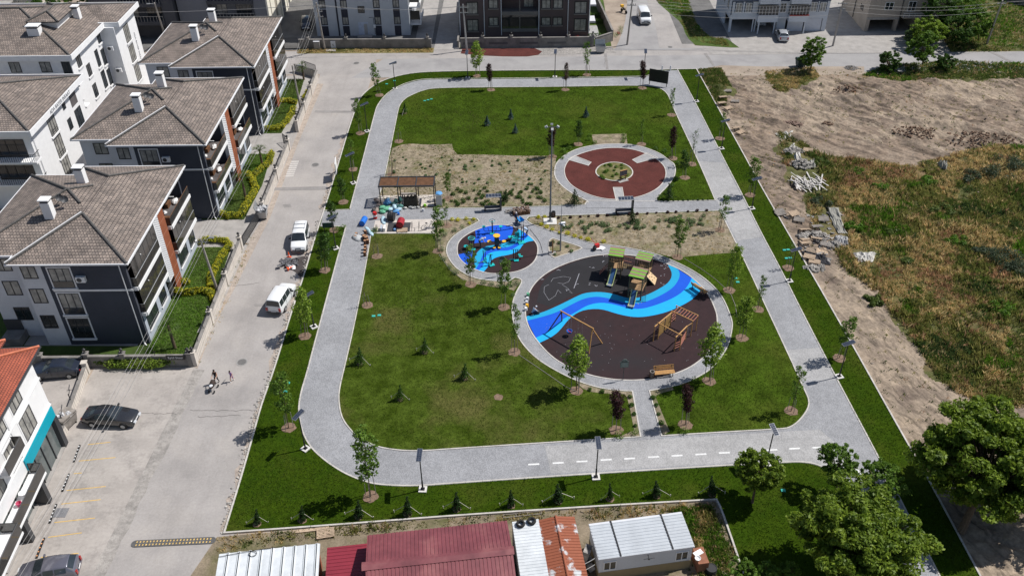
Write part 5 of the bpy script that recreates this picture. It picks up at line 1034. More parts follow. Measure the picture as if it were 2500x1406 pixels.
 if rails:
  q = MB()
  for s_ in (-1, 1): q.tube([(-.1, s_ * .58, 1.86), (-1.7, s_ * .58, 1.86)], .02, 6)
  for x in (-.35, -1.15): q.box(x - .03, x + .03, -.66, .66, 1.88, 1.92)
  q.obj('roof_bar', STEELP, t)
 return t
WP = M('white_car_paint', (.78, .79, .80), .25, .02, .5, spec=.6, coat=.5)
BP = M('dark_grey_car_paint', (.032, .033, .037), .22, .1, .5, spec=.6, coat=1, metal=.3)
NP = M('navy_car_paint', (.018, .024, .040), .3, .1, .5, spec=.6, coat=.6)
GP = M('grey_violet_car_paint', (.15, .15, .185), .25, .08, .5, spec=.6, coat=.8, metal=.4)
SP = M('silver_car_paint', (.50, .52, .55), .25, .05, .5, spec=.6, coat=.6, metal=.3)
doblo = [(2.08, .30, .80, None, .70, 0), (1.95, .24, .92, None, .80, 0), (1.35, .22, 1.00, None, .84, 0), (1.12, .22, 1.04, None, .85, 0), (.42, .22, 1.06, 1.80, .86, .68), (-.5, .22, 1.06, 1.83, .86, .70), (-1.3, .22, 1.06, 1.83, .86, .70), (-2.0, .24, 1.06, 1.78, .84, .67), (-2.16, .30, 1.02, None, .80, 0), (-2.18, .34, .9, None, .78, 0)]
def heading(a, bq): A, B = P(*a), P(*bq); return math.atan2((B - A).y, (B - A).x), (A + B) / 2
rz, c = heading((742, 566), (730, 626)); make_car('parked_van', 'white van with roof bars facing the camera beside the park kerb', 'van', c + Vector((-.05, 0, .01)), rz, WP, 4.25, 1.78, doblo, None, (1.32, -1.30), rails=True, group='white vans parked along the park kerb')
rz, c = heading((676, 762), (704, 716)); make_car('parked_van', 'white van seen from behind, lower of the two beside the park kerb', 'van', c + Vector((.0, 0, .01)), rz, WP, 4.25, 1.78, doblo, None, (1.32, -1.30), group='white vans parked along the park kerb')
vw = [(2.4, .32, .86, None, .80, 0), (2.25, .26, 1.02, None, .88, 0), (1.75, .24, 1.12, None, .92, 0), (1.0, .24, 1.14, 1.92, .94, .76), (.2, .24, 1.14, 1.96, .94, .78), (-1.2, .24, 1.14, 1.96, .94, .78), (-2.3, .26, 1.14, 1.92, .92, .76), (-2.42, .32, 1.05, None, .88, 0)]
rz, c = heading((1568, 45), (1577, 66)); make_car('driving_van', 'white panel van driving down the side street at the top', 'van', c + Vector((0, .8, .02)), rz, WP, 4.8, 1.9, vw, None, (1.55, -1.4), .33, panelvan=True)
sedan = [(2.28, .30, .66, None, .66, 0), (2.12, .20, .78, None, .80, 0), (1.2, .18, .92, None, .87, 0), (.95, .18, .95, None, .88, 0), (.15, .18, .96, 1.42, .88, .62), (-.55, .18, .97, 1.45, .88, .63), (-1.05, .18, .98, 1.38, .87, .60), (-1.75, .20, 1.0, None, .85, 0), (-2.15, .24, .98, None, .78, 0), (-2.28, .32, .82, None, .70, 0)]
rz, c = heading((208, 1034), (334, 1040)); make_car('parked_car', 'dark grey saloon car parked alone in the middle of the concrete lot', 'car', c + Vector((0, .45, .012)), rz, BP, 4.55, 1.82, sedan, None, (1.38, -1.36), .32, rear='boot')
rz, c = heading((176, 918), (92, 925)); make_car('parked_car', 'dark navy saloon behind the low wall at the corner block', 'car', c + Vector((.1, .5, .01)), rz, NP, 4.4, 1.74, sedan, None, (1.35, -1.3), .31, rear='boot')
hatch_ = [(2.05, .30, .68, None, .64, 0), (1.9, .20, .80, None, .80, 0), (1.15, .18, .94, None, .86, 0), (.95, .18, .97, None, .87, 0), (.1, .18, .98, 1.45, .87, .64), (-.7, .18, 1.0, 1.48, .87, .64), (-1.55, .20, 1.02, 1.43, .85, .60), (-1.98, .24, 1.0, None, .80, 0), (-2.08, .32, .84, None, .72, 0)]
c = P(125, 1404, .012); make_car('parked_car', 'violet grey hatchback cut by the bottom edge of the parking lot', 'car', c, R(190), GP, 4.1, 1.76, hatch_, None, (1.28, -1.28), .31)
rz, c = heading((1914, 108), (1904, 84)); make_car('parked_car', 'silver hatchback seen from behind before the white block', 'car', c + Vector((0, .3, .03)), rz, SP, 4.0, 1.7, hatch_, None, (1.25, -1.25), .3)
make_car('parked_car', 'pale car in the shade under the open ground floor of the white block', 'car', (42.4, 148.0, .03), R(-90), SP, 4.3, 1.7, sedan, None, (1.3, -1.3), .3)
c = P(748, 66, .03); make_car('parked_car', 'black car in the dark yard beside the pale grey block', 'car', c, R(-80), NP, 4.3, 1.75, hatch_, None, (1.28, -1.28), .31)
t = thing('motorbike', 'small motorbike with a yellow box standing by the side street wall', 'motorbike', P(1523, 32), R(-60))
b = MB(); [b.tube([(x, -.05, .3), (x, .05, .3)], .3, 16) for x in (-.65, .65)]; b.obj('wheel', RUBBER, t)
b = MB(); b.tube([(-.65, 0, .3), (-.1, 0, .5), (.45, 0, .75), (.65, 0, .3)], .05, 6); b.blob((0, 0, .62), (.35, .14, .18), 8, 6); b.box(-.6, .05, -.13, .13, .74, .84); b.tube([(.45, -.32, 1.0), (.45, .32, 1.0)], .02, 6); b.tube([(.45, 0, .75), (.45, 0, 1.0)], .03, 6); b.obj('body', BLACK, t); b = MB(); b.box(-.85, -.4, -.25, .25, .86, 1.25); b.obj('delivery_box', YEL, t)
# ================================================================ PARK FURNITURE
ZP = .105
t = thing('pergola', 'dark steel pergola with brown slatted roof over heaped sacks', 'pergola', P(929, 503, ZP)); Wd, Dp, Hh = 6.45, 2.05, 2.55
b = MB()
for x in (0, 2.15, 4.3, 6.35):
 for y in (0, Dp): b.box(x, x + .11, y, y + .11, 0, Hh)
b.obj('post', BLACK, t)
b = MB(); b.box(-.05, 6.5, -.06, .06, Hh, Hh + .18); b.box(-.05, 6.5, Dp, Dp + .12, Hh, Hh + .18)
for x in (-.05, 2.12, 4.27, 6.38): b.box(x, x + .12, .061, Dp - .001, Hh + .001, Hh + .17)
b.obj('roof_frame', DGREY, t)
b = MB()
for k in range(14):
 y = .12 + k * .137
 for x0, x1 in ((.08, 2.11), (2.25, 4.26), (4.4, 6.37)): b.cbox(((x0 + x1) / 2, y, Hh + .1), (x1 - x0, .085, .05), rx=R(20))
b.obj('slats', WOODD, t)
b = MB(); b.cbox((3.2, 1.9, .5), (1.8, .5, .06)); b.box(2.4, 2.5, 1.7, 2.1, 0, .47); b.box(3.9, 4.0, 1.7, 2.1, 0, .47); b.obj('bench', WOODG, t)
TARPD = M('dark_tarpaulin', (.045, .040, .030), .7, .3, 3)
def sack(label, x, y, z, s, mat, sd, name='sack', cat='sack', grp='heaped sacks under the pergola'):
 r2 = random.Random(sd); b = MB(); b.blob((0, 0, 0), s, 10, 7, .14, r2); o = b.obj(name, mat, None, True); o.location = (x, y, z + s[2] * .75); o.rotation_euler = (r2.uniform(-.25, .25), r2.uniform(-.25, .25), r2.uniform(0, 3)); return tag(o, label, cat, grp)
SG = M('green_sack', (.14, .42, .26), .6, .12, 4, fine=.1); SB = M('blue_sack', (.12, .33, .62), .6, .2, 4, fine=.1); SPB = M('pale_blue_sack', (.42, .58, .66), .6, .2, 4); SD = M('dark_sack', (.09, .085, .085), .7, .3, 4); SBR = M('brown_grey_sack', (.27, .22, .19), .8, .3, 4); ST = M('dull_teal_sack', (.08, .20, .18), .7, .3, 4)
def pz(px, py): return P(850 + px / 6.696, 430 + py / 6.696, .13)
sk = [(430, 560, 'dark', SD), (480, 545, 'dark', SD), (470, 430, 'brown grey', SBR), (530, 440, 'brown grey', SBR), (560, 600, 'green', SG), (610, 575, 'green', SG), (590, 530, 'green', SG), (640, 540, 'green', SG), (560, 550, 'green', SG), (640, 420, 'blue', SB), (620, 470, 'blue', SB), (660, 470, 'blue', SB), (650, 390, 'pale blue', SPB), (700, 560, 'pale blue', SPB), (760, 540, 'pale blue', SPB), (780, 595, 'blue', SB), (830, 560, 'pale blue', SPB), (850, 530, 'dull teal', ST), (740, 470, 'dull teal', ST), (790, 430, 'dull teal', ST), (850, 420, 'dull teal', ST), (790, 500, 'pale blue', SPB), (500, 500, 'brown grey', SBR), (470, 600, 'brown grey', SBR)]
for i, (a, c, nm, mt) in enumerate(sk):
 p = pz(a, c); where = {'dark': 'lying left of the pergola', 'brown grey': 'at the left post of the pergola', 'green': 'heaped in front of the left bay of the pergola', 'blue': 'in the heap under the left bay of the pergola', 'pale blue': 'in the heap under the middle of the pergola', 'dull teal': 'stacked under the middle bay of the pergola'}[nm]
 if nm == 'brown grey': where = {2: 'under the left rear post of the pergola', 3: 'just right of the left rear post of the pergola', 22: 'at the left front post of the pergola', 23: 'nearest the red drum by the pergola'}[i]
 sack(nm + ' filled sack ' + where, p.x, p.y, p.z + (.12 if i % 3 == 2 else 0), (.42, .27, .17 + .04 * (i % 3)), mt, i, grp=nm + ' sacks at the pergola')
t = thing('tarpaulin_cover', 'dark olive tarpaulin draped over goods in the middle bay of the pergola', 'tarpaulin', pz(1030, 480)); r2 = random.Random(2)
b = MB(); n = 12; V = [(-.85 + 1.7 * i / n + r2.uniform(-.05, .05), -.45 + .9 * j / 5, (1.35 if 0 < j < 5 else .15) * (.9 + .1 * math.sin(i * 2.1)) * (1 if 0 < i < n else .2) + r2.uniform(-.07, .07)) for j in range(6) for i in range(n + 1)]
b.add(V, [(j * 13 + i, j * 13 + i + 1, (j + 1) * 13 + i + 1, (j + 1) * 13 + i) for j in range(5) for i in range(n)]); b.obj('sheet', TARPD, t)
b = MB(); [b.blob((r2.uniform(-.8, .9), -.7 + r2.uniform(-.1, .2), .12), (.2, .16, .13), 7, 5, .3, r2) for _ in range(7)]; b.obj('rubble_bags', M('grey_white_bag', (.5, .5, .48), .8, .5, 5), t)
t = thing('machine_cabinet', 'grey metal machine box with blue cloth right of the pergola', 'machine', pz(1490, 470)); MB().box(-.35, .35, -.4, .4, 0, 1.5).obj('body', STEELP, t); b = MB(); b.blob((.05, .1, 1.55), (.42, .4, .1), 10, 6, .2, random.Random(4)); b.obj('cloth', SB, t)
def drum(label, p, mat, rz, lying=True, r=.29, h=.9, band=None, z=0):
 t = thing('drum', label, 'drum', (p.x, p.y, p.z + (r if lying else 0) + z), R(rz)); b = MB()
 prof = [(.0, 0), (r, 0), (r, .28 * h), (r * 1.04, .31 * h), (r, .34 * h), (r, .62 * h), (r * 1.04, .65 * h), (r, .68 * h), (r, h), (r * .9, h), (r * .88, h - .03), (0, h - .03)]
 b.lathe((0, 0, 0), prof, 18); o = b.obj('barrel', mat, t)
 if band: MB().lathe((0, 0, 0), [(r * 1.05, .36 * h), (r * 1.05, .6 * h)], 18).obj('band', band, o)
 if lying: o.rotation_euler = (R(90), 0, 0); o.location = (0, h / 2, 0)
 return t
drum('blue plastic drum lying on the path left of the pergola', pz(255, 775), BLUEP, -10, r=.34, h=1.15); drum('small red drum with a white band standing by the sacks', pz(445, 690), RED, 0, False, .22, .85, WHITE); drum('large red drum lying on the concrete pad', pz(862, 830), M('dark_red_drum', (.33, .02, .03), .4, .1, 3), -5, r=.42, h=1.1, z=.15); drum('black round tub on its side on the concrete pad', pz(710, 720), BLACK, 80, r=.5, h=.75)
t = tag(MB().box(-1.3, 1.3, -.95, .95, 0, .012).obj('ground_sheet', M('black_sheet', (.05, .05, .055), .8, .2, 3)), 'dark grey plastic sheet spread on the concrete pad', 'ground sheet'); t.location = pz(830, 835) + Vector((0, 0, .012))
def pallet(label, p, rz, mat=WOODP, tilt=(0, 0), sc=1, grp=None, z=0, w=1.2, d=.8):
 t = thing('pallet', label, 'pallet', (p.x, p.y, p.z + z), R(rz), grp); b = MB(); n = 7 if d < 1 else 9
 for k in range(n): b.box(-w / 2, w / 2, -d / 2 + k * (d / (n - .35)), -d / 2 + k * (d / (n - .35)) + .085, .12, .145)
 b.obj('deck_boards', mat, t); b = MB()
 for x in (-w / 2, -.06, w / 2 - .12): b.box(x, x + .12, -d / 2, d / 2, .04, .119)
 b.obj('bearers', WOODG if mat is WOODG else mat, t); t.rotation_euler = (R(tilt[0]), R(tilt[1]), R(rz)); t.scale = (sc,) * 3; return t
pallet('pale pallet under the red drum on the concrete pad', pz(885, 895), 5, z=0)
b = MB(); b.box(-.12, .12, -.15, .15, 0, .25); o = tag(b.obj('storage_box', M('blue_orange_box', (.15, .3, .55), .6, .3, 5)), 'small blue and orange box on the grass edge of the pad', 'box'); o.location = pz(765, 890)
for i, (a, c) in enumerate(((1075, 860), (1190, 860))):
 b = MB(); b.tube([(-.2, -.45, 0), (-.2, -.45, .75), (-.2, .35, .75), (-.2, .35, 0)], .025, 6); b.tube([(-.2, -.45, .4), (.15, -.45, .4), (.15, -.3, 0)], .02, 6); o = tag(b.obj('bicycle_rack', DGREY), ('left', 'right')[i] + ' hoop bicycle rack on the pale concrete pad', 'bicycle rack', 'bicycle racks'); o.location = pz(a, c)
t = thing('bicycle', 'parked bicycle in the leafy shade at the right end of the pad', 'bicycle', pz(1310, 870), R(20)); b = MB()
for x in (-.5, .5): b.lathe((0, 0, 0), [(.33, -.01), (.33, .01)], 18)
w_ = MB(); [w_.tube([(x + .32 * math.cos(k * math.pi / 8), 0, .33 + .32 * math.sin(k * math.pi / 8)) for k in range(17)], .02, 5, False) for x in (-.5, .5)]; w_.obj('wheel', RUBBER, t)
b = MB(); b.tube([(-.5, 0, .33), (-.15, 0, .75), (.4, 0, .75), (.5, 0, .33)], .02, 5); b.tube([(-.5, 0, .33), (0, 0, .3), (.4, 0, .75)], .02, 5); b.tube([(0, 0, .3), (-.18, 0, .85)], .02, 5); b.tube([(.38, -.25, .95), (.38, .25, .95)], .018, 5); b.obj('frame', STEELP, t); MB().box(-.3, -.06, -.07, .07, .85, .91).obj('saddle', BLACK, t)
for i, (a, c, mt, nm) in enumerate(((545, 880, GREYR, 'green'), (600, 880, WHITE, 'white'), (460, 880, WOODG, 'grey'))):
 b = MB(); b.box(-.1, .1, -.4, .4, 0, .45); o = tag(b.obj('planter_block', mt), nm + ' block standing at the grass side of the concrete pad', 'block'); o.location = pz(a, c)
# log stools standing along the path
LOGT = M('log_cut_face', (.36, .20, .11), .8, .2, 6); LOGS = M('log_side', (.11, .055, .035), .9, .3, 8)
lg = [(135, 945, 'left upper'), (125, 985, 'left lower'), (285, 930, 'topmost of the row'), (270, 1010, 'second of the row, wide'), (300, 1030, 'third of the row, wide'), (280, 1090, 'fourth of the row'), (325, 1080, 'behind the fourth of the row'), (285, 1175, 'fifth of the row with a bright cut face'), (280, 1225, 'sixth of the row'), (275, 1280, 'last of the row, nearest the camera')]
for i, (a, c, lb) in enumerate(lg):
 p = pz(a, c + 20); r_ = .17 if i not in (3, 4) else .25; h = .5 if i > 1 else .3; t = thing('log_stool', 'brown log stool by the path, ' + lb, 'log stool', (p.x, p.y, p.z), 0, 'log stools set down beside the path')
 MB().cyl((0, 0), r_, 0, h, 14, r_ * .95).obj('log', LOGS, t); MB().cyl((0, 0), r_ * .86, h, h + .008, 14).obj('cut_face', LOGT, t)
sack('pale grey plastic bag under the two left log stools', *pz(150, 1020), (.75, .45, .16), M('pale_plastic_bag', (.45, .46, .46), .5, .3, 4), 40, 'plastic_bag', 'bag', 'loose bags by the log stools'); sack('long blue white plastic roll behind the log stools', *pz(350, 930), (.25, .9, .22), SPB, 41, 'plastic_bag', 'bag', 'loose bags by the log stools'); sack('crumpled pale blue sheet left of the black tub', *pz(580, 735), (.8, .3, .12), SPB, 42, 'plastic_sheet', 'plastic sheet', None)
sack('bright yellow green bag under the right bay of the pergola', *pz(1255, 490), (.22, .2, .15), M('lime_bag', (.35, .75, .05)), 43, 'bag', 'bag', None); drum('grey white bucket at the front of the pergola', pz(1228, 570), PLAST, 0, False, .14, .32); drum('small blue bucket by the blue sacks', pz(825, 630), BLUEP, 0, False, .14, .25)
# solar benches
def solar_bench(label, px, py, w, flip=1):
 t = thing('solar_bench', label, 'solar bench', P(px, py, ZP), R(4)); b = MB(); b.box(-.05, .12, -.3, .3, 0, 1.9); b.obj('column', DGREY, t)
 b = MB(); b.box(-w, -.05, -.25, .25, .38, .50); b.box(-w, -w + .15, -.25, .25, 0, .379); b.obj('seat', M('black_bench', (.035, .035, .04), .4, .1, 3), t)
 b = MB(); b.cbox((-w * .42, 0, 1.95), (w * .9, .62, .07), rx=R(14)); o = b.obj('canopy', STEELP, t); q = MB(); [q.cbox((-w * .8 + k * w * .19, 0, 1.995), (w * .17, .5, .01), rx=R(14)) for k in range(5)]; q.obj('solar_cell', MATS['solar_cell'], o)
solar_bench('dark solar bench left of the cobble heap', 1222, 512, 1.9); solar_bench('dark solar bench at the foot of the red circle', 1542, 519, 1.9)
# heap of setts on a crate
t = thing('paver_heap', 'heap of brown setts and wooden boards stacked in the cross path', 'paver heap', P(1270, 520, ZP), R(12)); r2 = random.Random(8)
b = MB(); b.box(-.9, 1.1, -.5, .5, 0, .1)
for k in range(26): b.box(-.9 + k * .077, -.9 + k * .077 + .055, -.53, -.5, .0, .42)
b.obj('pallet_base', WOODD, t)
b = MB(); [b.cbox((r2.uniform(-.9, 1.1), r2.uniform(-.45, .5), r2.uniform(.15, .6)), (.22, .11, .09), r2.uniform(0, 3), r2.uniform(-.8, .8), r2.uniform(-.8, .8)) for _ in range(130)]; b.obj('setts', M('brown_setts', (.27, .19, .15), .9, .3, 5, fine=.2), t)
b = MB(); [b.cbox((-1.0 + r2.uniform(-.2, .4), r2.uniform(-.4, .6), .35), (1.3, .09, .03), r2.uniform(-.9, .2), 0, r2.uniform(-.5, -.2)) for _ in range(7)]; b.obj('boards', WOODG, t)
# mast and camera pole
t = thing('light_mast', 'tall grey floodlight mast rising in front of the red circle', 'light mast', P(1343, 542, ZP)); MB().box(-.75, .75, -.65, .65, 0, .12).obj('footing', M('lamp_footing', (.62, .60, .57)), t)
b = MB(); b.tube([(0, 0, .12), (0, 0, .3), (0, 0, 6), (0, 0, 12)], [.14, .11, .085, .06], 12); b.box(-.28, .28, -.28, .28, .121, .16); b.obj('mast', M('grey_mast', (.20, .21, .22), .5, .05, 2), t)
b = MB(); b.tube([(-.5, 0, 12), (.5, 0, 12)], .05, 6); b.tube([(0, -.5, 12), (0, .5, 12)], .05, 6); o = b.obj('cross_arm', DGREY, t)
for x, y in ((-.5, 0), (.5, 0), (0, -.5), (0, .5)): q = MB(); q.cbox((x * 1.25, y * 1.25, 12.02), (.27, .27, .2), math.atan2(y, x), 0, R(30)); q.obj('floodlight', M('floodlight_casing', (.42, .43, .44), .4, .1, 3), t)
q = MB(); q.box(-.15, .15, -.35, -.19, .9, 1.5); q.obj('control_box', DGREY, t)
t = thing('camera_pole', 'slim grey camera pole standing in the small planting bed', 'camera pole', P(1368, 612, .13)); b = MB(); b.tube([(0, 0, 0), (0, 0, 3.6), (0, 0, 3.62), (0, 0, 6.0)], [.085, .075, .03, .025], 10); b.obj('pole', M('grey_mast', (.3, .31, .32)), t)
b = MB(); b.cbox((.2, 0, 3.6), (.5, .25, .14), R(10)); b.cbox((.25, -.15, 3.42), (.35, .12, .12), R(-50)); b.cbox((-.15, 0, 3.5), (.25, .12, .12), R(20)); b.obj('camera', WHITE, t)
t = thing('timber_post', 'single timber post on a concrete footing in the small planting bed', 'post', P(1349, 618, .13)); MB().box(-.07, .07, -.07, .07, .08, 1.7).obj('post', WOOD, t); MB().box(-.4, .35, -.35, .35, 0, .08).obj('footing', CONC, t); MB().box(-.42, -.02, -.03, .03, .9, 1.5).obj('board', DGREY, t)
def bin_(label, px, py, z=ZP, mat=None):
 t = thing('litter_bin', label, 'litter bin', P(px, py, z)); b = MB(); b.lathe((0, 0, 0), [(.0, .02), (.19, .02), (.22, .75), (.18, .75), (.16, .3)], 14); b.obj('bin', mat or DGREY, t); q = MB(); [q.box(.225 * math.cos(a) - .015, .225 * math.cos(a) + .015, .225 * math.sin(a) - .015, .225 * math.sin(a) + .015, .05, .72) for a in [k * math.pi / 7 for k in range(14)]]; q.obj('slats', WOODD, t)
bin_('slatted litter bin behind the floodlight mast', 1351, 530); bin_('round litter bin beside the wooden bench at the lower edge of the playground', 1591, 921, .115, WOODG)
def bench(label, px, py, rz, L=1.9):
 t = thing('park_bench', label, 'bench', P(px, py, .115), R(rz)); b = MB(); [b.box(-L / 2, L / 2, -.25 + k * .13, -.25 + k * .13 + .10, .43, .47) for k in range(4)]; b.obj('seat', WOOD, t)
 b = MB(); [b.cbox((0, .31 + k * .05, .60 + k * .14), (L, .03, .11), rx=R(-14)) for k in range(3)]; b.obj('backrest', WOOD, t)
 for x in (-L / 2 + .2, L / 2 - .2): b = MB(); b.box(x - .03, x + .03, -.22, .28, .36, .429); b.box(x - .03, x + .03, -.22, -.16, 0, .36); b.box(x - .03, x + .03, .2, .26, 0, .36); b.cbox((x, .34, .65), (.05, .04, .55), rx=R(-14)); b.obj('leg', DGREY, t)
bench('wooden bench at the bottom edge of the playground facing the camera', 1621, 917, 7); bench('wooden bench at the right edge of the playground above the blue wave', 1707, 712, 125)
t = thing('ride_machine', 'small red and white plate compactor left on the kerb by the playground', 'plate compactor', P(1457, 606, .14), R(25)); b = MB(); b.cbox((0, 0, .35), (.5, .35, .4)); b.tube([(-.1, .1, .5), (-.5, .5, 1.1)], .03, 6); b.obj('engine', RED, t); b = MB(); b.cbox((.15, -.15, .07), (.9, .6, .1), R(-20)); b.cbox((.5, -.35, .06), (.6, .5, .08), R(20)); b.obj('base_plate', WHITE, t); b = MB(); b.blob((-.4, -.2, .25), (.3, .25, .25), 8, 6, .3, random.Random(1)); b.obj('wheel', BLACK, t)
for i, (px, py, mt, nm) in enumerate([(1289, 722, SG, 'green'), (1288, 732, PLAST, 'grey'), (1286, 741, PLAST, 'dented grey'), (1287, 749, YEL, 'yellow'), (1284, 757, WHITE, 'white')]):
 drum(nm + ' paint bucket in the row at the left rim of the playground', P(px, py, .12), mt, 0, False, .15, .34)
# white markings laid out on the playground floor
t = MB(); r2 = random.Random(12)
def chalk(pts, w=.03):
 q = PP(pts); t.ribbon([(p.x, p.y) for p in q], w, .1195, .1235)
chalk([(1345, 690), (1350, 682), (1375, 677), (1393, 680), (1388, 690), (1376, 695), (1362, 693)]); chalk([(1340, 697), (1329, 702), (1328, 716), (1340, 735), (1356, 724), (1362, 710), (1370, 718)]); chalk([(1372, 697), (1386, 706), (1398, 719), (1390, 715)]); chalk([(1414, 670), (1401, 706)], .07)
for a, c in ((1447, 655), (1412, 696), (1445, 695), (1385, 712), (1475, 627), (1478, 640), (1620, 694), (1618, 673), (1621, 650), (1625, 656), (1488, 652), (1322, 684), (1360, 660), (1455, 700), (1560, 742), (1660, 765)):
 for k in range(3): q = P(a + r2.uniform(-7, 7), c + r2.uniform(-3, 3)); t.cbox((q.x, q.y, .122), (r2.uniform(.08, .3), .06, .004), r2.uniform(0, 3))
for k in range(70): q = P(r2.uniform(1330, 1730), r2.uniform(770, 905)); t.cbox((q.x, q.y, .122), (.05, .04, .004), r2.uniform(0, 3))
o = t.obj('chalk_marking', M('chalk_white', (.30, .30, .33), .9, .1, 3)); o['kind'] = 'stuff'; o['label'] = 'chalk lines and white specks on the playground floor'; o['category'] = 'chalk marks'
# ================================================================ PLAYGROUND
zf = .115
def rail(b, p, q, r=.035, n=6): b.tube([p, q], r, n)
# tower unit
G4 = [(1490, 601), (1525.8, 605.7), (1521.8, 630), (1486, 623)]; G5 = [(1557, 612.4), (1593.4, 620.5), (1588.6, 642.8), (1553.5, 632.7)]; G6 = [(1544, 649.6), (1580.5, 657.7), (1573.8, 681), (1537.3, 674.6)]
ROOFZ = 2.9; base = P(1530, 700, zf); T = thing('climbing_tower', 'climbing frame of three towers with green striped roofs and two blue slides', 'climbing frame', base)
def loc(p): return Vector((p.x - base.x, p.y - base.y, p.z - base.z))
RG = M('roof_green', (.17, .36, .045), .6, .06, 3); RB = M('roof_brown', (.25, .17, .125), .7, .15, 3); TWD = M('tower_wood', (.16, .115, .06), .85, .3, 3, fine=.15)
for gi, g in enumerate((G4, G5, G6)):
 c = [loc(P(a, bq, ROOFZ)) for a, bq in g]  # far left, far right, near right, near left
 ctr = sum(c, Vector()) / 4; ux = (c[1] - c[0]).normalized(); uy = Vector((-ux.y, ux.x, 0)); w = (c[1] - c[0]).length / 2; d = abs((c[0] - c[3]).dot(uy)) / 2
 ang = math.atan2(ux.y, ux.x); Z = ROOFZ - zf
 for k in range(6):
  b = MB(); yy = -d + (k + .5) * 2 * d / 6; pc = ctr + uy * yy; b.cbox((pc.x, pc.y, Z - .001 * k), (2 * w, 2 * d / 6 - .01, .06), ang); b.obj('roof_board', RG if k % 2 == (0 if gi != 1 else 1) else RB, T)
 b = MB()
 for sx in (-1, 1):
  for sy in (-1, 1): p = ctr + ux * sx * (w - .12) + uy * sy * (d - .12); b.cbox((p.x, p.y, (Z - .04) / 2), (.11, .11, Z - .05), ang)
 b.obj('post', TWD, T)
 b = MB(); b.cbox((ctr.x, ctr.y, 1.22), (2 * w - .1, 2 * d - .1, .07), ang); b.obj('deck', M('deck_wood', (.30, .19, .10), .8, .15, 4), T)
 b = MB()
 if gi < 2:
  for k in range(9):
   p = ctr + ux * (-w + .15 + k * (2 * w - .3) / 8) + uy * (d - .12); b.cbox((p.x, p.y, 1.75), (.1, .03, 1.0), ang)
   if k not in (3, 4, 5): p = ctr + ux * (-w + .15 + k * (2 * w - .3) / 8) - uy * (d - .1); b.cbox((p.x, p.y, 1.75), (.1, .03, 1.0), ang)
 else:
  for k in range(5): p = ctr + ux * (w - .12) + uy * (-d + .2 + k * (2 * d - .4) / 4); b.cbox((p.x, p.y, 1.7), (.03, .1, .9), ang)
 b.obj('side_boards', TWD, T)
 if gi == 0: ca, ua, va, wa, da = ctr, ux, uy, w, d
 if gi == 1: cb = ctr
 if gi == 2: cc, wc, dc = ctr, w, d
b = MB(); p = ca + ua * wa; q = cb - ua * wa
for s_ in (-1, 1): rail(b, (p + va * .4 * s_) * 1 + Vector((0, 0, 2.1 - p.z)), q + va * .4 * s_ + Vector((0, 0, 2.1 - q.z)))
b.obj('bridge_rail', M('reddish_wood', (.42, .17, .12), .8, .15, 3), T)
b = MB(); n = 9
for k in range(n): m_ = p.lerp(q, (k + .5) / n); b.cbox((m_.x, m_.y, 1.15), (.12, .85, .04), math.atan2(ua.y, ua.x))
b.obj('bridge', TWD, T)
b = MB()
for k in range(7):
 m_ = p.lerp(q, (k + .5) / 7) - va * .42; b.tube([(m_.x, m_.y, 1.2), (m_.x, m_.y, 2.1)], .012, 4)
 m_ = p.lerp(q, (k + .5) / 7) + va * .42; b.tube([(m_.x, m_.y, 1.2), (m_.x, m_.y, 2.1)], .012, 4)
q2 = cc + ua * 0 + va * dc
for k in range(5): a_ = cc + va * dc + ua * (-.6 + .3 * k); bq = a_ + va * 1.6; b.tube([(a_.x, a_.y, 1.2), (bq.x, bq.y, 1.2)], .02, 4)
b.obj('rope_net', BLACK, T)
SLD = M('slide_blue', (.05, .12, .26), .25, .05, 2, spec=.7); SLE = M('slide_edge', (.38, .45, .20), .5, .05, 2)
def slide(top, bot, w=.5):
 a = loc(P(*top, zf)); e = loc(P(*bot, zf)); st = P(*top, 1.3); a = Vector((st.x - base.x, st.y - base.y, 1.3)); e = Vector((e.x, e.y, .18)); d = (e - a); dh = Vector((d.x, d.y, 0)).normalized(); s_ = Vector((-dh.y, dh.x, 0)); e2 = e + dh * .35
 b = MB(); L = [a + s_ * w / 2, a - s_ * w / 2, e - s_ * w / 2, e + s_ * w / 2, e2 - s_ * w / 2, e2 + s_ * w / 2]; lo = [v - Vector((0, 0, .05)) for v in L]
 b.add(L + lo, [(0, 3, 2, 1), (3, 5, 4, 2), (6, 7, 8, 9), (9, 8, 10, 11)]); o = b.obj('slide', SLD, T)
 b = MB()
 for sg in (-1, 1): k = s_ * sg * (w / 2 + .03); b.tube([a + k + Vector((0, 0, .1)), e + k + Vector((0, 0, .08)), e2 + k + Vector((0, 0, .06))], .05, 6)
 b.obj('slide_side', SLE, o); m_ = e2; b = MB(); b.cbox((e2.x - dh.x * .2, e2.y - dh.y * .2, .19), (w * .9, .3, .012), math.atan2(s_.y, s_.x)); b.obj('run_out', STEELP, o)
 b = MB()
 for sg in (-1, 1): k = s_ * sg * w / 2; b.tube([e2 + k, (e2.x + k.x, e2.y + k.y, 0)], .035, 5);
 b.obj('slide_leg', DGREY, o)
slide((1499.5, 658), (1489, 697)); slide((1549, 711), (1541, 748))
b = MB(); cw = [P(1582, 658, 1.4), P(1604, 678.6, .5), P(1598.8, 696, zf + .02), P(1579, 674.6, .9)]
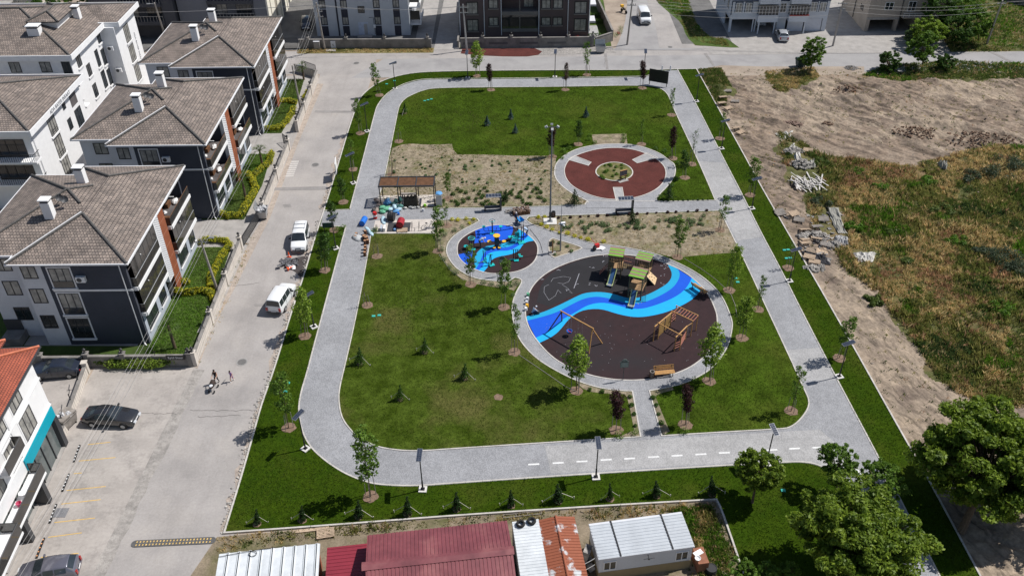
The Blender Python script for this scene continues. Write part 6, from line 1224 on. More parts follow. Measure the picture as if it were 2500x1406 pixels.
a_ = [P(1582, 658, 1.35), P(1579, 674.6, 1.35), P(1598.8, 696, .13), P(1604, 678.6, .13)]; a_ = [loc(v) for v in a_]; b.add(a_ + [v - Vector((.05, 0, .05)) for v in a_], [(0, 1, 2, 3), (7, 6, 5, 4), (0, 4, 5, 1), (1, 5, 6, 2), (2, 6, 7, 3), (3, 7, 4, 0)]); o = b.obj('climbing_wall', M('pale_plywood', (.62, .44, .25), .6, .06, 3), T)
b = MB(); r2 = random.Random(3)
for u, v in ((.2, .3), (.3, .7), (.5, .45), (.65, .75), (.75, .3), (.45, .15)): pt = a_[0].lerp(a_[1], v).lerp(a_[3].lerp(a_[2], v), u); b.blob(tuple(pt + Vector((.01, 0, .03))), (.06, .06, .03), 8, 5)
b.obj('climbing_hold', DGREY, o)
b = MB(); t0_, t1_ = loc(P(1485, 646, 1.25)), loc(P(1465, 665, .15))
for s_ in (-.35, .35): b.tube([t0_ + va * s_, t1_ + va * s_], .04, 6)
for k in range(7): m_ = t0_.lerp(t1_, k / 6); b.tube([m_ - va * .35, m_ + va * .35], .025, 5)
b.obj('ladder', MATS['reddish_wood'], T)
b = MB(); n_ = cc + ua * wc - va * dc;
for k in range(5): b.tube([(cc.x + ua.x * (.2 + .14 * k), cc.y - dc - .35, .05), (cc.x + ua.x * (.2 + .14 * k), cc.y - dc, 1.25)], .015, 4)
for k in range(6): b.tube([(cc.x + .15, cc.y - dc - .35 + .058 * k, .05 + .2 * k), (cc.x + .85, cc.y - dc - .35 + .058 * k, .05 + .2 * k)], .015, 4)
b.obj('climbing_net', DGREY, T)
# swing
a, e = P(1371, 760, 2.55), P(1446, 801, 2.55); base = P(1410, 830, zf); t = thing('swing_set', 'wooden swing frame with one blue and red basket seat over the wave', 'swing set', base)
legs = [P(1339, 808, zf), P(1372, 783, zf), P(1437.5, 863, zf), P(1470, 838, zf)]
b = MB(); d = (e - a).normalized() * .15; b.tube([loc(a) - d, loc(e) + d], .075, 8); b.obj('beam', WOOD, t)
for i, lg_ in enumerate(legs): b = MB(); b.tube([loc(lg_), loc(a if i < 2 else e) - Vector((0, 0, .05))], .065, 8); b.obj('leg', WOOD if i > 1 else WOODD, t)
m1 = a.lerp(e, .28); m2 = a.lerp(e, .62)
b = MB(); c = loc(m1); ux = (e - a).normalized()
for s_ in (-.18, .18): b.tube([c + ux * s_, c + ux * s_ * .9 - Vector((0, 0, 1.9))], .012, 4)
c2 = loc(m2)
for s_ in (-.25, .25): b.tube([c2 + ux * s_, c2 + ux * s_ - Vector((0, 0, 2.0))], .012, 4)
b.obj('chain', STEELP, t); b = MB(); b.cbox(c2 - Vector((0, 0, 2.0)), (.52, .2, .04), math.atan2(ux.y, ux.x)); b.obj('flat_seat', BLACK, t)
b = MB(); b.lathe(tuple(c - Vector((0, 0, 2.05))), [(.05, 0), (.24, .04), (.28, .26), (.25, .26), (.2, .08), (.04, .04)], 14); o = b.obj('basket_seat', BLUEP, t); q = MB(); q.tube([c + ux * .2 - Vector((0, .1, 1.8)), c + ux * .0 - Vector((0, .25, 1.78)), c - ux * .2 - Vector((0, .1, 1.8))], .05, 6); q.obj('safety_bar', RED, o)
# monkey bars
base = P(1650, 800, zf); t = thing('monkey_bars', 'wooden monkey bars with plank wall and rope net at the right of the playground', 'monkey bars', base)
def mz(a, c, z): return loc(P(1320 + a / 6.25, 730 + c / 6.25, z))
top = 2.0; b = MB()
A1_, A2_, B1_, B2_ = mz(2070, 100, top), mz(2405, 250, top), mz(1990, 178, top), mz(2325, 335, top)
b.tube([A1_, A2_], .05, 8); b.tube([B1_, B2_], .05, 8); b.obj('ladder_beam', WOOD, t)
b = MB(); [b.tube([A1_.lerp(A2_, k / 8), B1_.lerp(B2_, k / 8)], .03, 6) for k in range(1, 9)]; b.obj('rung', MATS['reddish_wood'], t)
C1, C2 = mz(1785, 360, top), mz(2140, 550, top); b = MB(); b.tube([C1, C2], .05, 8); b.tube([mz(1740, 420, top - .1), mz(2005, 200, top - .1)], .06, 8); b.tube([mz(2065, 580, top - .15), mz(2235, 410, top - .15)], .06, 8); b.tube([mz(2240, 410, top - .2), mz(2310, 365, top - .2)], .03, 6); b.obj('top_rail', WOOD, t)
for v in (mz(1740, 420, top - .1), mz(1815, 380, top), mz(2005, 200, top - .1), mz(2065, 580, top - .15), mz(2150, 545, top), mz(2235, 410, top - .15), mz(2320, 335, top), mz(2400, 250, top), mz(2072, 100, top)):
 b = MB(); b.tube([(v.x, v.y, 0), (v.x, v.y, v.z + .03)], .05, 8); b.obj('post', WOOD, t)
b = MB(); p, q = mz(1815, 380, top), mz(1990, 215, top)
for k in range(11):
 if k in (5,): continue
 m_ = p.lerp(q, (k + .5) / 11); b.cbox((m_.x, m_.y, 1.05), (.105, .035, 1.5), math.atan2((q - p).y, (q - p).x))
b.obj('plank_wall', M('plank_yellow', (.50, .32, .12), .7, .15, 4, fine=.1), t)
b = MB(); p, q = mz(2005, 215, 1.8), mz(2075, 150, 1.8)
for z in (.6, .95, 1.3, 1.65): b.tube([(p.x, p.y, z), (q.x, q.y, z)], .03, 5)
p, q = mz(2065, 580, 1.8), mz(2150, 545, 1.8)
for z in (.3, .6, .9): b.tube([(p.x, p.y, z), (q.x, q.y, z)], .03, 5)
p, q = mz(2150, 545, 1.8), mz(2235, 410, 1.8)
for z in (.3, .55, .8, 1.05): b.tube([(p.x, p.y, z), (q.x, q.y, z)], .03, 5)
b.obj('cross_bar', MATS['reddish_wood'], t)
b = MB(); p, q = mz(2240, 410, 1.8), mz(2320, 335, 1.8)
for z in [.3 + .2 * k for k in range(8)]: b.tube([(p.x, p.y, z), (q.x, q.y, z)], .014, 4)
for k in range(5): m_ = p.lerp(q, k / 4); b.tube([(m_.x, m_.y, .3), (m_.x, m_.y, 1.75)], .014, 4)
b.obj('rope_net', DGREY, t)
# exercise machines
def fz(a, c, z=.115): return P(1100 + a / 8.27, 520 + c / 8.27, z)
def fit(label, a, c, rz=0): return thing('exercise_machine', label, 'exercise machine', fz(a, c), R(rz), 'exercise machines in the blue circle')
def disc(b, x, y, z, r, h=.05): b.tube([(x, y, z), (x, y, z + h)], r, 16)
t = fit('twin seat exercise machine with turquoise pads at the top of the blue circle', 845, 410); b = MB(); b.tube([(0, 0, 0), (0, 0, 1.7)], .07, 8)
for s_ in (-1, 1): b.tube([(0, 0, .35), (s_ * .75, -.05, .3), (s_ * .95, 0, .4), (s_ * .95, 0, .85)], .035, 6); b.tube([(0, 0, .3), (s_ * .4, .05, .3), (s_ * .5, .05, .75)], .03, 6)
b.obj('frame', BLACK, t); b = MB(); b.cbox((-.95, 0, .9), (.35, .35, .07)); b.cbox((.95, 0, .9), (.35, .35, .07)); b.cbox((0, -.1, .04), (.55, .4, .07)); b.obj('pad', TURQ, t); b = MB(); b.tube([(.3 * math.cos(k * math.pi / 8), .3 * math.sin(k * math.pi / 8), 1.7) for k in range(17)], .03, 5, False); b.obj('hand_wheel', TURQ, t)
t = fit('exercise machine with a turquoise wheel at the left of the blue circle', 430, 730); b = MB(); [b.tube([(x, 0, 0), (x, 0, 1.2)], .05, 8) for x in (-.25, 0, .25)]; b.box(-.3, .3, -.04, .04, .95, 1.05); b.obj('frame', BLACK, t); b = MB(); b.tube([(.36 * math.cos(k * math.pi / 8), .36 * math.sin(k * math.pi / 8), 1.45) for k in range(17)], .04, 5, False); b.tube([(-.36, 0, 1.45), (.36, 0, 1.45)], .03, 5); b.tube([(0, 0, 1.2), (0, 0, 1.45)], .04, 6); disc(b, -.65, .1, .3, .25); b.cbox((.1, -.1, .04), (.6, .35, .07)); b.obj('hand_wheel', TURQ, t)
t = fit('black exercise machine with round yellow discs in the middle of the blue circle', 935, 690); b = MB(); b.box(-.25, .25, -.15, .15, 0, 1.35); [b.tube([(0, 0, .7), (s_ * .75, 0, .75)], .04, 6) for s_ in (-1, 1)]; b.obj('frame', BLACK, t); b = MB(); disc(b, 0, 0, 1.5, .38); disc(b, -.8, 0, .75, .25); disc(b, .8, 0, .75, .22); disc(b, -.28, -.35, .15, .16); disc(b, .28, -.35, .15, .16); b.obj('disc', YEL, t)
t = fit('tall pull up machine with turquoise base at the right of the blue circle', 1430, 600, 20); b = MB(); [b.tube([(x, y, 0), (x, y, 2.1)], .05, 8) for x, y in ((0, 0), (-.3, .25), (.35, .25))]; b.tube([(-.7, .1, 2.0), (.7, .1, 2.0)], .04, 6); b.tube([(-.7, .1, 2.0), (-.7, -.3, 1.7)], .03, 6); b.tube([(.7, .1, 2.0), (.7, -.3, 1.7)], .03, 6); b.obj('frame', BLACK, t); b = MB(); b.cbox((0, 0, .05), (.75, .65, .09)); b.cbox((-.9, .9, .45), (.6, .4, .07)); b.obj('step_plate', TURQ, t)
t = fit('leg press frame with turquoise seat left of the tall pull up machine', 1310, 590); b = MB(); b.tube([(-.9, -.2, .1), (.6, -.2, .1)], .04, 6); b.tube([(-.9, .3, .1), (.6, .3, .1)], .04, 6); b.tube([(-.7, -.2, .1), (-.4, 0, .9), (.2, 0, .9)], .04, 6); b.obj('frame', BLACK, t); b = MB(); b.cbox((0, .1, .5), (.6, .4, .07)); b.cbox((.2, .3, .85), (.5, .08, .5)); b.obj('seat', TURQ, t)
t = fit('slanted twin post machine at the lower left of the blue circle', 690, 990); b = MB(); b.tube([(-.05, 0, 0), (-.15, .2, 1.4)], .05, 8); b.tube([(.15, 0, 0), (.05, .2, 1.3)], .04, 8); b.tube([(0, 0, .1), (-.7, -.3, .12)], .04, 6); b.tube([(0, 0, .1), (.6, -.5, .1)], .04, 6); b.obj('frame', BLACK, t); b = MB(); b.cbox((0, 0, .05), (.45, .35, .09)); b.cbox((.1, .6, .05), (.3, .3, .05)); b.obj('step_plate', TURQ, t)
t = fit('single post stepping machine with turquoise foot plate, nearest the camera in the blue circle', 825, 1060); b = MB(); b.tube([(0, 0, 0), (-.05, .1, 1.35)], .06, 8); b.tube([(-.3, .1, 0), (-.15, .1, 1.2)], .035, 6); b.tube([(-.4, .1, 1.3), (.2, .1, 1.35)], .03, 6); b.obj('frame', BLACK, t); b = MB(); b.cbox((.05, 0, .06), (.55, .45, .1), R(25)); disc(b, -.02, .1, 1.42, .12); b.obj('step_plate', TURQ, t)
t = fit('twin post walking machine with turquoise pedals at the lower right of the blue circle', 1300, 950); b = MB(); [b.tube([(x, 0, 0), (x, .05, 1.3)], .05, 8) for x in (-.15, .1, .3)]; b.tube([(-.4, .05, 1.35), (.6, .05, 1.35)], .03, 6); b.obj('frame', BLACK, t); b = MB(); b.cbox((-.35, -.1, .15), (.45, .2, .06), R(10)); b.cbox((.15, -.15, .06), (.5, .4, .09)); b.cbox((.65, .25, .3), (.4, .2, .06)); b.cbox((.45, .5, .35), (.35, .2, .06)); b.obj('pedal', TURQ, t)
# ================================================================ PEOPLE
def person(label, loc_, rz, J, shirt, legs_, shoe, hair, hat=None, s=1.0, hairbun=False):
 """J: joints in metres, facing +y. One skinned body; hair or cap and shoes are children."""
 t = thing('person', label, 'person', loc_, rz); V = []; E = []; rad = []; kind = []
 def add(p, r, par=None, k='t'):
  V.append(Vector(p) * s); rad.append(r * s); kind.append(k)
  if par is not None: E.append((par, len(V) - 1))
  return len(V) - 1
 pel = add(J['pel'], .13, None, 'p'); be = add(Vector(J['pel']).lerp(Vector(J['che']), .5), .115, pel, 's'); ch = add(J['che'], .135, be, 's'); nk = add(J['nek'], .055, ch, 'k'); hd = add(J['hed'], .085, nk, 'k'); dv = (Vector(J['hed']) - Vector(J['nek'])).normalized(); ht = add(Vector(J['hed']) + dv * .10, .075, hd, 'k')
 for sd in (-1, 1):
  e = J['el' + 'LR'[sd > 0]]; w = J['wr' + 'LR'[sd > 0]]; k = J['kn' + 'LR'[sd > 0]]; an = J['an' + 'LR'[sd > 0]]; sh = Vector(J['che']) + Vector((sd * .17, 0, .05)); hp = Vector(J['pel']) + Vector((sd * .09, 0, -.06))
  a = add(sh, .058, ch, 's'); bq = add(e, .042, a, 's' if shirt[1] else 'k'); c = add(w, .028, bq, 'k'); hv = (Vector(w) - Vector(e)).normalized(); h = add(Vector(w) + hv * .08, .032, c, 'k')
  J['hand%d' % sd] = (Vector(w) + hv * .10, hv)
  q = add(hp, .085, pel, 'p'); kk = add(k, .06, q, 'p'); aa = add(an, .04, kk, 'p' if legs_[1] else 'k'); fo = add(Vector(an) + Vector(J.get('toe', (0, .16, -.05))), .035, aa, 'f')
 me = bpy.data.meshes.new('body'); me.from_pydata(V, E, []); o = bpy.data.objects.new('body_src', me); COL.objects.link(o)
 m_ = o.modifiers.new('skin', 'SKIN'); m_.use_smooth_shade = True; me.skin_vertices[0].data[0].use_root = True
 for i, r_ in enumerate(rad): me.skin_vertices[0].data[i].radius = (r_, r_)
 su = o.modifiers.new('sub', 'SUBSURF'); su.levels = 1; su.render_levels = 1
 bpy.context.view_layer.update(); ev = bpy.data.meshes.new_from_object(o.evaluated_get(bpy.context.evaluated_depsgraph_get())); bpy.data.objects.remove(o)
 ev.name = 'body'; mats = [SKIN, shirt[0], legs_[0], shoe]; ev.materials.clear(); [ev.materials.append(q) for q in mats]
 # face and fingers go into the same mesh
 b = MB(); fw = Vector(J.get('face', (0, 1, -.15))).normalized(); hc = Vector(J['hed']) * s; b.blob(tuple(hc + fw * .088 * s), (.013, .02, .022), 6, 4)
 sx = Vector((1, 0, 0))
 for sd in (-1, 1):
  b.blob(tuple(hc + sx * sd * .085 * s), (.015, .022, .032), 6, 4); hp_, hv = J['hand%d' % sd]; sv = hv.cross(Vector((0, 0, 1))); sv = sv.normalized() if sv.length > .1 else Vector((1, 0, 0)); dn = hv.cross(sv)
  for k in range(4): p0 = (hp_ + sv * (-.03 + .02 * k)) * s; l_ = (.075, .085, .08, .06)[k]; b.tube([p0, p0 + hv * l_ * .5 * s, p0 + (hv * l_ * .8 - dn * .025) * s], [.010 * s, .009 * s, .007 * s], 5)
  p0 = (hp_ + sv * sd * .035 - hv * .05) * s; b.tube([p0, p0 + (sv * sd * .03 + hv * .03) * s, p0 + (sv * sd * .035 + hv * .06) * s], [.011 * s, .010 * s, .008 * s], 5)
 import bmesh
 bm = bmesh.new(); bm.from_mesh(ev); em = b.mesh('x', SKIN); n0 = len(bm.faces); bm.from_mesh(em); bpy.data.meshes.remove(em)
 K = {'k': 0, 's': 1, 'p': 2, 'f': 3, 't': 1}; bm.faces.ensure_lookup_table(); segs = [(V[i], V[j], kind[j]) for i, j in E]
 for fi, f in enumerate(bm.faces):
  f.smooth = True
  if fi >= n0: f.material_index = 0; continue
  c = f.calc_center_median(); best = (9, 't')
  for A, B, kd in segs:
   d = B - A; u = max(0, min(1, (c - A).dot(d) / max(d.length_squared, 1e-9))); q = (c - A - d * u).length
   if q < best[0]: best = (q, kd)
  f.material_index = K[best[1]]
  if best[1] in 'k' and c.z < hc.z - .14 * s and (c - Vector(J['che']) * s).length < .17 * s: f.material_index = 1
 bm.to_mesh(ev); bm.free()
 bo = bpy.data.objects.new('body', ev); COL.objects.link(bo); bo.parent = t
 b = MB(); b.blob(tuple(hc + dv * .05 * s - fw * .02 * s), (.102 * s, .105 * s, .095 * s), 10, 7, .03)
 if hairbun: b.blob(tuple(hc + dv * .16 * s - fw * .03 * s), (.05, .05, .05), 8, 5)
 b.obj('cap' if hat else 'hair', hat or hair, t, True)
 return t
BLK = M('black_cloth', (.015, .015, .017), .9, .2, 4); PUR = M('lilac_cloth', (.26, .17, .40), .9, .1, 4); PUR2 = M('mauve_cloth', (.30, .13, .30), .9, .1, 4); NAVY = M('navy_workwear', (.03, .045, .085), .9, .2, 4); LBL = M('pale_blue_shirt', (.35, .45, .58), .9, .1, 4); WCL = M('white_cloth', (.65, .66, .68), .9, .1, 4); HAIR = M('dark_hair', (.02, .014, .010), .7, .2, 8)
stand = dict(pel=(0, 0, .92), che=(0, .03, 1.28), nek=(0, .05, 1.44), hed=(0, .08, 1.55), knL=(-.1, .05, .5), knR=(.1, .0, .5), anL=(-.1, .05, .08), anR=(.1, -.05, .08), elL=(-.25, .02, 1.05), elR=(.25, .02, 1.05), wrL=(-.25, .12, .84), wrR=(.25, .12, .84))
push = dict(stand, elL=(-.23, .12, 1.06), elR=(.23, .12, 1.06), wrL=(-.2, .38, 1.0), wrR=(.2, .38, 1.0), knR=(.1, .18, .52), anR=(.1, .12, .08), anL=(-.1, -.2, .1), knL=(-.1, -.02, .5))
walk = dict(stand, che=(0, .06, 1.28), nek=(0, .09, 1.44), hed=(0, .13, 1.55), knR=(.1, .16, .52), anR=(.1, .22, .08), knL=(-.1, .0, .5), anL=(-.1, -.28, .14), elL=(-.26, .14, 1.08), wrL=(-.22, .34, 1.02), elR=(.27, -.14, 1.1), wrR=(.32, -.32, 1.0))
bend = dict(stand, pel=(0, -.1, .88), che=(0, .28, 1.05), nek=(0, .42, 1.10), hed=(0, .54, 1.08), elL=(-.22, .36, .78), elR=(.22, .36, .78), wrL=(-.16, .48, .54), wrR=(.16, .48, .54), face=(0, .4, -1))
crouch = dict(stand, pel=(0, -.12, .34), che=(0, .12, .66), nek=(0, .22, .78), hed=(0, .31, .86), knL=(-.16, .28, .48), knR=(.16, .28, .48), anL=(-.14, .0, .08), anR=(.14, .0, .08), elL=(-.24, .32, .50), elR=(.24, .32, .50), wrL=(-.14, .50, .30), wrR=(.14, .50, .30), face=(0, .7, -.7))
pw = P(531, 935, .012); rzw = R(180 - 8)
person('woman in black with a hair bun pushing a pram down the street', pw, rzw, dict(push), (BLK, False), (BLK, True), BLK, HAIR, hairbun=True)
person('child in lilac clothes running on the street beside the pram', P(568, 930, .012), R(168), dict(walk), (PUR, False), (PUR2, False), WHITE, HAIR, s=.80)
t = thing('pram', 'dark pram with white blanket pushed by the woman in black', 'pram', pw + Vector((-.12, -.85, 0)), rzw); PB_ = M('pram_fabric', (.05, .035, .03), .8, .2, 4)
b = MB(); b.blob((0, .1, .62), (.24, .42, .2), 12, 7); b.obj('carrycot', PB_, t); b = MB()
for k in range(7):
 a0 = math.pi * k / 6; b.v += [];
b.add([(.25 * math.cos(math.pi * i / 8), -.25 + .42 * math.sin(R(80) * j / 4) * (1), .68 + .34 * math.sin(math.pi * i / 8) * math.cos(R(55) * j / 4)) for j in range(5) for i in range(9)], [(j * 9 + i, j * 9 + i + 1, (j + 1) * 9 + i + 1, (j + 1) * 9 + i) for j in range(4) for i in range(8)]); b.obj('hood', PB_, t)
b = MB(); b.tube([(-.22, -.62, 1.02), (-.22, .35, .3)], .015, 5); b.tube([(.22, -.62, 1.02), (.22, .35, .3)], .015, 5); b.tube([(-.22, -.62, 1.02), (.22, -.62, 1.02)], .02, 6); b.tube([(-.22, .3, .6), (-.22, -.4, .2)], .015, 5); b.tube([(.22, .3, .6), (.22, -.4, .2)], .015, 5); b.obj('frame', STEELP, t)
for x, y in ((-.28, -.4), (.28, -.4), (-.25, .42), (.25, .42)): b = MB(); b.tube([(x - .02, y, .14), (x + .02, y, .14)], .14, 12); b.obj('wheel', RUBBER, t)
b = MB(); b.blob((0, .22, .72), (.18, .26, .1), 9, 6, .1); b.obj('blanket', WCL, t)
person('worker in dark clothes and white cap pulling a blue wheelbarrow', P(1260, 548, .11), R(200), dict(push), (NAVY, True), (NAVY, True), BLK, HAIR, hat=WCL)
person('worker in a pale blue shirt bending over the exercise machine', P(1286, 577, .115), R(75), dict(bend), (LBL, False), (NAVY, True), BLK, HAIR, hat=WCL)
person('worker in a pale shirt bent down at the left of the blue circle', fz(600, 690), R(-70), dict(bend), (LBL, False), (BLK, True), BLK, HAIR, hat=WCL)
person('worker in dark clothes crouching behind the yellow disc machine', fz(1000, 650), R(150), dict(crouch), (BLK, True), (NAVY, True), BLK, HAIR)
person('worker in grey blue crouching with a bucket at the left rim of the playground', P(1302, 768, .115), R(-60), dict(crouch), (LBL, True), (NAVY, True), BLK, HAIR, hat=WCL)
drum('dark mixing bucket held by the crouching worker on the playground', P(1313, 765, .115), DGREY, 0, False, .2, .35)
t = thing('wheelbarrow', 'blue wheelbarrow beside the worker in the white cap', 'wheelbarrow', P(1270, 546, .11), R(115)); b = MB(); v = [(-.3, -.22, .35), (.3, -.18, .35), (.3, .18, .35), (-.3, .22, .35), (-.5, -.36, .68), (.5, -.30, .62), (.5, .30, .62), (-.5, .36, .68)]; b.add(v, [(0, 3, 2, 1), (0, 1, 5, 4), (1, 2, 6, 5), (2, 3, 7, 6), (3, 0, 4, 7)]); b.add([(x * .95, y * .95, z + .02) for x, y, z in v], [(0, 1, 2, 3), (0, 4, 5, 1), (1, 5, 6, 2), (2, 6, 7, 3), (3, 7, 4, 0)]); b.obj('tray', M('bright_blue_tray', (.02, .28, .62), .4, .1, 3), t)
b = MB(); b.tube([(-1.1, -.28, .62), (-.3, -.25, .36), (.62, 0, .2)], .02, 6); b.tube([(-1.1, .28, .62), (-.3, .25, .36), (.62, 0, .2)], .02, 6); b.tube([(-.4, -.22, .35), (-.4, -.22, 0)], .02, 6); b.tube([(-.4, .22, .35), (-.4, .22, 0)], .02, 6); b.obj('frame', DGREY, t); b = MB(); b.tube([(.62, -.04, .2), (.62, .04, .2)], .2, 14); b.obj('wheel', RUBBER, t)
b = MB(); q = [P(*c_, .125) for c_ in ((1294, 560), (1310, 580), (1318, 592), (1322, 604), (1325, 617))]; b.tube(q, .02, 5); tag(b.obj('cable', BLACK), 'thin black cable lying across the path from the exercise circle', 'cable')
def hose(label, px, mat=None, z=.14, r=.03): b = MB(); b.tube([P(a, c, z) for a, c in px], r, 5); return tag(b.obj('drip_hose', mat or BLACK), label, 'irrigation hose')
HG = M('hose_grey', (.28, .26, .23), .8, .1, 2)
hose('irrigation hose curving from the bed past the tree at the right of the playground', [(1670, 631), (1710, 655), (1745, 680), (1770, 703), (1785, 720), (1795, 745), (1800, 775)], HG); hose('irrigation hose between two trees below the playground', [(1268, 866), (1300, 888), (1340, 915), (1380, 943), (1410, 957)], HG); hose('irrigation hose along the left rim of the blue circle bed', [(1072, 622), (1100, 660), (1132, 684)], HG)
# ================================================================ TREES AND PLANTS
def LM(name, c, c2): return M(name, tuple(x * 1.85 for x in c), .5, 0, 1.6, c2=tuple(x * 1.5 for x in c2), island=.5, spec=.25, trans=.42)
LG = LM('leaf_green', (.125, .20, .028), (.06, .11, .015)); LGY = LM('leaf_yellow_green', (.23, .30, .04), (.12, .185, .025)); LD = LM('leaf_dark_green', (.065, .12, .020), (.030, .062, .012)); LP = LM('leaf_purple', (.055, .020, .022), (.025, .010, .012)); LPP = LM('leaf_dull_purple', (.12, .07, .065), (.06, .035, .03)); LC = LM('needle_dark_green', (.035, .065, .018), (.014, .032, .010)); LB = LM('needle_blue', (.085, .13, .13), (.04, .07, .075)); LY = LM('leaf_golden', (.55, .46, .035), (.26, .28, .02)); LBIG = LM('leaf_big_tree', (.185, .24, .026), (.06, .10, .012)); LPAL = LM('leaf_grey_green', (.14, .19, .085), (.07, .11, .04))
def leafcloud(g, centres, radii, n, size, up=.35, shell=.6):
 """n leaf faces around each centre; returns (N,4,3)"""
 C_ = np.repeat(np.asarray(centres, float), n, axis=0); Rr = np.repeat(np.asarray(radii, float), n, axis=0); N = len(C_)
 d = g.normal(size=(N, 3)); d /= np.linalg.norm(d, axis=1)[:, None]; rr = g.uniform(shell ** 3, 1, N) ** (1 / 3)
 if Rr.ndim == 1: Rr = Rr[:, None] * np.ones(3)
 p = C_ + d * rr[:, None] * Rr
 nrm = d * .6 + g.normal(size=(N, 3)) * .6 + np.array([0, 0, up]); nrm /= np.linalg.norm(nrm, axis=1)[:, None]
 a = np.cross(nrm, g.normal(size=(N, 3))); a /= np.linalg.norm(a, axis=1)[:, None]; b = np.cross(nrm, a)
 s = size * g.uniform(.55, 1.25, N)[:, None]
 return np.stack([p - a * s, p - b * s * .5, p + a * s, p + b * s * .5 + nrm * s * .25], 1)
def tree_proto(name, label, h, cw, c0, leaf, nb, per, ls, seed, form='slim', stakes=3, ball=.30, lean=.15, cat='tree', trunk=.045):
 g = np.random.default_rng(seed); r2 = random.Random(seed); t = thing(name, label, cat); tr = MB()
 bend_ = [(r2.uniform(-lean, lean) * k / 4, r2.uniform(-lean, lean) * k / 4, h * .97 * k / 5) for k in range(6)]; bend_[0] = (0, 0, 0)
 tr.tube(bend_, [trunk * (1 - .15 * k) for k in range(6)], 6); cs = []
 def axis(z): k = min(4, int(z / (h * .97 / 5))); f = z / (h * .97 / 5) - k; A, B = Vector(bend_[k]), Vector(bend_[k + 1]); return A.lerp(B, min(1, f))
 for i in range(nb):
  u = (i + .5) / nb; z = c0 + (h - c0) * u; a = i * 2.4 + r2.uniform(-.4, .4)
  w = cw * ({'slim': (math.sin(math.pi * (u * .8 + .12)) ** .7) * r2.uniform(.45, 1.1), 'vase': (.35 + .75 * math.sin(math.pi * min(1, u * .75 + .2))) * r2.uniform(.4, 1.05), 'round': math.sqrt(max(.05, 1 - (2 * u - 1) ** 2)) * r2.uniform(.35, 1.05)}[form])
  s_ = axis(max(.2, z - w * .7)); e = axis(z) + Vector((math.cos(a) * w, math.sin(a) * w, 0)); tr.tube([s_, s_.lerp(e, .55) + Vector((0, 0, -.05)), e], [trunk * .45, trunk * .3, trunk * .12], 5, False); cs.append(tuple(e));
  if form != 'slim' or i % 2: cs.append(tuple(s_.lerp(e, .65)))
 cs.append(tuple(axis(h) + Vector((0, 0, -.1)))); tr.obj('trunk', BARK, t)
 rad = [ball * r2.uniform(.55, 1.15) for _ in cs]; quads('crown', leafcloud(g, cs, rad, per, ls), leaf, parent=t)
 for k in range(stakes):
  a = k * 2.1 + seed; b = MB(); b.tube([(math.cos(a) * .42, math.sin(a) * .42, 0), (math.cos(a) * .36, math.sin(a) * .36, 1.75)], .028, 6); b.obj('stake', WOODG, t)
 return t
PRO = {}
def proto(k, *a, **kw): PRO[k] = [tree_proto(*a, **kw), False]
proto('g1', 'young_tree', 'x', 6.0, .85, 2.0, LG, 28, 34, .12, 1, ball=.36); proto('g2', 'young_tree', 'x', 5.6, .95, 1.9, LGY, 26, 34, .125, 2, 'vase', ball=.38); proto('g3', 'young_tree', 'x', 5.6, .60, 1.9, LG, 20, 24, .105, 3, ball=.30); proto('g4', 'young_tree', 'x', 5.2, .9, 1.9, LD, 24, 34, .12, 4, 'vase', ball=.36)
proto('p1', 'red_leaf_tree', 'x', 4.4, .62, 1.7, LP, 40, 26, .085, 5, 'round', ball=.26); proto('p2', 'red_leaf_tree', 'x', 4.3, .58, 1.6, LPP, 34, 20, .08, 6, 'round', ball=.24)
proto('t1', 'thin_tree', 'x', 4.4, .5, 1.6, LPAL, 16, 10, .08, 7, ball=.24); proto('t2', 'thin_tree', 'x', 3.4, .45, 1.1, LD, 12, 4, .06, 8, ball=.2)
PITS = []
def put(k, bx, by, tx, ty, label, pit=.62, grp=None, wsc=1.0, z=.12):
 b = P(bx, by, z); base = {'g1': 6.0, 'g2': 5.6, 'g3': 5.6, 'g4': 5.2, 'p1': 4.4, 'p2': 4.3, 't1': 4.4, 't2': 3.4}.get(k)
 best = min(((P(tx, ty, hh) - Vector((b.x, b.y, hh))).length, hh) for hh in [.3 + .05 * i for i in range(400)])[1]
 if base is None: base = PH_[k]
 s = (best - z) / base; G = grp or {'g': 'young green park trees', 'p': 'dark red leaved park trees', 't': 'thin newly planted trees'}.get(k[0])
 # lean so that the top meets the photo's
 top = P(tx, ty, best); rz = (bx * 7.3 + by * 3.1) % 6.28
 if k == 'c1': rz = (bx % 7 - 3) * .06; wsc = .8 + (bx * 13 % 10) * .05
 elif k[0] == 'c': wsc = .85 + (bx * 13 % 10) * .04
 else: wsc *= .78 + (bx * 17 % 10) * .03
 pr = PRO[k]
 if not pr[1]: r = pr[0]; pr[1] = True; r.location = b; r.rotation_euler = (0, 0, rz); r.scale = (s * wsc, s * wsc, s); r['label'] = label;
 else: r = dup(pr[0], b, rz, (s * wsc, s * wsc, s), label)
 if G: r['group'] = G
 ax = max(-.12, min(.12, -(top.y - b.y) / best)); ay = max(-.12, min(.12, (top.x - b.x) / best)); r.rotation_euler = (Matrix.Rotation(ay, 3, 'Y') @ Matrix.Rotation(ax, 3, 'X') @ Matrix.Rotation(rz, 3, 'Z')).to_euler()
 if pit: PITS.append((b.x, b.y, pit))
 return r
